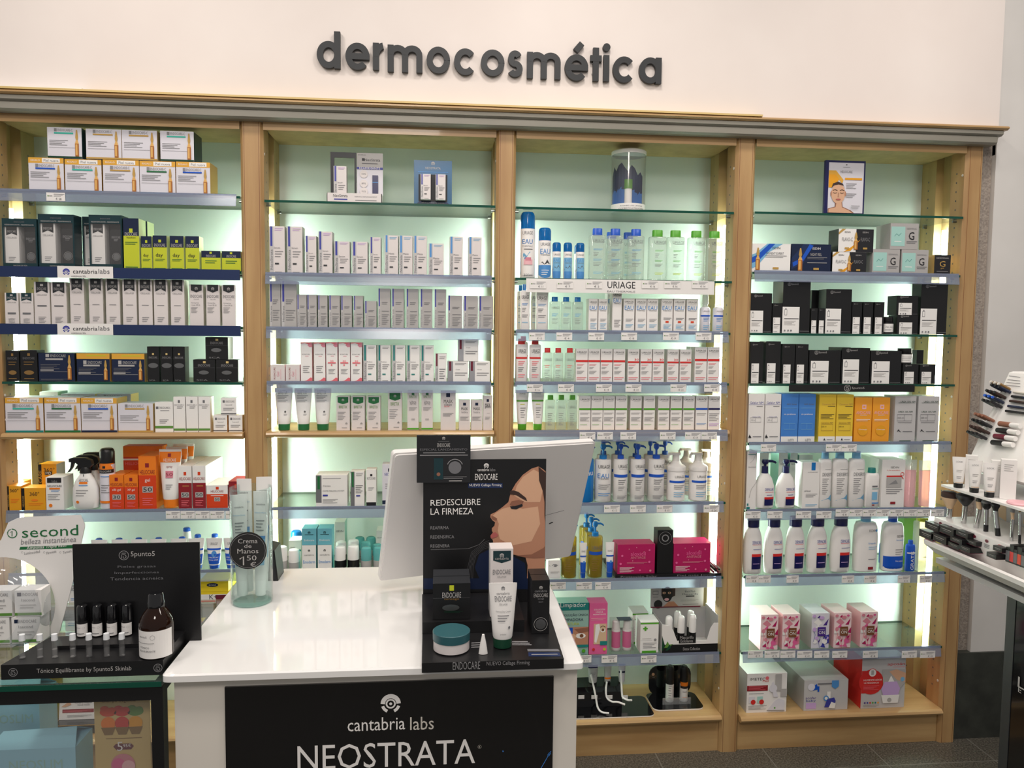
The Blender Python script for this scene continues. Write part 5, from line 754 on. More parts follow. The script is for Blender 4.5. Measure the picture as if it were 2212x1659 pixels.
b=MB(); b.box(-W/2-.006,W/2,0,.002,0,H*.185,'pearl'); b.box(-W/2-.006,-W/2-.004,0,.06,0,H*.185,'pearl'); b.box(W/2-.002,W/2,0,.056,0,H*.185,'pearl'); b.box(-W/2-.004,W/2-.002,.002,.056,0,.002,'pearl')
draw(b,'t .22 .72 .27 .3 ink NeoStrata|r .1 .3 .35 .42 violet|t .7 .66 .42 .12 gray DERMAL REPLENISHMENT|l .5 .2 .9 .4 1 gray',W,H*.185,flat()); b.build('front_tray',r)
o=make('nv',W*.24,H*.68,.035); o.parent=r; o.location=(-W/2+W*.21,.008,.002); o.name='sample_carton'
x_,W,_,_=dims('B1',1312,1625,440,800,.04); H=at(*px('B1',1470,440),.04).z-z
r=empty('blister_pack',(x_,.04,z+.0005)); tag(r,'blue blister pack with two white cartons on top shelf, second bay','gift set')
b=MB(); b.box(-W/2,W/2,.012,.03,0,H,'pblue'); draw(b,'r .0 0 1 1 pblue|p navy2 0 0 1 0 .8 .14 .5 .1 .2 .14|g .5 .93 .05 silver|t .5 .83 .4 .05 silver NEOSTRATA|l .1 .72 .9 .77 1 lblue|r .12 .1 .88 .69 ink|t .5 .07 .6 .04 silver efficacy proven by science',W,H,lambda x,z_,k:(x,.012-EPS*(k+1),z_)); b.build('backing_card',r)
for u in (.31,.7): o=make('nv',W*.26,H*.55,.022); o.parent=r; o.location=((u-.5)*W,-.012,H*.12); o.name='sample_carton'
z=SHELVES[(3,1)]; x_,W,_,_=dims('C1',915,1200,310,825,.09); H=at(*px('C1',1060,318),.05).z-z; R0=W/2
r=empty('cylinder_display',(x_,.10,z+.0005)); tag(r,'clear round display tube with blue mountain print on top shelf, third bay','display stand')
b=MB(); b.loft([(0,R0,R0),(H*.13,R0,R0)],'paper',32); mf=lambda x,z_,k:(x*.97,-sqrt(max(0,R0*R0-(x*.97)**2))-EPS*(k+1),z_); mf.curved=True
draw(b,'t .5 .68 .66 .14 dim ROMPE LOS LIMITES|t .5 .38 .74 .22 ink COMBATE LA POLUCIÓN',W,H*.13,mf); b.build('base',r)
b=MB(); b.loft([(H*.93,R0*1.02,R0*1.02),(H*.985,R0*1.02,R0*1.02),(H,R0*.96,R0*.96)],'paper',32); b.build('lid',r)
b=MB(); n=32; hs=[.62,.7,.66,.78,.84,.74,.8,.88,.83,.72,.78,.66,.6]
for i in range(12):
    a0,a1=[radians(15+150*(i+q)/12) for q in(0,1)]; h0,h1=hs[i]*H,hs[i+1]*H; q=R0*.93
    b.face([(q*cos(a1),q*sin(a1),H*.13),(q*cos(a0),q*sin(a0),H*.13),(q*cos(a0),q*sin(a0),h0),(q*cos(a1),q*sin(a1),h1)],'navy2'); b.face([(q*.99*cos(a1),q*.99*sin(a1),H*.13),(q*.99*cos(a0),q*.99*sin(a0),H*.13),(q*.99*cos(a0),q*.99*sin(a0),h0*.55),(q*.99*cos(a1),q*.99*sin(a1),h1*.5)],'bluec')
b.build('printed_backdrop',r)
b=MB(); b.loft([(H*.13,R0,R0),(H*.93,R0,R0)],'film',32); b.build('clear_wall',r)
b=MB(); b.loft([(H*.13,R0*.22,R0*.22),(H*.4,R0*.22,R0*.22)],'paper',20); b.loft([(H*.4,R0*.24,R0*.24),(H*.55,R0*.24,R0*.24)],'olive' if 'olive' in MATS else 'sage',20); b.build('sample_tube',r)
z=SHELVES[(4,1)]; x_,W,_,_=dims('D1',700,1000,232,632,.05); H=at(*px('D1',850,235),.05).z-z
r=empty('framed_card',(x_,.05,z+.0005)); tag(r,'navy-framed advertising card with closed-eyed face on top shelf, right bay','framed card')
b=MB(); b.box(-W/2,W/2,0,.012,0,H,'navcap'); b.build('frame',r)
b=MB(); w2,h2=W*.88,H*.91; b.box(-w2/2,w2/2,-.001,0,0,h2,'lilac')
draw(b,'c .5 .96 .02 dim|l .4 .9 .6 .92 1 gray|t .5 .82 .34 .05 gray HELIOCARE|p gold2 0 .84 .2 .84 .42 .66 .4 .6 .36 .6 .2 .76 0 .76|p amber 0 .76 .2 .76 .3 .66 .1 .5 0 .5|r .46 .66 .95 .7 amber|l .5 .48 .8 .6 4 gray|l .5 .3 .8 .4 3 gray|p skin3 0 .0 .75 0 .66 .05 .42 .12 .4 .22 .2 .22 .2 .12 0 .08|p skin .02 0 .7 0 .6 .05 .4 .11 .37 .26 .25 .26 .22 .11 .02 .07|e .28 .38 .2 .2 skin|p hair .08 .48 .12 .58 .26 .62 .4 .58 .47 .48 .42 .54 .28 .56 .14 .54|e .08 .38 .02 .05 skin2|e .48 .38 .02 .05 skin2|s .015 hair .12 .44 .18 .46 .25 .44|s .015 hair .32 .44 .38 .46 .45 .44|s .012 hair .13 .4 .18 .385 .24 .4|s .012 hair .32 .4 .38 .385 .43 .4|s .01 skin3 .28 .4 .27 .32 .3 .31|e .28 .265 .07 .014 lip|l .65 .08 .9 .16 2 gray',w2,h2,lambda x,zz_,k:(x,-.001-EPS*(k+1),zz_)); b.build('card',r,loc=(W*.02,0,H*.05))

# magenta boxes on a black tray, third bay seventh shelf
z=SHELVES[(3,7)]; A=at(*px('C3',735,1530),.0); B=at(*px('C3',1790,1500),.0)
b=MB(); b.box(A.x,min(B.x,XI[3][1]-.004),.002,.2,z+.0005,z+.012,'black'); draw(b,'t .22 .45 .34 .6 gray Protección Solar|t .76 .5 .36 .6 gray Piel más Joven',B.x-A.x,.011,lambda x,z_,k:(x+(A.x+B.x)/2,0.002-EPS*(k+1),z+.0008+z_)); tag(b.build('counter_tray'),'long black tray under the magenta boxes, third bay','tray')
SV=SHELVES[(3,7)]; row(3,7,'C3',(740,1490,1690,1475),'mag 745 1137 1190 y=.0 d=.07,mag 745 1137 1190 y=.075 d=.07,blkt 1150 1306 1040,mag 1312 1680 1165 d=.07,mag 1312 1680 1160 y=.075 d=.07',z=z+.0125)
for i,(dx,dz) in enumerate(((0,0),(.008,.004),(.016,0),(.004,.011),(.012,.012),(.020,.009))):
    P=at(*px('C3',1740,1470),.0); b=MB(); b.tube([(P.x-.012+dx-.02,.10,z+.040+dz),(P.x+dx-.012,-.005,z+.0185+dz)],.0037,'black' if i%2 else 'maroon',8); tag(b.build('liner_pencil'),'dark cosmetic pencil in the bunch beside the magenta boxes, third bay','pencil','bunch of cosmetic pencils')

# black mask display box, third bay eighth shelf
z=SHELVES[(3,8)]; Y=.0; A=at(*px('C4',1195,770),Y); B=at(*px('C4',1752,745),Y); W=B.x-A.x; H=at(*px('C4',1700,490),Y).z-z; D=.13
r=empty('counter_display_box',((A.x+B.x)/2,Y,z+.0005)); tag(r,'open cardboard display box with masked-face header card, eighth shelf, third bay','display stand')
b=MB(); t=.002
b.prism([(-W/2,0),(W/2,0),(W/2,H),(W/2-W*.08,H),(W/2-W*.14,H*.82),(W/2-W*.2,H*.42),(-W/2+W*.27,H*.42),(-W/2+W*.2,H*.78),(-W/2+W*.14,H*.95),(-W/2,H)],0,t,'y','paper')
b.box(-W/2,-W/2+t,t,D,0,H,'sil2'); b.box(W/2-t,W/2,t,D,0,H*1.25,'sil2'); ZQ=at(*px('C4',1330,330),D-.004).z-z; b.box(-W/2,W/2,D-t,D,0,ZQ,'sil2'); b.box(-W/2+t,W/2-t,t,D-t,0,t,'paper')
draw(b,'r 0 0 1 .3 black|t .53 .14 .3 .1 silver Detox Collection|p dkgreen .02 .1 .05 .3 .0 .62 .0 .1|p sage .04 .2 .1 .42 .13 .3 .2 .33 .12 .2|p dkgreen .06 .1 .14 .32 .16 .2 .1 .1|r .3 .34 .6 .6 black|t .44 .54 .24 .1 silver Mascarilla|t .44 .42 .22 .1 silver Exfoliante',W,H,flat()); b.build('tray_box',r)
A=at(*px('C4',1080,330),.13); Wc=at(*px('C4',1605,330),.13).x-A.x; z0=ZQ; Hc=at(*px('C4',1330,140),.126).z-z-z0
b=MB(); b.box(-Wc/2,Wc/2,0,.002,0,Hc,'sil2')
draw(b,'d .04 .68 .14 .86 gray|l .04 .5 .14 .6 1 gray|p skin2 .22 0 .34 .3 .44 .3 .54 0|p hair .2 1 .2 .6 .3 .4 .46 .6 .46 1|e .31 .68 .1 .4 black|e .25 .76 .03 .06 skin|e .35 .76 .03 .06 skin|e .3 .42 .045 .07 lpink|c .25 .76 .01 ink|c .35 .76 .01 ink|c .14 .18 .08 black|t .74 .82 .2 .1 navy Black Mask|t .74 .68 .3 .08 navy Mascarilla|r .66 .54 .82 .6 ink|l .56 .3 .9 .4 2 gray|l .6 .1 .9 .2 1 gray|r 0 0 .94 .06 maroon',Wc,Hc,flat()); b.build('header_card',r,loc=((A.x+Wc/2)-r.location.x,D-.004,z0))
for i,(x,tp,dy) in enumerate(((1275,430,.02),(1397,425,.02),(1512,415,.02),(1360,380,.075),(1490,375,.075))):
    P=at(*px('C4',x,600),dy); h=at(*px('C4',x,tp),dy).z-z-.004
    o=make('rolk',.026,h); o.name='mask_bottle'; o.location=(P.x,dy,z+.003); LAB2=['leftmost front','middle front','rightmost front','rear left','rear right'][i]
    tag(o,f'black bottle with frosted cap in the open display box, {LAB2}','bottle','bottles in the black mask display box')
b_=MB(); 
for i,xx in enumerate((727,848)): pass
z=SHELVES[(3,8)]; A=at(*px('C4',692,790),.03); B=at(*px('C4',912,790),.03); H=at(*px('C4',800,465),.03).z-z; W=B.x-A.x
r=empty('twin_pack',((A.x+B.x)/2,.03,z+.0005)); tag(r,'clear pack holding two pink and white bottles, eighth shelf, third bay','gift set')
for sx in (-.25,.25):
    b=MB(); q=W*.2; b.loft([(0,q*.9,q*.9),(.03*H,q,q),(.1*H,q,q)],'white',18); b.loft([(.1*H,q,q),(.62*H,q,q)],'pink',18); b.loft([(.62*H,q,q),(.68*H,q*.95,q*.95)],'white',18); b.build('bottle',r,loc=(sx*W,W*.22,0))
    b=MB(); b.loft([(.69*H,q*.85,q*.85),(.93*H,q*.8,q*.8),(.96*H,q*.6,q*.6)],'white',18); b.build('cap',r,loc=(sx*W,W*.22,0))
b=MB(); b.box(-W/2,W/2,-.002,W*.45,0,H,'film'); b.build('clear_wrap',r); b=MB(); b.box(-W*.2,W*.42,.0,W*.4,H,H+.001,'navy'); b.build('top_label',r)

# tester trays on the base of the third bay
z=ZB3
def tray(x0,x1,reg,y0,y1,label):
    A=at(*px(reg,x0,y1),.0); P0=atz(*px(reg,x0,y1),z); P1=atz(*px(reg,x1,y1),z); Pb=atz(*px(reg,x1,y0),z); return P0,P1,Pb
P0,P1,_=tray(1120,1640,'C4',1200,1370,''); xa,xb=P0.x,P1.x; ya=P0.y; Dp=.13; xm=(xa+xb)/2; W=xb-xa
r=empty('tester_stand',(xm,ya,z+.0005)); tag(r,'glossy black rounded tester stand with two small bottles, base of third bay','tester stand')
def rr(w,h,q,n=5):
    P=[]
    for cx,cy,a in ((w/2-q,h-q,0),(-w/2+q,h-q,90),(-w/2+q,q,180),(w/2-q,q,270)): P+=[(cx+q*cos(radians(a+90*i/n)),cy+q*sin(radians(a+90*i/n))) for i in range(n+1)]
    return P
b=MB(); b.prism(rr(W,Dp,.025),0,.005,'z','paper','gblack'); b.build('base_plate',r)
Hb=at(*px('C4',1300,905),ya+Dp).z-z; b=MB(); b.prism([(x,zz_) for x,zz_ in rr(W*.86,Hb,.035)],Dp-.006,Dp-.002,'y','gblack'); draw(b,'c .1 .72 .035 skin|c .9 .72 .035 skin2|l .08 .6 .14 .64 1 gray|t .5 .95 .1 .03 gold H',W*.86,Hb,lambda x,z_,k:(x,Dp-.006-EPS*(k+1),z_)); b.build('back_panel',r)
b=MB(); b.box(-W*.28,W*.28,.036,.038,.005,.03,'acry'); b.build('bottle_holder',r)
for i,(x,art) in enumerate(((1285,'l .2 .1 .6 .5 6 gray|T .78 .3 .3 .12 dred mineral'),(1425,'r 0 .45 1 .56 orange|r 0 .38 1 .45 ink|l .2 .25 .8 .33 1 dim|l .2 .1 .8 .16 1 orange'))):
    x_=at(*px('C4',x,1250),ya+.05).x; h=at(*px('C4',x,915),ya+.06).z-z-.006; K['tb']=('rollon','tester_bottle','bottle',.03,['white','black'],'',art)
    o=make('tb',.03,h); o.location=(x_,ya+.05,z+.031 if 0 else z+.006); tag(o,['white tester bottle with black cap and small print, on the glossy stand','white tester bottle with black cap and orange band, on the glossy stand'][i],'bottle')
# left tester with hanging tubes
Pa=atz(*px('C4',380,1450),z); Pb=atz(*px('C4',1130,1420),z); xa=Pa.x-.09; xb=Pb.x; W=xb-xa; ya=max(Pb.y,-.012)
r=empty('tester_stand',((xa+xb)/2,ya,z+.0005)); tag(r,'low black stepped tester stand with white card clips, behind the counter, third bay','tester stand')
b=MB(); b.prism(rr(W,.15,.02),0,.004,'z','paper','gblack'); draw(b,'t .5 .4 .5 .12 gray HELIOCARE',W,.004,flat()); b.build('base_plate',r)
Hs=at(*px('C4',700,1110),.1).z-z; b=MB(); b.prism([(.08,.004),(.085,Hs*.8),(.1,Hs),(.15,Hs*1.2),(.15,.004)],-W/2,W*.22,'x','gblack'); b.build('riser',r)
for i,x in enumerate((395,525,675,828)):
    p=at(*px('C4',x,1225),ya+.078); b=MB(); b.box(-.011,.011,0,.001,-.007,.007,'paper'); b.build('card_clip',r,loc=(p.x-r.location.x,.0775,p.z-z))
for i,(x,w_,tp,art,m) in enumerate(((510,120,905,'r 0 .82 1 1 navcap|l .2 .3 .8 .6 4 gray','sil2'),(655,90,905,'r 0 .2 1 .3 orange|r .1 0 .9 .1 ink','sil2'),(795,85,890,'r 0 .5 1 .6 navy|r 0 .9 1 1 lblue','lilac'))):
    P=at(*px('C4',x,1110),ya+.12); h=at(*px('C4',x,tp),ya+.12).z-P.z; zb=z+Hs*1.12; K['tc']=('softt','tester_tube','tube',.03,[m,m],'',art); h=at(*px('C4',x,tp),ya+.12).z-zb
    o=make('tc',w_/4.608/640*.95,max(h,.05)); o.location=(P.x,ya+.112,zb); tag(o,['tester tube with navy cap on the black stepped stand','tester tube with orange band on the black stepped stand','tester tube with navy band on the black stepped stand'][i],'tube')
for i,pp in enumerate(((490,1000,520,1130,540,1230,560,1330,600,1375,670,1385),(650,1070,640,1150,650,1230,700,1270,760,1275,830,1300),(790,960,795,1100,800,1190,810,1230,860,1255,895,1255))):
    b=MB(); pts=[]
    for k in range(0,len(pp),2):
        yy=ya+.073-k*.006; p=at(*px('C4',pp[k],pp[k+1]),yy); pts.append((p.x,yy,max(p.z,z+.009)))
    sm=[]
    for k in range(len(pts)-1):
        P=[Vector(pts[max(k-1,0)]),Vector(pts[k]),Vector(pts[k+1]),Vector(pts[min(k+2,len(pts)-1)])]
        for q in range(6):
            t_=q/6; sm.append(.5*((2*P[1])+(P[2]-P[0])*t_+(2*P[0]-5*P[1]+4*P[2]-P[3])*t_*t_+(3*P[1]-P[0]-3*P[2]+P[3])*t_**3))
    sm.append(Vector(pts[-1])); b.tube(sm,.0035,'white',8); tag(b.build('curled_cord_tester'),['white curled cord hanging lowest over the stepped tester stand','white curled cord at the middle of the stepped tester stand','white curled cord at the rear end of the stepped tester stand'][i],'cord')

# clear bottle, sachet and stand on the base of the left bay (seen through the glass counter)
z=ZB1; A=at(*px('A5',555,1010),.03); B=at(*px('A5',965,1010),.03); W=B.x-A.x
b=MB(); b.box(-W/2,W/2,0,.12,0,.035,'gblack'); draw(b,'d .01 .05 .99 .95 gold|t .3 .5 .45 .45 gold Neutrogena',W,.035,flat()); tag(b.build('sachet_stand',loc=((A.x+B.x)/2,.02,z+.0005)),'low black stand with gold-edged front on the base shelf, left bay','display stand')
b=MB(); Hh=at(*px('A5',700,610),.06).z-z-.04; b.box(-W/2,W/2,.0,.01,0,Hh,'paper'); draw(b,'r .08 .36 .85 .55 dred|l .1 .4 .8 .5 3 coral|t .6 .9 .44 0 navy CICA Repair|t .6 .78 .3 0 gray hand mask|l .2 .12 .8 .25 3 gray|p skin .05 .7 .25 .98 .3 .8 .15 .68',W,Hh,flat()); o=b.build('mask_sachet',loc=((A.x+B.x)/2,.055,z+.0365)); o.rotation_euler.x=radians(-8); tag(o,'white hand mask sachet with crimson panel standing on the low black stand','sachet')
A=at(*px('A5',430,1015),.03); K['cb']=('dexe','bottle','bottle',.05,['oil','clearw'],'','r .2 .2 .8 .6 sky'); o=make('cb',.05,.17); o.location=(A.x,.04,z+.001); tag(o,'clear amber bottle with pale blue label on the base shelf, left bay','bottle')
A=at(*px('A5',480,800),.1); o=make('cb',.04,.22); o.location=(A.x+.01,.13,z+.001); tag(o,'taller clear bottle standing behind on the base shelf, left bay','bottle')
z=ZB4

# ---------------------------------------------------------------- white counter
ZC=.9
r=empty('sales_counter',(-.107,-.92,0)); tag(r,'white lacquered sales counter with glossy top in front of the shelving','counter')
OX,OY=-.107,-.92
def shift(b,dx,dy,dz=0): b.v=[(x-dx,y-dy,z_-dz) for x,y,z_ in b.v]; return b
b=MB(); b.box(-.473,.262,-1.205,-.64,0,.884,'cwhite'); shift(b,OX,OY).build('body',r)
b=MB(); c=.004; b.loft([(.884,.376,.300),(.886,.380,.304),(.897,.380,.304),(.9,.377,.301)],'gloss_white',n=64,ex=60,c=(-.1085,-.924)); 
for i in range(len(b.sm)): b.sm[i]=False
shift(b,OX,OY).build('top',r)
Y=-1.21; A=at(485,1478,Y); B=at(1196,1468,Y); Zt=(A.z+B.z)/2; W=B.x-A.x; Hp=.62
b=MB(); b.box(A.x,B.x,Y,Y+.0045,Zt-Hp,Zt,'gblack')
def pix(xp,yp,Yp=Y): p=at(xp,yp,Yp); return p.x,p.z
def PT(b,s_,x0,x1,ytop,ybot,m,Yp,k=2):
    a=at(x0,ybot,Yp); c=at(x1,ybot,Yp); t=at(x0,ytop,Yp); draw(b,f't .5 .5 1 1 {m} {s_}',c.x-a.x,t.z-a.z,lambda x,z_,kk:(x+(a.x+c.x)/2,Yp-EPS*(kk+k),z_+a.z))
x,z_=pix(844,1520); R0=.0185
draw(b,'g .5 0 .5 paper',R0*2,1,lambda xx,zz_,k:(x+xx,Y-EPS*(k+1),z_+zz_))
PT(b,'cantabria',751,875,1552,1580,'paper',Y); PT(b,'labs',886,937,1549,1577,'offw',Y); PT(b,'NEOSTRATA',643,1026,1611,1665,'paper',Y)
x,z_=pix(1036,1613); draw(b,'o .5 0 .4 .1 offw|t .5 0 .3 0 offw R',.008,1,lambda xx,zz_,k:(x+xx,Y-EPS*(k+1),z_+zz_))
for p0,p1,wd in (((1190,1622),(1168,1660),.0012),((1184,1632),(1188,1626),.004),((1086,1621),(1087,1624),.002)):
    a,c=pix(*p0),pix(*p1); b.stroke([a,c],wd,'bluec',lambda xx,zz_,k:(xx,Y-EPS*3,zz_))
shift(b,OX,OY).build('front_poster',r)

# all-in-one computer seen from behind
mc=Vector((.122,-.82,1.091)); al,ti=radians(19.27),radians(20.3); mr=Vector((cos(al),sin(al),0)); mn=Vector((sin(al),-cos(al),0)); mu=Vector((0,0,1))*cos(ti)+mn*sin(ti); mb=mr.cross(mu)*1.0
r=empty('desktop_computer',(mc.x,mc.y,ZC)); tag(r,'white all-in-one desktop computer seen from behind on the counter','computer'); Wm,Hm=.502,.335
def MT(x,y,z_):  # x right, y out of the rear face towards the customer, z up the screen
    p=mc+mr*x+mu*z_+mb*y; return (p.x-mc.x,p.y-mc.y,p.z-ZC)
if mb.y>0: mb=-mb
b=MB(); P=[(x,z_) for x,z_ in [(a-0,c-Hm/2) for a,c in rr(Wm,Hm,.008)]]
def slab(b,P,y0,y1,m,mc_=None):
    n=len(P); k=len(b.v); b.v+=[MT(x,y0,z_) for x,z_ in P]+[MT(x,y1,z_) for x,z_ in P]
    for i in range(n): j=(i+1)%n; b.f.append([k+i,k+j,k+n+j,k+n+i]); b.m.append(b.mi(m)); b.sm.append(False)
    for f in (list(range(k,k+n)),list(range(k+n,k+2*n))[::-1]): b.f.append(f); b.m.append(b.mi(mc_ or m)); b.sm.append(False)
slab(b,[(x*.985,z_*.98) for x,z_ in P],-.004,0,'monw'); b.build('rear_cover',r)
b=MB(); slab(b,P,-.020,-.0045,'monw'); b.build('screen_frame',r)
b=MB(); slab(b,[(x*.93,z_*.9) for x,z_ in P],-.0205,-.0201,'gblack'); b.build('screen_glass',r)
b=MB(); b.stroke([(.12,-.035),(.2,-.02)],.0012,'gray',lambda x,z_,k:MT(x,.0003,z_)); b.stroke([(.165,-.055),(.175,-.052)],.003,'ink',lambda x,z_,k:MT(x,.0004,z_)); b.build('lock_slot',r)
b=MB(); fx,fy=-.07,.02
for sx in (0,.1):
    b.tube([(fx+sx-.03,fy-.12,.010),(fx+sx-.0,fy-.085,.022),(fx+sx+.02,fy-.04,.02),(fx+sx+.02,fy+.08,.008)],.008,'gblack',10)
b.tube([(fx,fy-.06,.02),(fx+.12,fy-.06,.02)],.008,'gblack',10); b.build('stand',r)
b=MB(); b.tube([(0,-.02,.03),(0,-.0,.07)],.02,'black',10); b.build('neck',r)

# endocare display stand on the counter
r=empty('promo_display',(.1,-1.1,ZC)); tag(r,'black two-tier promotional display with profile portrait poster on the counter','display stand'); OX,OY=.1,-1.1
zb=.9185; b=MB(); b.prism([(-.029,-1.253),(.228,-1.253),(.236,-.955),(-.033,-.955)],ZC+.0004,zb,'z','black')
PT(b,'ENDOCARE',978,1037,1430,1447,'gray',-1.253); PT(b,'NUEVO Cellage Firming',1051,1144,1429,1440,'gray',-1.253)
def plane_z(b,pts,z_,m): b.face([tuple(atz(x,y,z_)) for x,y in pts],m)
for dy in range(3): plane_z(b,[(1018,1388+dy*4.6),(1040,1387+dy*4.6),(1040,1389+dy*4.6),(1018,1390+dy*4.6)],zb+.0003,'gray')
for dy in range(3): plane_z(b,[(1106,1385+dy*3.4),(1140+dy*4,1385+dy*3.4),(1140+dy*4,1387+dy*3.4),(1106,1387+dy*3.4)],zb+.0003,'gray')
plane_z(b,[(1139,1402),(1206,1402),(1209,1407),(1140,1407)],zb+.0003,'dim'); plane_z(b,[(1141,1409),(1208,1409),(1212,1418),(1142,1418)],zb+.0003,'navy2'); plane_z(b,[(1148,1413),(1204,1412),(1205,1414),(1148,1415)],zb+.0005,'gray')
shift(b,OX,OY,ZC).build('base',r)
zs=.9415; b=MB(); b.prism([(-.031,-1.12),(.170,-1.12),(.170,-.957),(-.035,-.957)],zb+.0003,zs,'z','black'); shift(b,OX,OY,ZC).build('step',r)
Yp=-.953; zt_=at(1100,992,Yp).z; b=MB(); b.box(-.033,.2335,Yp,Yp+.004,ZC+.0006,zt_,'navcap' if 0 else 'black')
Q=lambda x,y:(800+x/4.254,920+y/4.254)
def PF(b,pts,m,k): 
    v=[at(*Q(x,y),Yp) for x,y in pts]; v=[Vector((min(max(p.x,-.0325),.2333),p.y,min(p.z,zt_-.0002))) for p in v]; b.face([(p.x,Yp-EPS*k,p.z) for p in v],m)
prof_=[(1545,372),(1480,392),(1400,450),(1335,530),(1295,600),(1280,650),(1268,700),(1215,745),(1150,792),(1105,812),(1102,838),(1122,868),(1146,885),(1140,918),(1117,938),(1117,962),(1125,980),(1103,1008),(1106,1030),(1124,1046),(1130,1075),(1165,1110),(1210,1135),(1300,1180),(1380,1192),(1425,1205),(1445,1280),(1440,1400),(1611,1400),(1611,420),(1590,400)]
PF(b,prof_,'skin2',2)
PF(b,[(1500,400),(1400,470),(1345,550),(1320,640),(1420,700),(1560,700),(1590,560),(1560,430)],'skin',3)
PF(b,[(1215,760),(1150,800),(1125,825),(1160,850),(1180,900),(1170,960),(1190,1040),(1300,1100),(1480,1060),(1560,900),(1540,740),(1400,760),(1300,740)],'skin',3)
PF(b,[(1545,372),(1575,400),(1612,430),(1612,900),(1600,820),(1600,700),(1585,600),(1550,500)],'hair',5)
PF(b,[(1280,600),(1310,590),(1360,605),(1430,660),(1440,690),(1400,670),(1340,635),(1285,628)],'hair',6)
PF(b,[(1280,720),(1300,690),(1360,680),(1410,690),(1385,735),(1330,745)],'skin3',6); PF(b,[(1282,738),(1330,735),(1395,715),(1400,735),(1340,765),(1295,760)],'ink',7)
PF(b,[(1110,830),(1130,828),(1165,850),(1155,868),(1120,852)],'skin3',6)
PF(b,[(1103,1008),(1125,980),(1150,975),(1175,1000),(1160,1020),(1125,1030),(1106,1028)],'lip',6)
PF(b,[(1330,1190),(1480,1180),(1590,1120),(1611,1100),(1611,1210),(1500,1215),(1425,1208)],'skin3',5)
PF(b,[(480,1400),(1000,1400),(960,1300),(1000,1180),(1100,1130),(1300,1190),(1420,1260),(1440,1400),(1500,1500),(490,1500)],'navy',2)
for i in range(5):
    pts=[(940-i*14,1400),(945-i*12,1290),(970-i*10,1190-i*8),(1040,1130-i*14),(1090,1115-i*16)]; v=[at(*Q(*p),Yp) for p in pts]; b.stroke([(p.x,p.z) for p in v],.0004,'dim',lambda x,z_,k:(x,Yp-EPS*4,z_))
v=[at(*Q(*p),Yp) for p in ((555,1137),(900,1127),(1000,1090),(1050,1040))]; b.stroke([(p.x,p.z) for p in v],.0006,'gray',lambda x,z_,k:(x,Yp-EPS*4,z_))
def QT(s_,x0,x1,y0,y1,m): a,c=Q(x0,y0),Q(x1,y1); PT(b,s_,a[0],c[0],a[1],c[1],m,Yp,4)
QT('cantabria',985,1090,388,415,'paper'); QT('labs',1097,1148,388,415,'gray'); QT('ENDOCARE',962,1168,440,498,'paper'); PF(b,[(898,525),(1215,525),(1215,570),(898,570)],'navy2',3); QT('NUEVO Cellage Firming',908,1205,532,562,'paper')
QT('RE',553,640,680,733,'white'); QT('DESCUBRE',646,1010,672,730,'paper'); QT('LA FIRMEZA',553,945,757,815,'paper'); QT('REAFIRMA',553,720,922,950,'gray'); QT('REDENSIFICA',553,770,1005,1035,'gray'); QT('REGENERA',553,728,1088,1118,'gray')
p=at(*Q(1066,366),Yp); draw(b,'g .5 0 .5 paper',.011,1,lambda xx,zz_,k:(p.x+xx,Yp-EPS*(k+3),p.z+zz_))
shift(b,OX,OY,ZC).build('poster',r)
Yc=-.962; A=at(900,1043,Yc); B=at(1016,1043,Yc); T=at(900,940,Yc); W=B.x-A.x; H=T.z-A.z
b=MB(); b.box(-W/2,W/2,0,.003,0,H,'gblack'); draw(b,'g .5 .93 .03 silver|l .4 .86 .6 .88 1 gray|t .5 .79 .24 .08 silver ENDOCARE|t .5 .7 .88 .045 dim ESPECIAL LANZAMIENTO|l .12 .6 .9 .66 1 gray|l .06 .55 .95 .61 1 gray|r .32 .07 .49 .52 dteal|c .405 .18 .035 skin3|c .71 .32 .12 dim|A .71 .33 .14 .155 20 160 gray|l .5 .08 .93 .14 2 gray|r .6 .03 .84 .05 silver',W,H,flat()); b.build('topper_card',r,loc=((A.x+B.x)/2-OX,Yc-OY,A.z-ZC))
def onbase(kind,x0,x1,ytop,ybase,zbase,label,Yf=None,d=None,group=None,cat=None):
    P=atz((x0+x1)/2,ybase,zbase); Yf=P.y if Yf is None else Yf; ym=(ytop+ybase)/2
    A=at(x0,ym,Yf); B=at(x1,ym,Yf); T=at((x0+x1)/2,ytop,Yf); o=make(kind,B.x-A.x,T.z-zbase,d); o.location=((A.x+B.x)/2,Yf,zbase+.0006); tag(o,label,cat or K[kind][2],group); return o
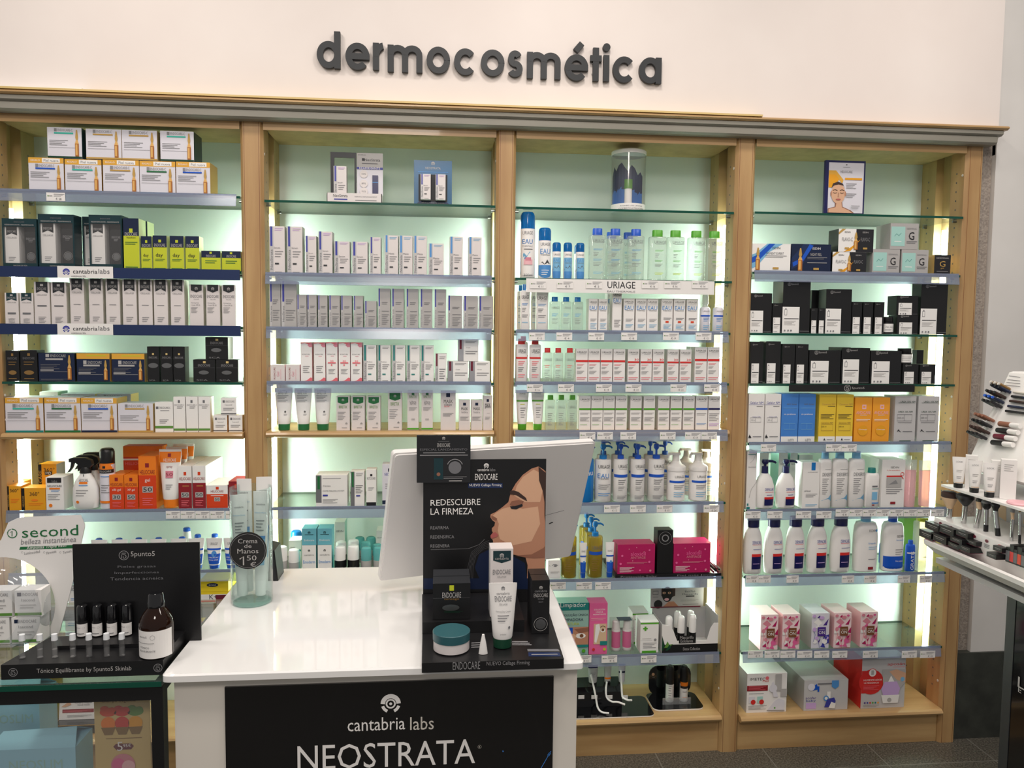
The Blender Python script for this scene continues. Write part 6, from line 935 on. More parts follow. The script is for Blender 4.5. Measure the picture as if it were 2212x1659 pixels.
kinds("""
db;box;cream_carton;cosmetics box;.045;charcoal;x;r 0 0 1 1 black|r .44 .8 .56 .95 lime|t .5 .68 .5 .15 silver ENDOCARE|t .5 .56 .4 .06 bronze tensage|s .004 dim 0 .6 1 .6|e .48 .33 .23 .09 metal|l .3 .18 .8 .24 2 dkgreen
dw;box;day_cream_carton;cosmetics box;.045;pearl white;x;p dteal .12 .97 .9 .97 .9 .83 .5 .79 .12 .83|g .5 .9 .1 silver|t .5 .86 .6 0 silver cantabria|t .5 .66 .78 .07 dim ENDOCARE|t .5 .59 .4 0 gray CELLAGE|t .4 .49 .55 .03 dim Firming Day|t .45 .44 .62 .03 dim Cream SPF 30
dt;tube;day_cream_tube;tube;.04;paper dkgreen;x;g .5 .92 .07 dim|t .5 .85 .5 0 gray cantabria|t .5 .77 .66 .08 dim ENDOCARE|t .5 .69 .34 0 gray CELLAGE|t .5 .58 .62 0 gray Firming Day Cream|l .25 .42 .75 .54 3 gray|c .78 .34 .05 dim|t .5 .24 .3 0 gray probador
ds;box;serum_carton;cosmetics box;.036;black;x;g .5 .86 .1 silver|t .5 .8 .7 0 gray cantabria|t .5 .72 .8 .07 silver ENDOCARE|t .5 .65 .35 0 gray tensage|t .5 .6 .25 0 gray Serum|c .5 .18 .3 metal|o .5 .18 .38 .06 silver
""")
onbase('db',935,1016,1261,1334,zs,'foremost black jar carton with yellow mark on the display step',Yf=-1.108); o=onbase('db',935,1016,1261,1334,zs,'rear black jar carton behind another on the display step',Yf=-1.108); o.location.y=-1.061
onbase('dw',1059,1108,1186,1331,zs,'tall white day cream carton behind the white tube on the display step',Yf=-1.10)
onbase('dt',1057,1118,1266,1404,zb,'white cream tube with dark green cap standing on the promo display')
o=onbase('ds',1149,1187,1254,1369,zb,'front black serum carton with silver disc on the promo display'); o2=onbase('ds',1149,1187,1254,1369,zb,'rear black serum carton standing behind another on the promo display'); o2.location.y=o.location.y+.038; 
P0=atz(975,1419,zb); PR=at(1015,1370,P0.y+.04); PL=at(935,1370,P0.y+.04); R0=(PR.x-PL.x)/2; cy=P0.y+R0; H=at(975,1366,cy).z-zb+.004
H=.036
r=empty('cream_jar',((PR.x+PL.x)/2,cy,zb+.0006)); tag(r,'large clear cream jar with flat dark teal lid on the promo display','jar')
b=MB(); b.loft([(0,R0*.9,R0*.9),(.002,R0*.97,R0*.97),(H*.55,R0*.97,R0*.97)],'pearl',36); b.build('body',r); b=MB(); b.loft([(H*.55,R0,R0),(H*.97,R0*1.01,R0*1.01),(H,R0*.98,R0*.98)],'tealid',36); b.build('lid',r)
P=atz(1044,1415,zb); b=MB(); b.loft([(0,.0085,.006),(.02,.0055,.005),(.036,.0022,.002)],'paper',16); tag(b.build('sample_spatula',loc=(P.x,P.y+.006,zb+.0006)),'small white pointed plastic cone standing between the jar and the tube','spatula')

# glass vase of hand creams
A=at(496,1200,-.87); B=at(586,1200,-.87); R0=(B.x-A.x)/2; xc=(A.x+B.x)/2; cy=-.86; H=at(541,1052,cy).z-ZC
r=empty('glass_vase',(xc,cy,ZC+.0005)); tag(r,'tall clear glass cylinder vase holding hand cream tubes on the counter','vase')
b=MB(); b.loft([(.012,R0,R0),(H,R0,R0)],'vase',36); b.f=b.f[:-2]; b.m=b.m[:-2]; b.sm=b.sm[:-2]; b.loft([(.012,R0*.95,R0*.95),(H,R0*.95,R0*.95)],'vase',36); b.f=b.f[:-2]; b.m=b.m[:-2]; b.sm=b.sm[:-2]; b.build('wall',r)
b=MB(); b.loft([(0,R0*.97,R0*.97),(.003,R0,R0),(.011,R0,R0)],'vase',36); b.loft([(.0,R0*.9,R0*.9),(.002,R0*.9,R0*.9)],'tstone',36); b.build('base',r)
kinds("vt;tube;hand_cream_tube;tube;.04;paper white;x;r .1 .3 .9 .55 sky|r .1 .55 .9 .58 lblue|t .5 .88 .6 0 dim cantabria|t .5 .8 .8 0 sky Endocare Manos|l .2 .62 .8 .74 4 gray|c .5 .42 .12 lblue")
for i,(dx,dy,h,ax,ay,rz_,lb) in enumerate(((-.019,-.012,.228,0,-1.5,.15,'leftmost, leaning left'),(.018,-.013,.235,0,1,-.1,'foremost, label to the front'),(.019,.017,.262,0,1.5,.2,'tallest, leaning right at the back'),(-.017,.017,.258,0,-1.5,-.2,'rear one leaning left'))):
    o=make('vt',.035,h,None); o.location=(xc+dx,cy+dy,ZC+.016); o.rotation_euler=(radians(ax),radians(ay),rz_); tag(o,f'white and light blue tube in the glass vase, {lb}','tube','hand cream tubes in the vase')
yS=cy-R0-.003; A=at(536,1189,yS); Rs=(at(577,1189,yS).x-at(496,1189,yS).x)/2
b=MB(); b.loft([(0,Rs,Rs*1.03),(.0015,Rs,Rs*1.03)],'rubber',36,T=lambda x,y,z_:(x,-z_,y)); 
draw(b,'t .5 .77 .52 .13 silver Crema|t .5 .63 .2 .1 silver de|t .5 .49 .56 .13 silver Manos|s .035 silver .28 .27 .38 .34 .38 .1|t .6 .3 .26 .14 silver 50|t .64 .12 .16 .13 silver €|o .5 .5 .47 .02 gray',Rs*2,Rs*2,lambda x,z_,k:(x,-.0016-EPS*(k+1),z_-Rs)); o=b.build('price_disc',loc=(A.x,yS,A.z)); tag(o,'round black chalk price disc hanging on the front of the glass vase','sign')
p0=at(594,1240,-.68); b=MB(); b.prism([(-.02,0),(.02,0),(.012,.075),(-.02,.085)],-.02,.05,'y','black'); b.prism([(-.016,.003),(.016,.003),(.009,.07),(-.016,.078)],-.021,-.0202,'y','ink'); tag(b.build('card_terminal',loc=(p0.x-.004,-.70,ZC+.0005)),'small black angled stand behind the glass vase at the counter edge','stand')

# ---------------------------------------------------------------- glass counter on the left
ZG=.886; XR=-.4885
r=empty('glass_counter',(-.8,-1.0,0)); tag(r,'black framed glass display counter left of the white counter','counter'); OX,OY=-.8,-1.0
b=MB(); b.box(-1.3,XR,-1.222,-.80,ZG-.009,ZG,'glass'); shift(b,OX,OY).build('glass_top',r); b=MB(); b.box(-1.3,XR,-1.2235,-1.2222,ZG-.009,ZG,'gedge'); shift(b,OX,OY).build('glass_edge',r)
zf1=ZG-.0095; zf0=at(200,1515,-1.215).z
b=MB(); b.box(-1.3,XR,-1.218,-1.195,zf0,zf1,'black'); b.box(-.509,XR,-1.218,-1.195,.0,zf0,'black'); b.box(-1.3,XR,-.82,-.80,zf0,zf1,'black'); b.box(-.509,XR,-.82,-.80,0,zf0,'black'); b.box(-1.3,-.51,-1.21,-.81,.42,.44,'black'); b.box(-1.3,-.51,-1.21,-.81,0,.05,'black')
b.box(-.509,XR,-1.195,-.82,zf0+.01,zf1,'black'); shift(b,OX,OY).build('frame',r)
b=MB(); b.box(-1.3,-.509,-1.211,-1.208,.44,zf0,'film'); shift(b,OX,OY).build('front_pane',r)
Yp=-1.17; A=at(204,1560,Yp); B=at(324,1560,Yp); W=B.x-A.x; z0=.4405; H=zf0+.003-z0; Hp_=at(204,1509,Yp).z-z0; H=Hp_
b=MB(); b.box(-W/2,W/2,0,.002,0,H,'kraft'); V=lambda py:(at(260,py,Yp).z-z0)/H
for cx,cl,cm in ((.25,'hred','orange'),(.5,'red','red'),(.74,'sage','amber')):
    draw(b,f'e {cx} {V(1537):.3f} .15 .022 {cl}|e {cx-.06} {V(1530):.3f} .08 .014 {cl}|e {cx+.07} {V(1533):.3f} .07 .014 {cl}|c {cx} {V(1562):.3f} .13 {cm}|p bronze {cx-.13} {V(1570):.3f} {cx+.13} {V(1570):.3f} {cx+.07} {V(1586):.3f} {cx-.07} {V(1586):.3f}',W,H,flat())
draw(b,f't .45 {V(1514):.3f} .6 0 brown champú fragancia|l .2 {V(1597):.3f} .85 {V(1592):.3f} 1 bronze|p maroon .33 {V(1612):.3f} .38 {V(1606):.3f} .65 {V(1606):.3f} .7 {V(1612):.3f} .65 {V(1619):.3f} .38 {V(1619):.3f}|t .45 {V(1612):.3f} .1 0 white 5|t .58 {V(1610):.3f} .14 0 white 95€|c .5 {V(1652):.3f} .22 rose|c .42 {V(1650):.3f} .12 pink|c .6 {V(1655):.3f} .12 lpink',W,H,flat()); tag(b.build('promo_leaflet',loc=((A.x+B.x)/2,Yp,z0)),'gold leaflet with three flower bowls and price badge inside the glass counter','leaflet')
kinds("""
bg;box;slimming_box;gift box;.10;cyan cyan;x;t .45 .72 .5 .03 mint NEO SLIM|r .0 .36 .55 .4 beige|r .0 .28 .55 .32 beige|r .0 .2 .55 .24 beige|r .0 .12 .55 .16 beige
""")
def bag(x0,x1,yt,Y,hh,label,art):
    A=at(x0,yt,Y); B=at(x1,yt,Y); W=B.x-A.x; z0=.4405; H=(A.z-z0)/.93; r=empty('paper_bag',((A.x+B.x)/2,Y,z0)); tag(r,label,'bag','turquoise bags in the glass counter')
    b=MB(); D=.07; n=6
    P0=[(-W/2,0),(W/2,0),(W/2,D),(-W/2,D)]
    b.prism([(-W/2,0),(W/2,0),(W/2,D),(W/2-.01,D/2),(W/2,D),(-W/2,D),(-W/2+.01,D/2)],0,H*.93,'z','bagb')
    b.face([(-W/2,0,H*.93),(W/2,0,H*.93),(W/2-.012,D*.5,H),(-W/2+.012,D*.5,H*.985)],'bagb'); b.face([(W/2,D,H*.93),(-W/2,D,H*.93),(-W/2+.012,D*.5,H*.985),(W/2-.012,D*.5,H)],'bagb')
    draw(b,art,W,H*.93,flat()); b.build('body',r); return r
bag(-95,84,1512,-1.06,0,'upright turquoise bag with white ruled lines inside the glass counter','t .62 .88 .6 .05 mint NEOSLIM|r .3 .715 .98 .745 beige|r .3 .66 .98 .69 beige|r .3 .605 .98 .635 beige|r .3 .55 .98 .58 beige|t .88 .505 .16 0 ink HORAS')
bag(-30,163,1622,-1.165,0,'lower turquoise bag with folded top in front inside the glass counter','t .55 .9 .6 .06 mint NEOSLIM')

# 5punto5 tester display
r=empty('tester_display',(-.63,-1.1,ZG)); tag(r,'black tester display with upright panel on the glass counter','display stand'); OX,OY=-.63,-1.1
zb=.9135; Yf=-1.196; x0=at(2,1450,Yf).x; x1=XR-.006; b=MB(); yb=-1.07
b.prism([(x0,Yf),(x1,Yf),(x1,yb),(x0+.025,yb)],ZG+.0004,zb,'z','black')
p=at(28,1443,Yf); w_=x1-x0
for xp in (28,349): q=at(xp,1440 if xp<99 else 1436,Yf); draw(b,'5 .5 0 .5 gray',.0155,1,lambda xx,zz_,k:(min(q.x,x1-.009)+xx,Yf-EPS*(k+1),(ZG+zb)/2+zz_))
a=at(79,1440,Yf).x; c=at(284,1440,Yf).x; draw(b,'t .5 .5 1 1 silver Tónico Equilibrante by 5punto5 Skinlab',c-a,.0105,lambda x,z_,k:((a+c)/2+x,Yf-EPS*(k+1),ZG+.0085+z_)); shift(b,OX,OY,ZG).build('base',r)
yt=atz(250,1392,zb+.007).y; xa=atz(127,1392,zb+.007).x; b=MB(); b.box(xa,x1,yt,yb,zb+.0003,zb+.007,'black')
for xp in (300,394): q=at(xp,1385,yt); 
shift(b,OX,OY,ZG).build('upper_tier',r)
Yp=yb-.006; a=at(160,1300,Yp).x; c=at(433,1300,Yp).x; zt_=at(300,1174,Yp).z; W=c-a; H=zt_-ZG-.001
b=MB(); b.box(-W/2,W/2,0,.004,0,H,'black'); vv=lambda py:(at(300,py,Yp).z-ZG)/H
draw(b,f'5 .4 {vv(1200):.3f} .04 gray|t .55 {vv(1199):.3f} .19 0 silver 5punto5|t .5 {vv(1225):.3f} .3 .028 dim Pieles grasas|t .5 {vv(1238):.3f} .35 .028 dim Imperfecciones|t .5 {vv(1250):.3f} .42 .028 dim Tendencia acneica',W,H,flat()); b.build('back_panel',r,loc=((a+c)/2-OX,Yp-OY,.001))
zt2=zb+.0076
kinds("""
ro;rollon;roller_bottle;bottle;.02;black gblack;x;r .0 .03 1 .42 paper|t .3 .3 .4 0 dim punto5|o .75 .3 .1 .1 gray|l .1 .08 .8 .16 1 gray
vi;rollon;sample_vial;vial;.01;acry paper;x;
to;dexe;toner_bottle;bottle;.06;brownb gblack;x;
""")
for i,(xa_,xb_) in enumerate(((165,189),(197,220),(228,251),(259,282))):
    P=atz((xa_+xb_)/2,1374,zt2); A=at(xa_,1340,P.y); B=at(xb_,1340,P.y); h=at(xa_,1307,P.y).z-zt2; o=make('ro',B.x-A.x,h); o.location=((A.x+B.x)/2,min(P.y,yb-.006-.022),zt2); tag(o,f'small black roller bottle with white label, {["leftmost","second from left","third from left","nearest the brown bottle"][i]} on the tester display','bottle','roller bottles on the tester display')
for i,xp in enumerate((49,87,119,158,193,231,264)):
    P=atz(xp,1421-i*.8,zb); h=at(xp,1371-i*.5,P.y).z-zb; b=MB(); r=empty('sample_vial',(P.x,P.y,zb+.0005)); R0=.0052; b.loft([(0,R0,R0),(h*.7,R0,R0),(h*.74,R0*.7,R0*.7)],'film',14); b.loft([(.001,R0*.85,R0*.85),(h*.35,R0*.85,R0*.85)],'film',12); b.build('glass_body',r); b=MB(); b.loft([(h*.74,R0*1.05,R0*1.05),(h,R0*.95,R0*.95)],'wcap',14); b.build('cap',r)
    tag(r,f'clear sample vial with white cap, {["leftmost","second","third","fourth","fifth","sixth","rightmost"][i]} of seven in the tester row','vial','sample vials on the tester display')
P=atz(342,1418,zb); A=at(306,1370,P.y+.02); B=at(378,1370,P.y+.02); R0=(B.x-A.x)/2; H=at(342,1277,P.y+.02).z-zb; r=empty('toner_bottle',((A.x+B.x)/2,yt-R0-.002,zb+.0005)); tag(r,'large brown glass toner bottle with black cap on the tester display','bottle')
b=MB(); b.loft([(0,R0*.94,R0*.94),(.004,R0,R0),(H*.5,R0,R0),(H*.58,R0*.95,R0*.95),(H*.68,R0*.75,R0*.75),(H*.76,R0*.5,R0*.5),(H*.78,R0*.45,R0*.45)],'brownb',36); b.loft([(.003,R0*.93,R0*.93),(H*.5,R0*.93,R0*.93)],'brown',30); b.build('body',r)
b=MB(); b.loft([(H*.78,R0*.5,R0*.5),(H*.86,R0*.5,R0*.5),(H*.87,R0*.48,R0*.48),(H*.97,R0*.46,R0*.46),(H,R0*.4,R0*.4)],'gblack',28); b.build('cap',r)
b=MB(); mf=lambda x,z_,k:(x,-sqrt(max(1e-9,(R0*1.012)**2-x*x))-EPS*k,z_); mf.curved=True
draw(b,'r .01 .02 .99 .46 paper|t .25 .36 .25 0 dim punto5|o .55 .36 .07 .1 gray|t .3 .2 .3 0 dim TÓNICO|t .38 .14 .5 0 dim EQUILIBRANTE|l .05 .26 .6 .28 1 gray',R0*2,H,mf); b.build('paper_label',r)

# 1second display card with clear bubble
Yc=-.995; r=empty('blister_display',(-.75,Yc,ZG)); tag(r,'white curved display card with green lettering and clear bubble on the glass counter','display stand'); OX,OY=-.75,Yc
q4=lambda x,y,Y=Yc:(lambda p:(p.x,p.z))(at(x/3.95,1080+y/3.95,Y))
out=[(-240,1460),(-240,500),(-60,400),(20,330),(50,210),(100,165),(200,145),(700,130),(738,150),(725,220),(640,620),(570,900),(500,1175),(470,1290),(460,1490),(-240,1490)]
b=MB(); P=[q4(*p) for p in out]; P=[(x,max(z_,ZG+.0005)) for x,z_ in P]; cxp,cyp=q4(30,900); rin=abs(q4(470,900)[0]-cxp)
# card with a round opening: strips between the outline and the hole
N=72; import bisect
def hit(a):
    d=(cos(a),sin(a)); best=9
    for i in range(len(P)):
        (x1_,y1_),(x2_,y2_)=P[i],P[(i+1)%len(P)]; ex,ey=x2_-x1_,y2_-y1_; den=d[0]*ey-d[1]*ex
        if abs(den)<1e-12: continue
        t=((x1_-cxp)*ey-(y1_-cyp)*ex)/den; u=((x1_-cxp)*d[1]-(y1_-cyp)*d[0])/den
        if t>0 and -1e-6<=u<=1+1e-6: best=min(best,t)
    return best
for yy in (0,.002):
    for i in range(N):
        a0,a1=2*pi*i/N,2*pi*(i+1)/N; h0,h1=hit(a0),hit(a1); ri0,ri1=min(rin,h0*.97),min(rin,h1*.97)
        f=[(cxp+ri0*cos(a0),Yc+yy,cyp+ri0*sin(a0)),(cxp+h0*cos(a0),Yc+yy,cyp+h0*sin(a0)),(cxp+h1*cos(a1),Yc+yy,cyp+h1*sin(a1)),(cxp+ri1*cos(a1),Yc+yy,cyp+ri1*sin(a1))]; b.face(f,'paper')
def CT(s_,x0,x1,y0,y1,m,k=2,sh=.0):
    a=q4(x0,y1); c=q4(x1,y1); t=q4(x0,y0); draw(b,f't .5 .5 1 1 {m} {s_}',c[0]-a[0],t[1]-a[1],lambda x,z_,kk:(x+(a[0]+c[0])/2+z_*sh,Yc-EPS*(kk+k),z_+a[1]+(x/(c[0]-a[0]))*.004))
CT('second',190,670,225,315,'green'); CT('belleza instantánea',178,650,325,372,'gray',sh=.15); 
a,c=q4(165,425),q4(620,385); b.face([(a[0],Yc-EPS,a[1]),(c[0],Yc-EPS,q4(620,412)[1]),(c[0],Yc-EPS,c[1]),(a[0]+.002,Yc-EPS,q4(165,400)[1])],'green'); CT('Ampollas Triple flash',228,565,388,420,'white',4,.15)
for x in (190,378,516): m_=q4(x,447); b.stroke(arc(m_[0],m_[1],.0018,.0018,0,300,10),.0004,'gray',lambda x_,z_,k:(x_,Yc-EPS*2,z_))
CT('Luminosidad',208,342,436,460,'gray'); CT('Firmeza',398,482,434,456,'gray'); CT('Tersura',538,612,430,452,'gray')
m_=q4(105,285); b.stroke(arc(m_[0],m_[1],.0088,.0088,-160,95,20),.0018,'green',lambda x_,z_,k:(x_,Yc-EPS*2,z_)); b.stroke([(m_[0]-.003,m_[1]+.002),(m_[0],m_[1]+.005),(m_[0]-.0005,m_[1]-.006)],.0014,'green',lambda x_,z_,k:(x_,Yc-EPS*3,z_))
for i in range(5): an=radians(115+i*18); b.face([(m_[0]+.0088*cos(an)+.0012*cos(t*pi/4),Yc-EPS*2,m_[1]+.0088*sin(an)+.0012*sin(t*pi/4)) for t in range(8)],'green')
shift(b,OX,OY,ZG).build('card',r)
b=MB(); 
for rr_,dd in ((1.0,.0),):
    S=[(0,rin,rin),(.02,rin*.985,rin*.985),(.045,rin*.93,rin*.93),(.058,rin*.8,rin*.8),(.062,rin*.6,rin*.6)]; b.loft(S,'acry',40,T=lambda x,y,z_:(cxp+x,Yc-.0005-z_,max(ZG+.001,cyp+y)))
b.f=b.f[:-2]; b.m=b.m[:-2]; b.sm=b.sm[:-2]; shift(b,OX,OY,ZG).build('clear_bubble',r)
kinds("s1;box;cream_carton;cosmetics box;.035;paper white;x;r .1 .78 .25 .92 navy|t .58 .85 .6 .12 gray ENDOCARE|t .5 .64 .5 0 gray 1second|l .2 .3 .8 .5 2 silver|r 0 .06 1 .16 sage")
zq=ZG+.002; prev=None
for i,(x0_,x1_,y0_,y1_,lb,st) in enumerate(((100,350,955,1205,'lower right carton of four in the clear bubble',0),(-160,90,1000,1240,'lower left carton of four in the clear bubble',0),(125,360,705,950,'upper right carton of four in the clear bubble',1),(-150,110,745,990,'upper left carton of four in the clear bubble',1))):
    Yb=Yc-.042; a=q4(x0_,y1_,Yb); c=q4(x1_,y1_,Yb); t=q4(x0_,y0_,Yb); W=c[0]-a[0]; H=.053; o=make('s1',W*.97,H,.036); o.location=((a[0]+c[0])/2,Yb,zq+(H+.001)*st+(.003 if 0 else 0)); tag(o,'small white carton with green foot band, '+lb,'cosmetics box','cartons in the clear bubble display')

# ---------------------------------------------------------------- make-up stand on the right, its front facing left
Y0=-.60; Y1=-1.12
r=empty('makeup_stand',(1.5,Y0,0)); tag(r,'white sloping make-up display stand on a black base at the right edge','display stand'); OX,OY=1.5,Y0
def e2(x,y): p=at(x,y,Y0); return (p.x,p.z)
T_,B_,S_,L_,Tr,Bt=e2(2180,805),e2(2096,975),e2(2033,1046),e2(2019,1117),e2(1995,1165),e2(2022,1203)
XB=1.62
b=MB(); b.prism([(T_[0],T_[1]),(T_[0]+.012,T_[1]+.004),(XB,T_[1]+.004),(XB,B_[1]-.06),(B_[0]+.02,B_[1]-.06),(B_[0]-.012,B_[1]-.045)],Y0,Y1,'y','white')
shift(b,OX,OY).build('upper_panel',r)
b=MB(); b.box(S_[0],XB,Y1,Y0,S_[1]-.006,S_[1],'white'); shift(b,OX,OY).build('shelf_board',r)
b=MB(); b.box(1.55,XB,Y1,Y0,Bt[1],S_[1]-.006,'sil2'); q=0
for (y0,y1,h) in ((-.62,-.66,.07),(-.72,-.77,.09),(-.84,-.88,.08)): b.face([(1.5495,y0,L_[1]+.01),(1.5495,y1,L_[1]+.0),(1.5495,y1+.006,L_[1]+h),(1.5495,y0-.006,L_[1]+h*.8)],'beige')
shift(b,OX,OY).build('recess_back',r)
b=MB(); b.prism([(L_[0],L_[1]),(1.56,L_[1]),(1.56,Bt[1]),(Tr[0]+.06,Bt[1]+.02),(L_[0]-.004,L_[1]-.03)],Y0,Y1,'y','white')
for i in range(8):
    y_=Y0-.03-i*.045; b.loft([(0,.006,.004),(.0006,.006,.004)],'maroon' if i<5 else 'coral',n=10,T=lambda x,yy,z_:(L_[0]-.0025-z_,y_+x,L_[1]-.010+yy)); 
    for k in range(3): b.box(L_[0]-.0045,L_[0]-.0035,y_-.012,y_+.006,L_[1]-.019-k*.004,L_[1]-.0175-k*.004,'gray')
shift(b,OX,OY).build('brush_step',r)
b=MB(); b.prism([(Tr[0],Tr[1]),(Tr[0]+.002,Tr[1]-.012),(Bt[0]-.004,Bt[1]+.012),(Bt[0]+.03,Bt[1]+.01),(Bt[0]+.04,Bt[1]+.02),(Tr[0]+.01,Tr[1]-.004),(Tr[0]+.006,Tr[1]+.004)],Y0,Y1,'y','white'); b.box(Bt[0],XB,Y1,Y0,Bt[1]-.016,Bt[1]-.001,'sil2'); shift(b,OX,OY).build('box_tray',r)
xb=atx(2168,1450,1.44); b=MB(); b.box(1.44,1.9,Y1-.05,xb.y,0,Bt[1]-.0165,'gblack'); b.box(1.4385,1.4399,xb.y-.03,xb.y,0,Bt[1]-.0165,'charcoal')
for s_,x0_,x1_,y0_,y1_ in (('L',2198,2214,1460,1483),('E',2199,2206,1483,1494)):
    a=atx(x0_,y1_,1.438); c=atx(x1_,y1_,1.438); t=atx(x0_,y0_,1.438); draw(b,f't .5 .5 1 1 silver {s_}',abs(a.y-c.y),t.z-a.z,lambda x,z_,k:(1.4384-EPS*k,(a.y+c.y)/2-x,a.z+z_))
shift(b,OX,OY).build('base_cabinet',r)
b=MB(); b.box(T_[0]+.03,XB,Y1,at(2204,780,Y0).y if 0 else Y0-.06,T_[1]+.0045,T_[1]+.10,'black'); shift(b,OX,OY).build('header',r)
# price texts and long pencils on the sloping panel
pn=Vector((-(T_[1]-B_[1]),0,(T_[0]-B_[0]))).normalized(); pu=Vector((T_[0]-B_[0],0,T_[1]-B_[1])).normalized(); po=Vector((B_[0],0,B_[1]))
def onp(xp,yp):
    d=ray(xp,yp); k=(po-Vector((CAM.x,0,CAM.z))).dot(pn)/Vector((d.x,0,d.z)).dot(pn); return CAM+d*k
b=MB()
for yy in (812,820,826,832):
    a=onp(2180-(yy-812)*.4,yy); c=onp(2204,yy+3); b.stroke([(0,0),(1,0)],.0016,'gray',lambda x,z_,k:tuple(a+(c-a)*x+pu*z_+pn*.0006))
shift(b,OX,OY).build('printed_text',r)
E_=lambda x,y:(1992+x/3.773,780+y/3.773)
zoomp=[((650,215),'bronze','offw'),((655,240),'navy','ink'),((615,285),'hair','ink'),((600,325),'navy','blue'),((585,362),'ink','black'),((522,475),'skin3','skin3'),((502,522),'ink','black'),((484,575),'hair','hair'),((462,620),'ink','black')]
row_lb=['topmost','second','third','fourth','fifth','sixth','seventh','eighth','lowest']
for i,((x,y),m,m2) in enumerate(zoomp):
    for j in range(3):
        p=onp(*E_(x+j*32,y+j*8)); b=MB(); q=p+pn*.035; b.tube([tuple(p+pn*.001),tuple(q)],.0045,m,8); b.tube([tuple(q),tuple(q+pn*.004)],.004,m2,8)
        tag(b.build('eye_pencil'),f'cosmetic pencil end standing out of the sloping panel, {row_lb[i]} row, {["outer","middle","inner"][j]} one','pencil','eye pencils in the make-up stand')
    yl={0:258,1:292,2:330,3:372,4:412,5:520,6:572,7:622,8:672}[i]; x0_={0:757,1:742,2:727,3:712,4:694,5:652,6:634,7:612,8:592}[i]
    p=onp(*E_(x0_,yl)); q=onp(*E_(x0_+170,yl+22)); rr0=.0035 if i<5 else .007; b=MB(); mid=p+(q-p)*.55
    b.tube([tuple(p+pn*(rr0+.001)),tuple(mid+pn*(rr0+.001))],rr0,['offw','ink','hair','navy','black','skin3','black','maroon','black'][i],10); b.tube([tuple(mid+pn*(rr0+.001)),tuple(q+pn*(rr0+.001))],rr0*.95,'paper' if i>4 else m,10)
    tag(b.build('display_pencil'),f'cosmetic pencil lying along the sloping panel, {row_lb[i]} of nine','pencil','pencils shown on the sloping panel')
Xs=S_[0]+.028
kinds("""
mt;tube;foundation_tube;tube;.03;paper black;x;t .5 .85 .5 0 gray LOOK|l .25 .5 .75 .6 2 silver|r .1 .17 .9 .19 beige|l .25 .3 .7 .4 2 gray
mbx;box;foundation_carton;cosmetics box;.022;paper;x;l .2 .7 .8 .9 4 silver
""")
def face_left(kind,x0,x1,yt,yb_,X,zb_,label,dx=0,gr=None,rz=pi/2*-1+.45):
    p=atx((x0+x1)/2,yb_,X); w_=(x1-x0)/F*(p.y+2.6); t=atx((x0+x1)/2,yt,X); o=make(kind,w_,t.z-zb_); o.location=(X,p.y,zb_+.0005); o.rotation_euler.z=rz+pi/2*0; tag(o,label,K[kind][2],gr); return o
for i,(x0,x1,y0,y1) in enumerate(((245,355,785,1012),(375,487,812,1038),(497,615,835,1060))):
    a,c=E_(x0,y0),E_(x1,y1); face_left('mt',a[0],c[0],a[1],c[1],Xs-.016,S_[1],f'white tube with black cap on the make-up stand shelf, {["far","middle","near"][i]} one',gr='tubes on the make-up stand',rz=-.45)
for i,(x0,x1,y0,y1) in enumerate(((350,440,770,1000),(560,690,815,1050),(640,760,805,1040))):
    a,c=E_(x0,y0),E_(x1,y1); face_left('mbx',a[0],c[0],a[1],c[1],Xs+.014,S_[1],f'white carton behind the tubes on the make-up stand, {["far","middle","near"][i]} one',gr='cartons on the make-up stand',rz=-.6)
G_=lambda x,y:(1992+x/7.54,1020+y/7.54)
Xb=L_[0]+.035
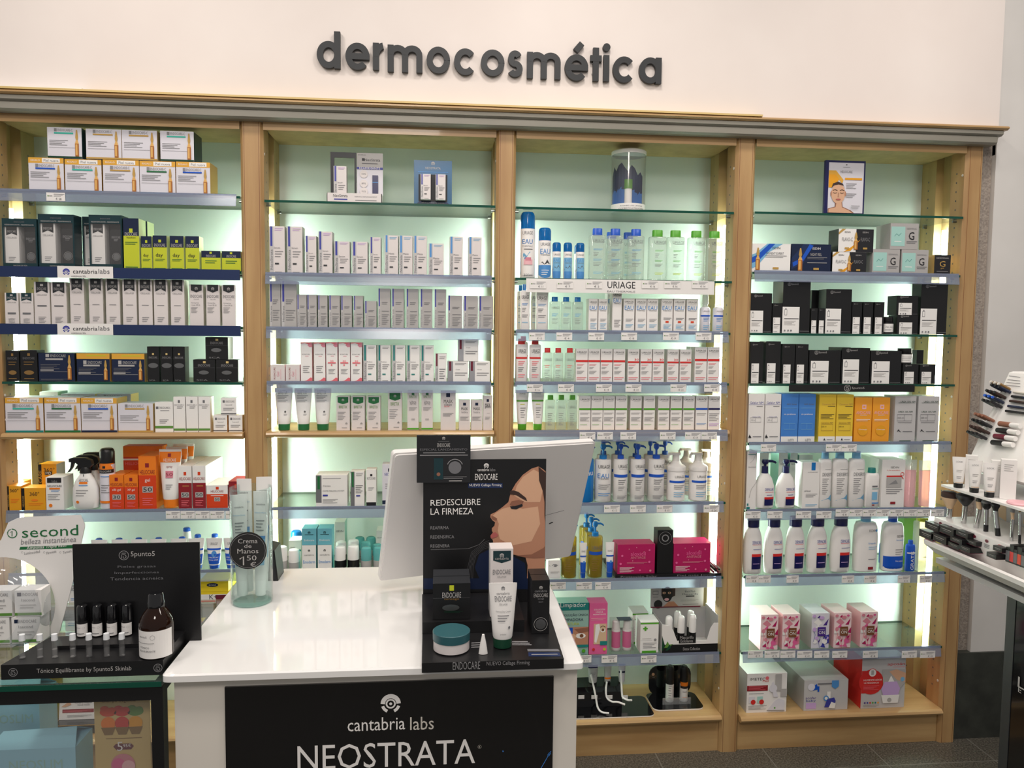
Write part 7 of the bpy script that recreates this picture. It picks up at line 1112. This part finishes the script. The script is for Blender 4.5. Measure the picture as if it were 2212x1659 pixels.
for i,(hx0,hx1,hy0,hy1,bx0,bx1,by,mh,mt_,shp,lb,foot) in enumerate(((290,600,305,590,380,490,755,'hair','beige','fan','broad two-tone fan brush',0),(535,870,275,545,620,725,805,'ink','black','fan','largest black powder brush',0),(868,1000,405,600,830,930,855,'black','beige','flat','slanted black foundation brush',0),(955,1135,440,605,995,1085,895,'dim','black','dome','grey-topped rounded brush',1),(1110,1280,430,630,1190,1290,945,'ink','black','ball','black cheek brush leaning right',1),(1430,1515,575,765,1425,1500,990,'gray','beige','small','small beige and grey brush',0),(1570,1612,610,680,1568,1620,1020,'bronze','chrome','thin','thin lip brush',1))):
    a=G_((bx0+bx1)/2,by); p=atx(*a,Xb); d=p.y+2.6; sc=d/F/7.54*1.02; t=atx(*G_((hx0+hx1)/2,hy0),Xb); t.z=min(t.z,S_[1]-.012); m_=atx(*G_((hx0+hx1)/2,hy1),Xb); p.z=L_[1]+.0005
    rh=(bx1-bx0)/2*sc*.85; R0=(hx1-hx0)/2*sc; ro=empty('makeup_brush',(p.x,p.y,p.z)); tag(ro,f'{lb} standing on the white make-up stand','brush','make-up brushes')
    b=MB(); ax=(t-p); m2=p+(m_-p); k0=(m2-p); 
    if foot: b.tube([(0,0,0),tuple(k0*.3)],rh,'black',12)
    b.tube([tuple(k0*(.3 if foot else 0)),tuple(k0)],rh*.97,'chrome',12); b.build('handle',ro)
    b=MB(); h0,h1=m2-p,t-p; L=(h1-h0)
    fr=[(0,rh),(.3,R0*.62),(.65,R0*.97),(.88,R0*.95),(.97,R0*.7),(1,R0*.35)]
    if shp in('dome','flat'): fr=[(0,rh),(.25,R0*.85),(.7,R0),(.93,R0*.85),(1,R0*.45)]
    n=20; k=len(b.v)
    for f_,rr_ in fr:
        for j in range(n): q=h0+L*f_; b.v.append((q.x+rr_*.8*sin(2*pi*j/n),q.y-rr_*cos(2*pi*j/n),q.z))
    for f_ in range(len(fr)-1):
        for j in range(n): a1=k+f_*n+j; a2=k+f_*n+(j+1)%n; b.f.append([a1,a2,a2+n,a1+n]); b.m.append(b.mi(mt_ if f_<2 else mh)); b.sm.append(True)
    e=k+(len(fr)-1)*n; b.f.append(list(range(e,e+n))); b.m.append(b.mi(mh)); b.sm.append(True); b.build('bristles',ro)
# black cartons lying in the tray
Xt=(L_[0]+Tr[0])/2-.004
bx=[(40,285,810,945,'top row, farthest'),(262,515,868,1010,'top row, second'),(12,245,940,1080,'lower row, farthest'),(210,465,995,1140,'lower row, second'),(548,745,945,1050,'narrow one at the top'),(522,720,1048,1145,'narrow one in the middle'),(492,668,1135,1235,'narrow one at the bottom'),(702,880,1085,1180,'near stack, upper'),(665,850,1180,1290,'near stack, lower'),(1150,1300,1190,1290,'loose upper one past the gap'),(1120,1280,1298,1395,'loose lower one past the gap')]
for x0,x1,y0,y1,lb in bx:
    a=atx(*G_(x0,(y0+y1)/2),Xt); c=atx(*G_(x1,(y0+y1)/2+ (x1-x0)*.28),Xt); t=atx(*G_((x0+x1)/2,y0+20),Xt); u=atx(*G_((x0+x1)/2,y1),Xt)
    W=abs(a.y-c.y)*.97; H=(t.z-u.z)*.98; b=MB(); b.box(-W/2,W/2,0,.045,0,H,'black'); b.box(-W/2+.0005,W/2-.0005,.0005,.0445,-.0006,0,'magenta'); draw(b,'l .2 .55 .85 .75 1 silver|l .3 .35 .75 .5 1 gray',W,H,flat())
    o=b.build('makeup_carton',loc=(Xt+(.0 if 'top' in lb or 'upper' in lb else -.012),(a.y+c.y)/2,u.z)); o.rotation_euler=(0,0,-pi/2); tag(o,f'black make-up carton with magenta underside in the tray, {lb}','cosmetics box','black cartons in the make-up tray')
for i in range(5):
    p=atx(*G_(1395+i*62,1330+i*22),Xt+.01); b=MB(); b.box(-.007,.007,0,.05,0,.045 if i%2 else .036,'black'); b.box(-.0065,.0065,-.0004,0,.004,.028,['dim','red','dim','hred','dim'][i]); o=b.build('lipstick',loc=(p.x,p.y,p.z-.02)); o.rotation_euler.z=-pi/2; tag(o,f'dark lipstick pack in the make-up tray, {["farthest","second","third","fourth","nearest"][i]} of five','lipstick','lipsticks in the make-up tray')
b=MB(); p=atx(*G_(1500,365),Xs-.01); b.loft([(0,.026,.026),(.003,.028,.028),(.006,.026,.026)],'lpink',28); tag(b.build('powder_compact',loc=(p.x+.015,p.y,S_[1]+.0005)),'flat pale pink compact on the make-up stand shelf','compact')
label_all()
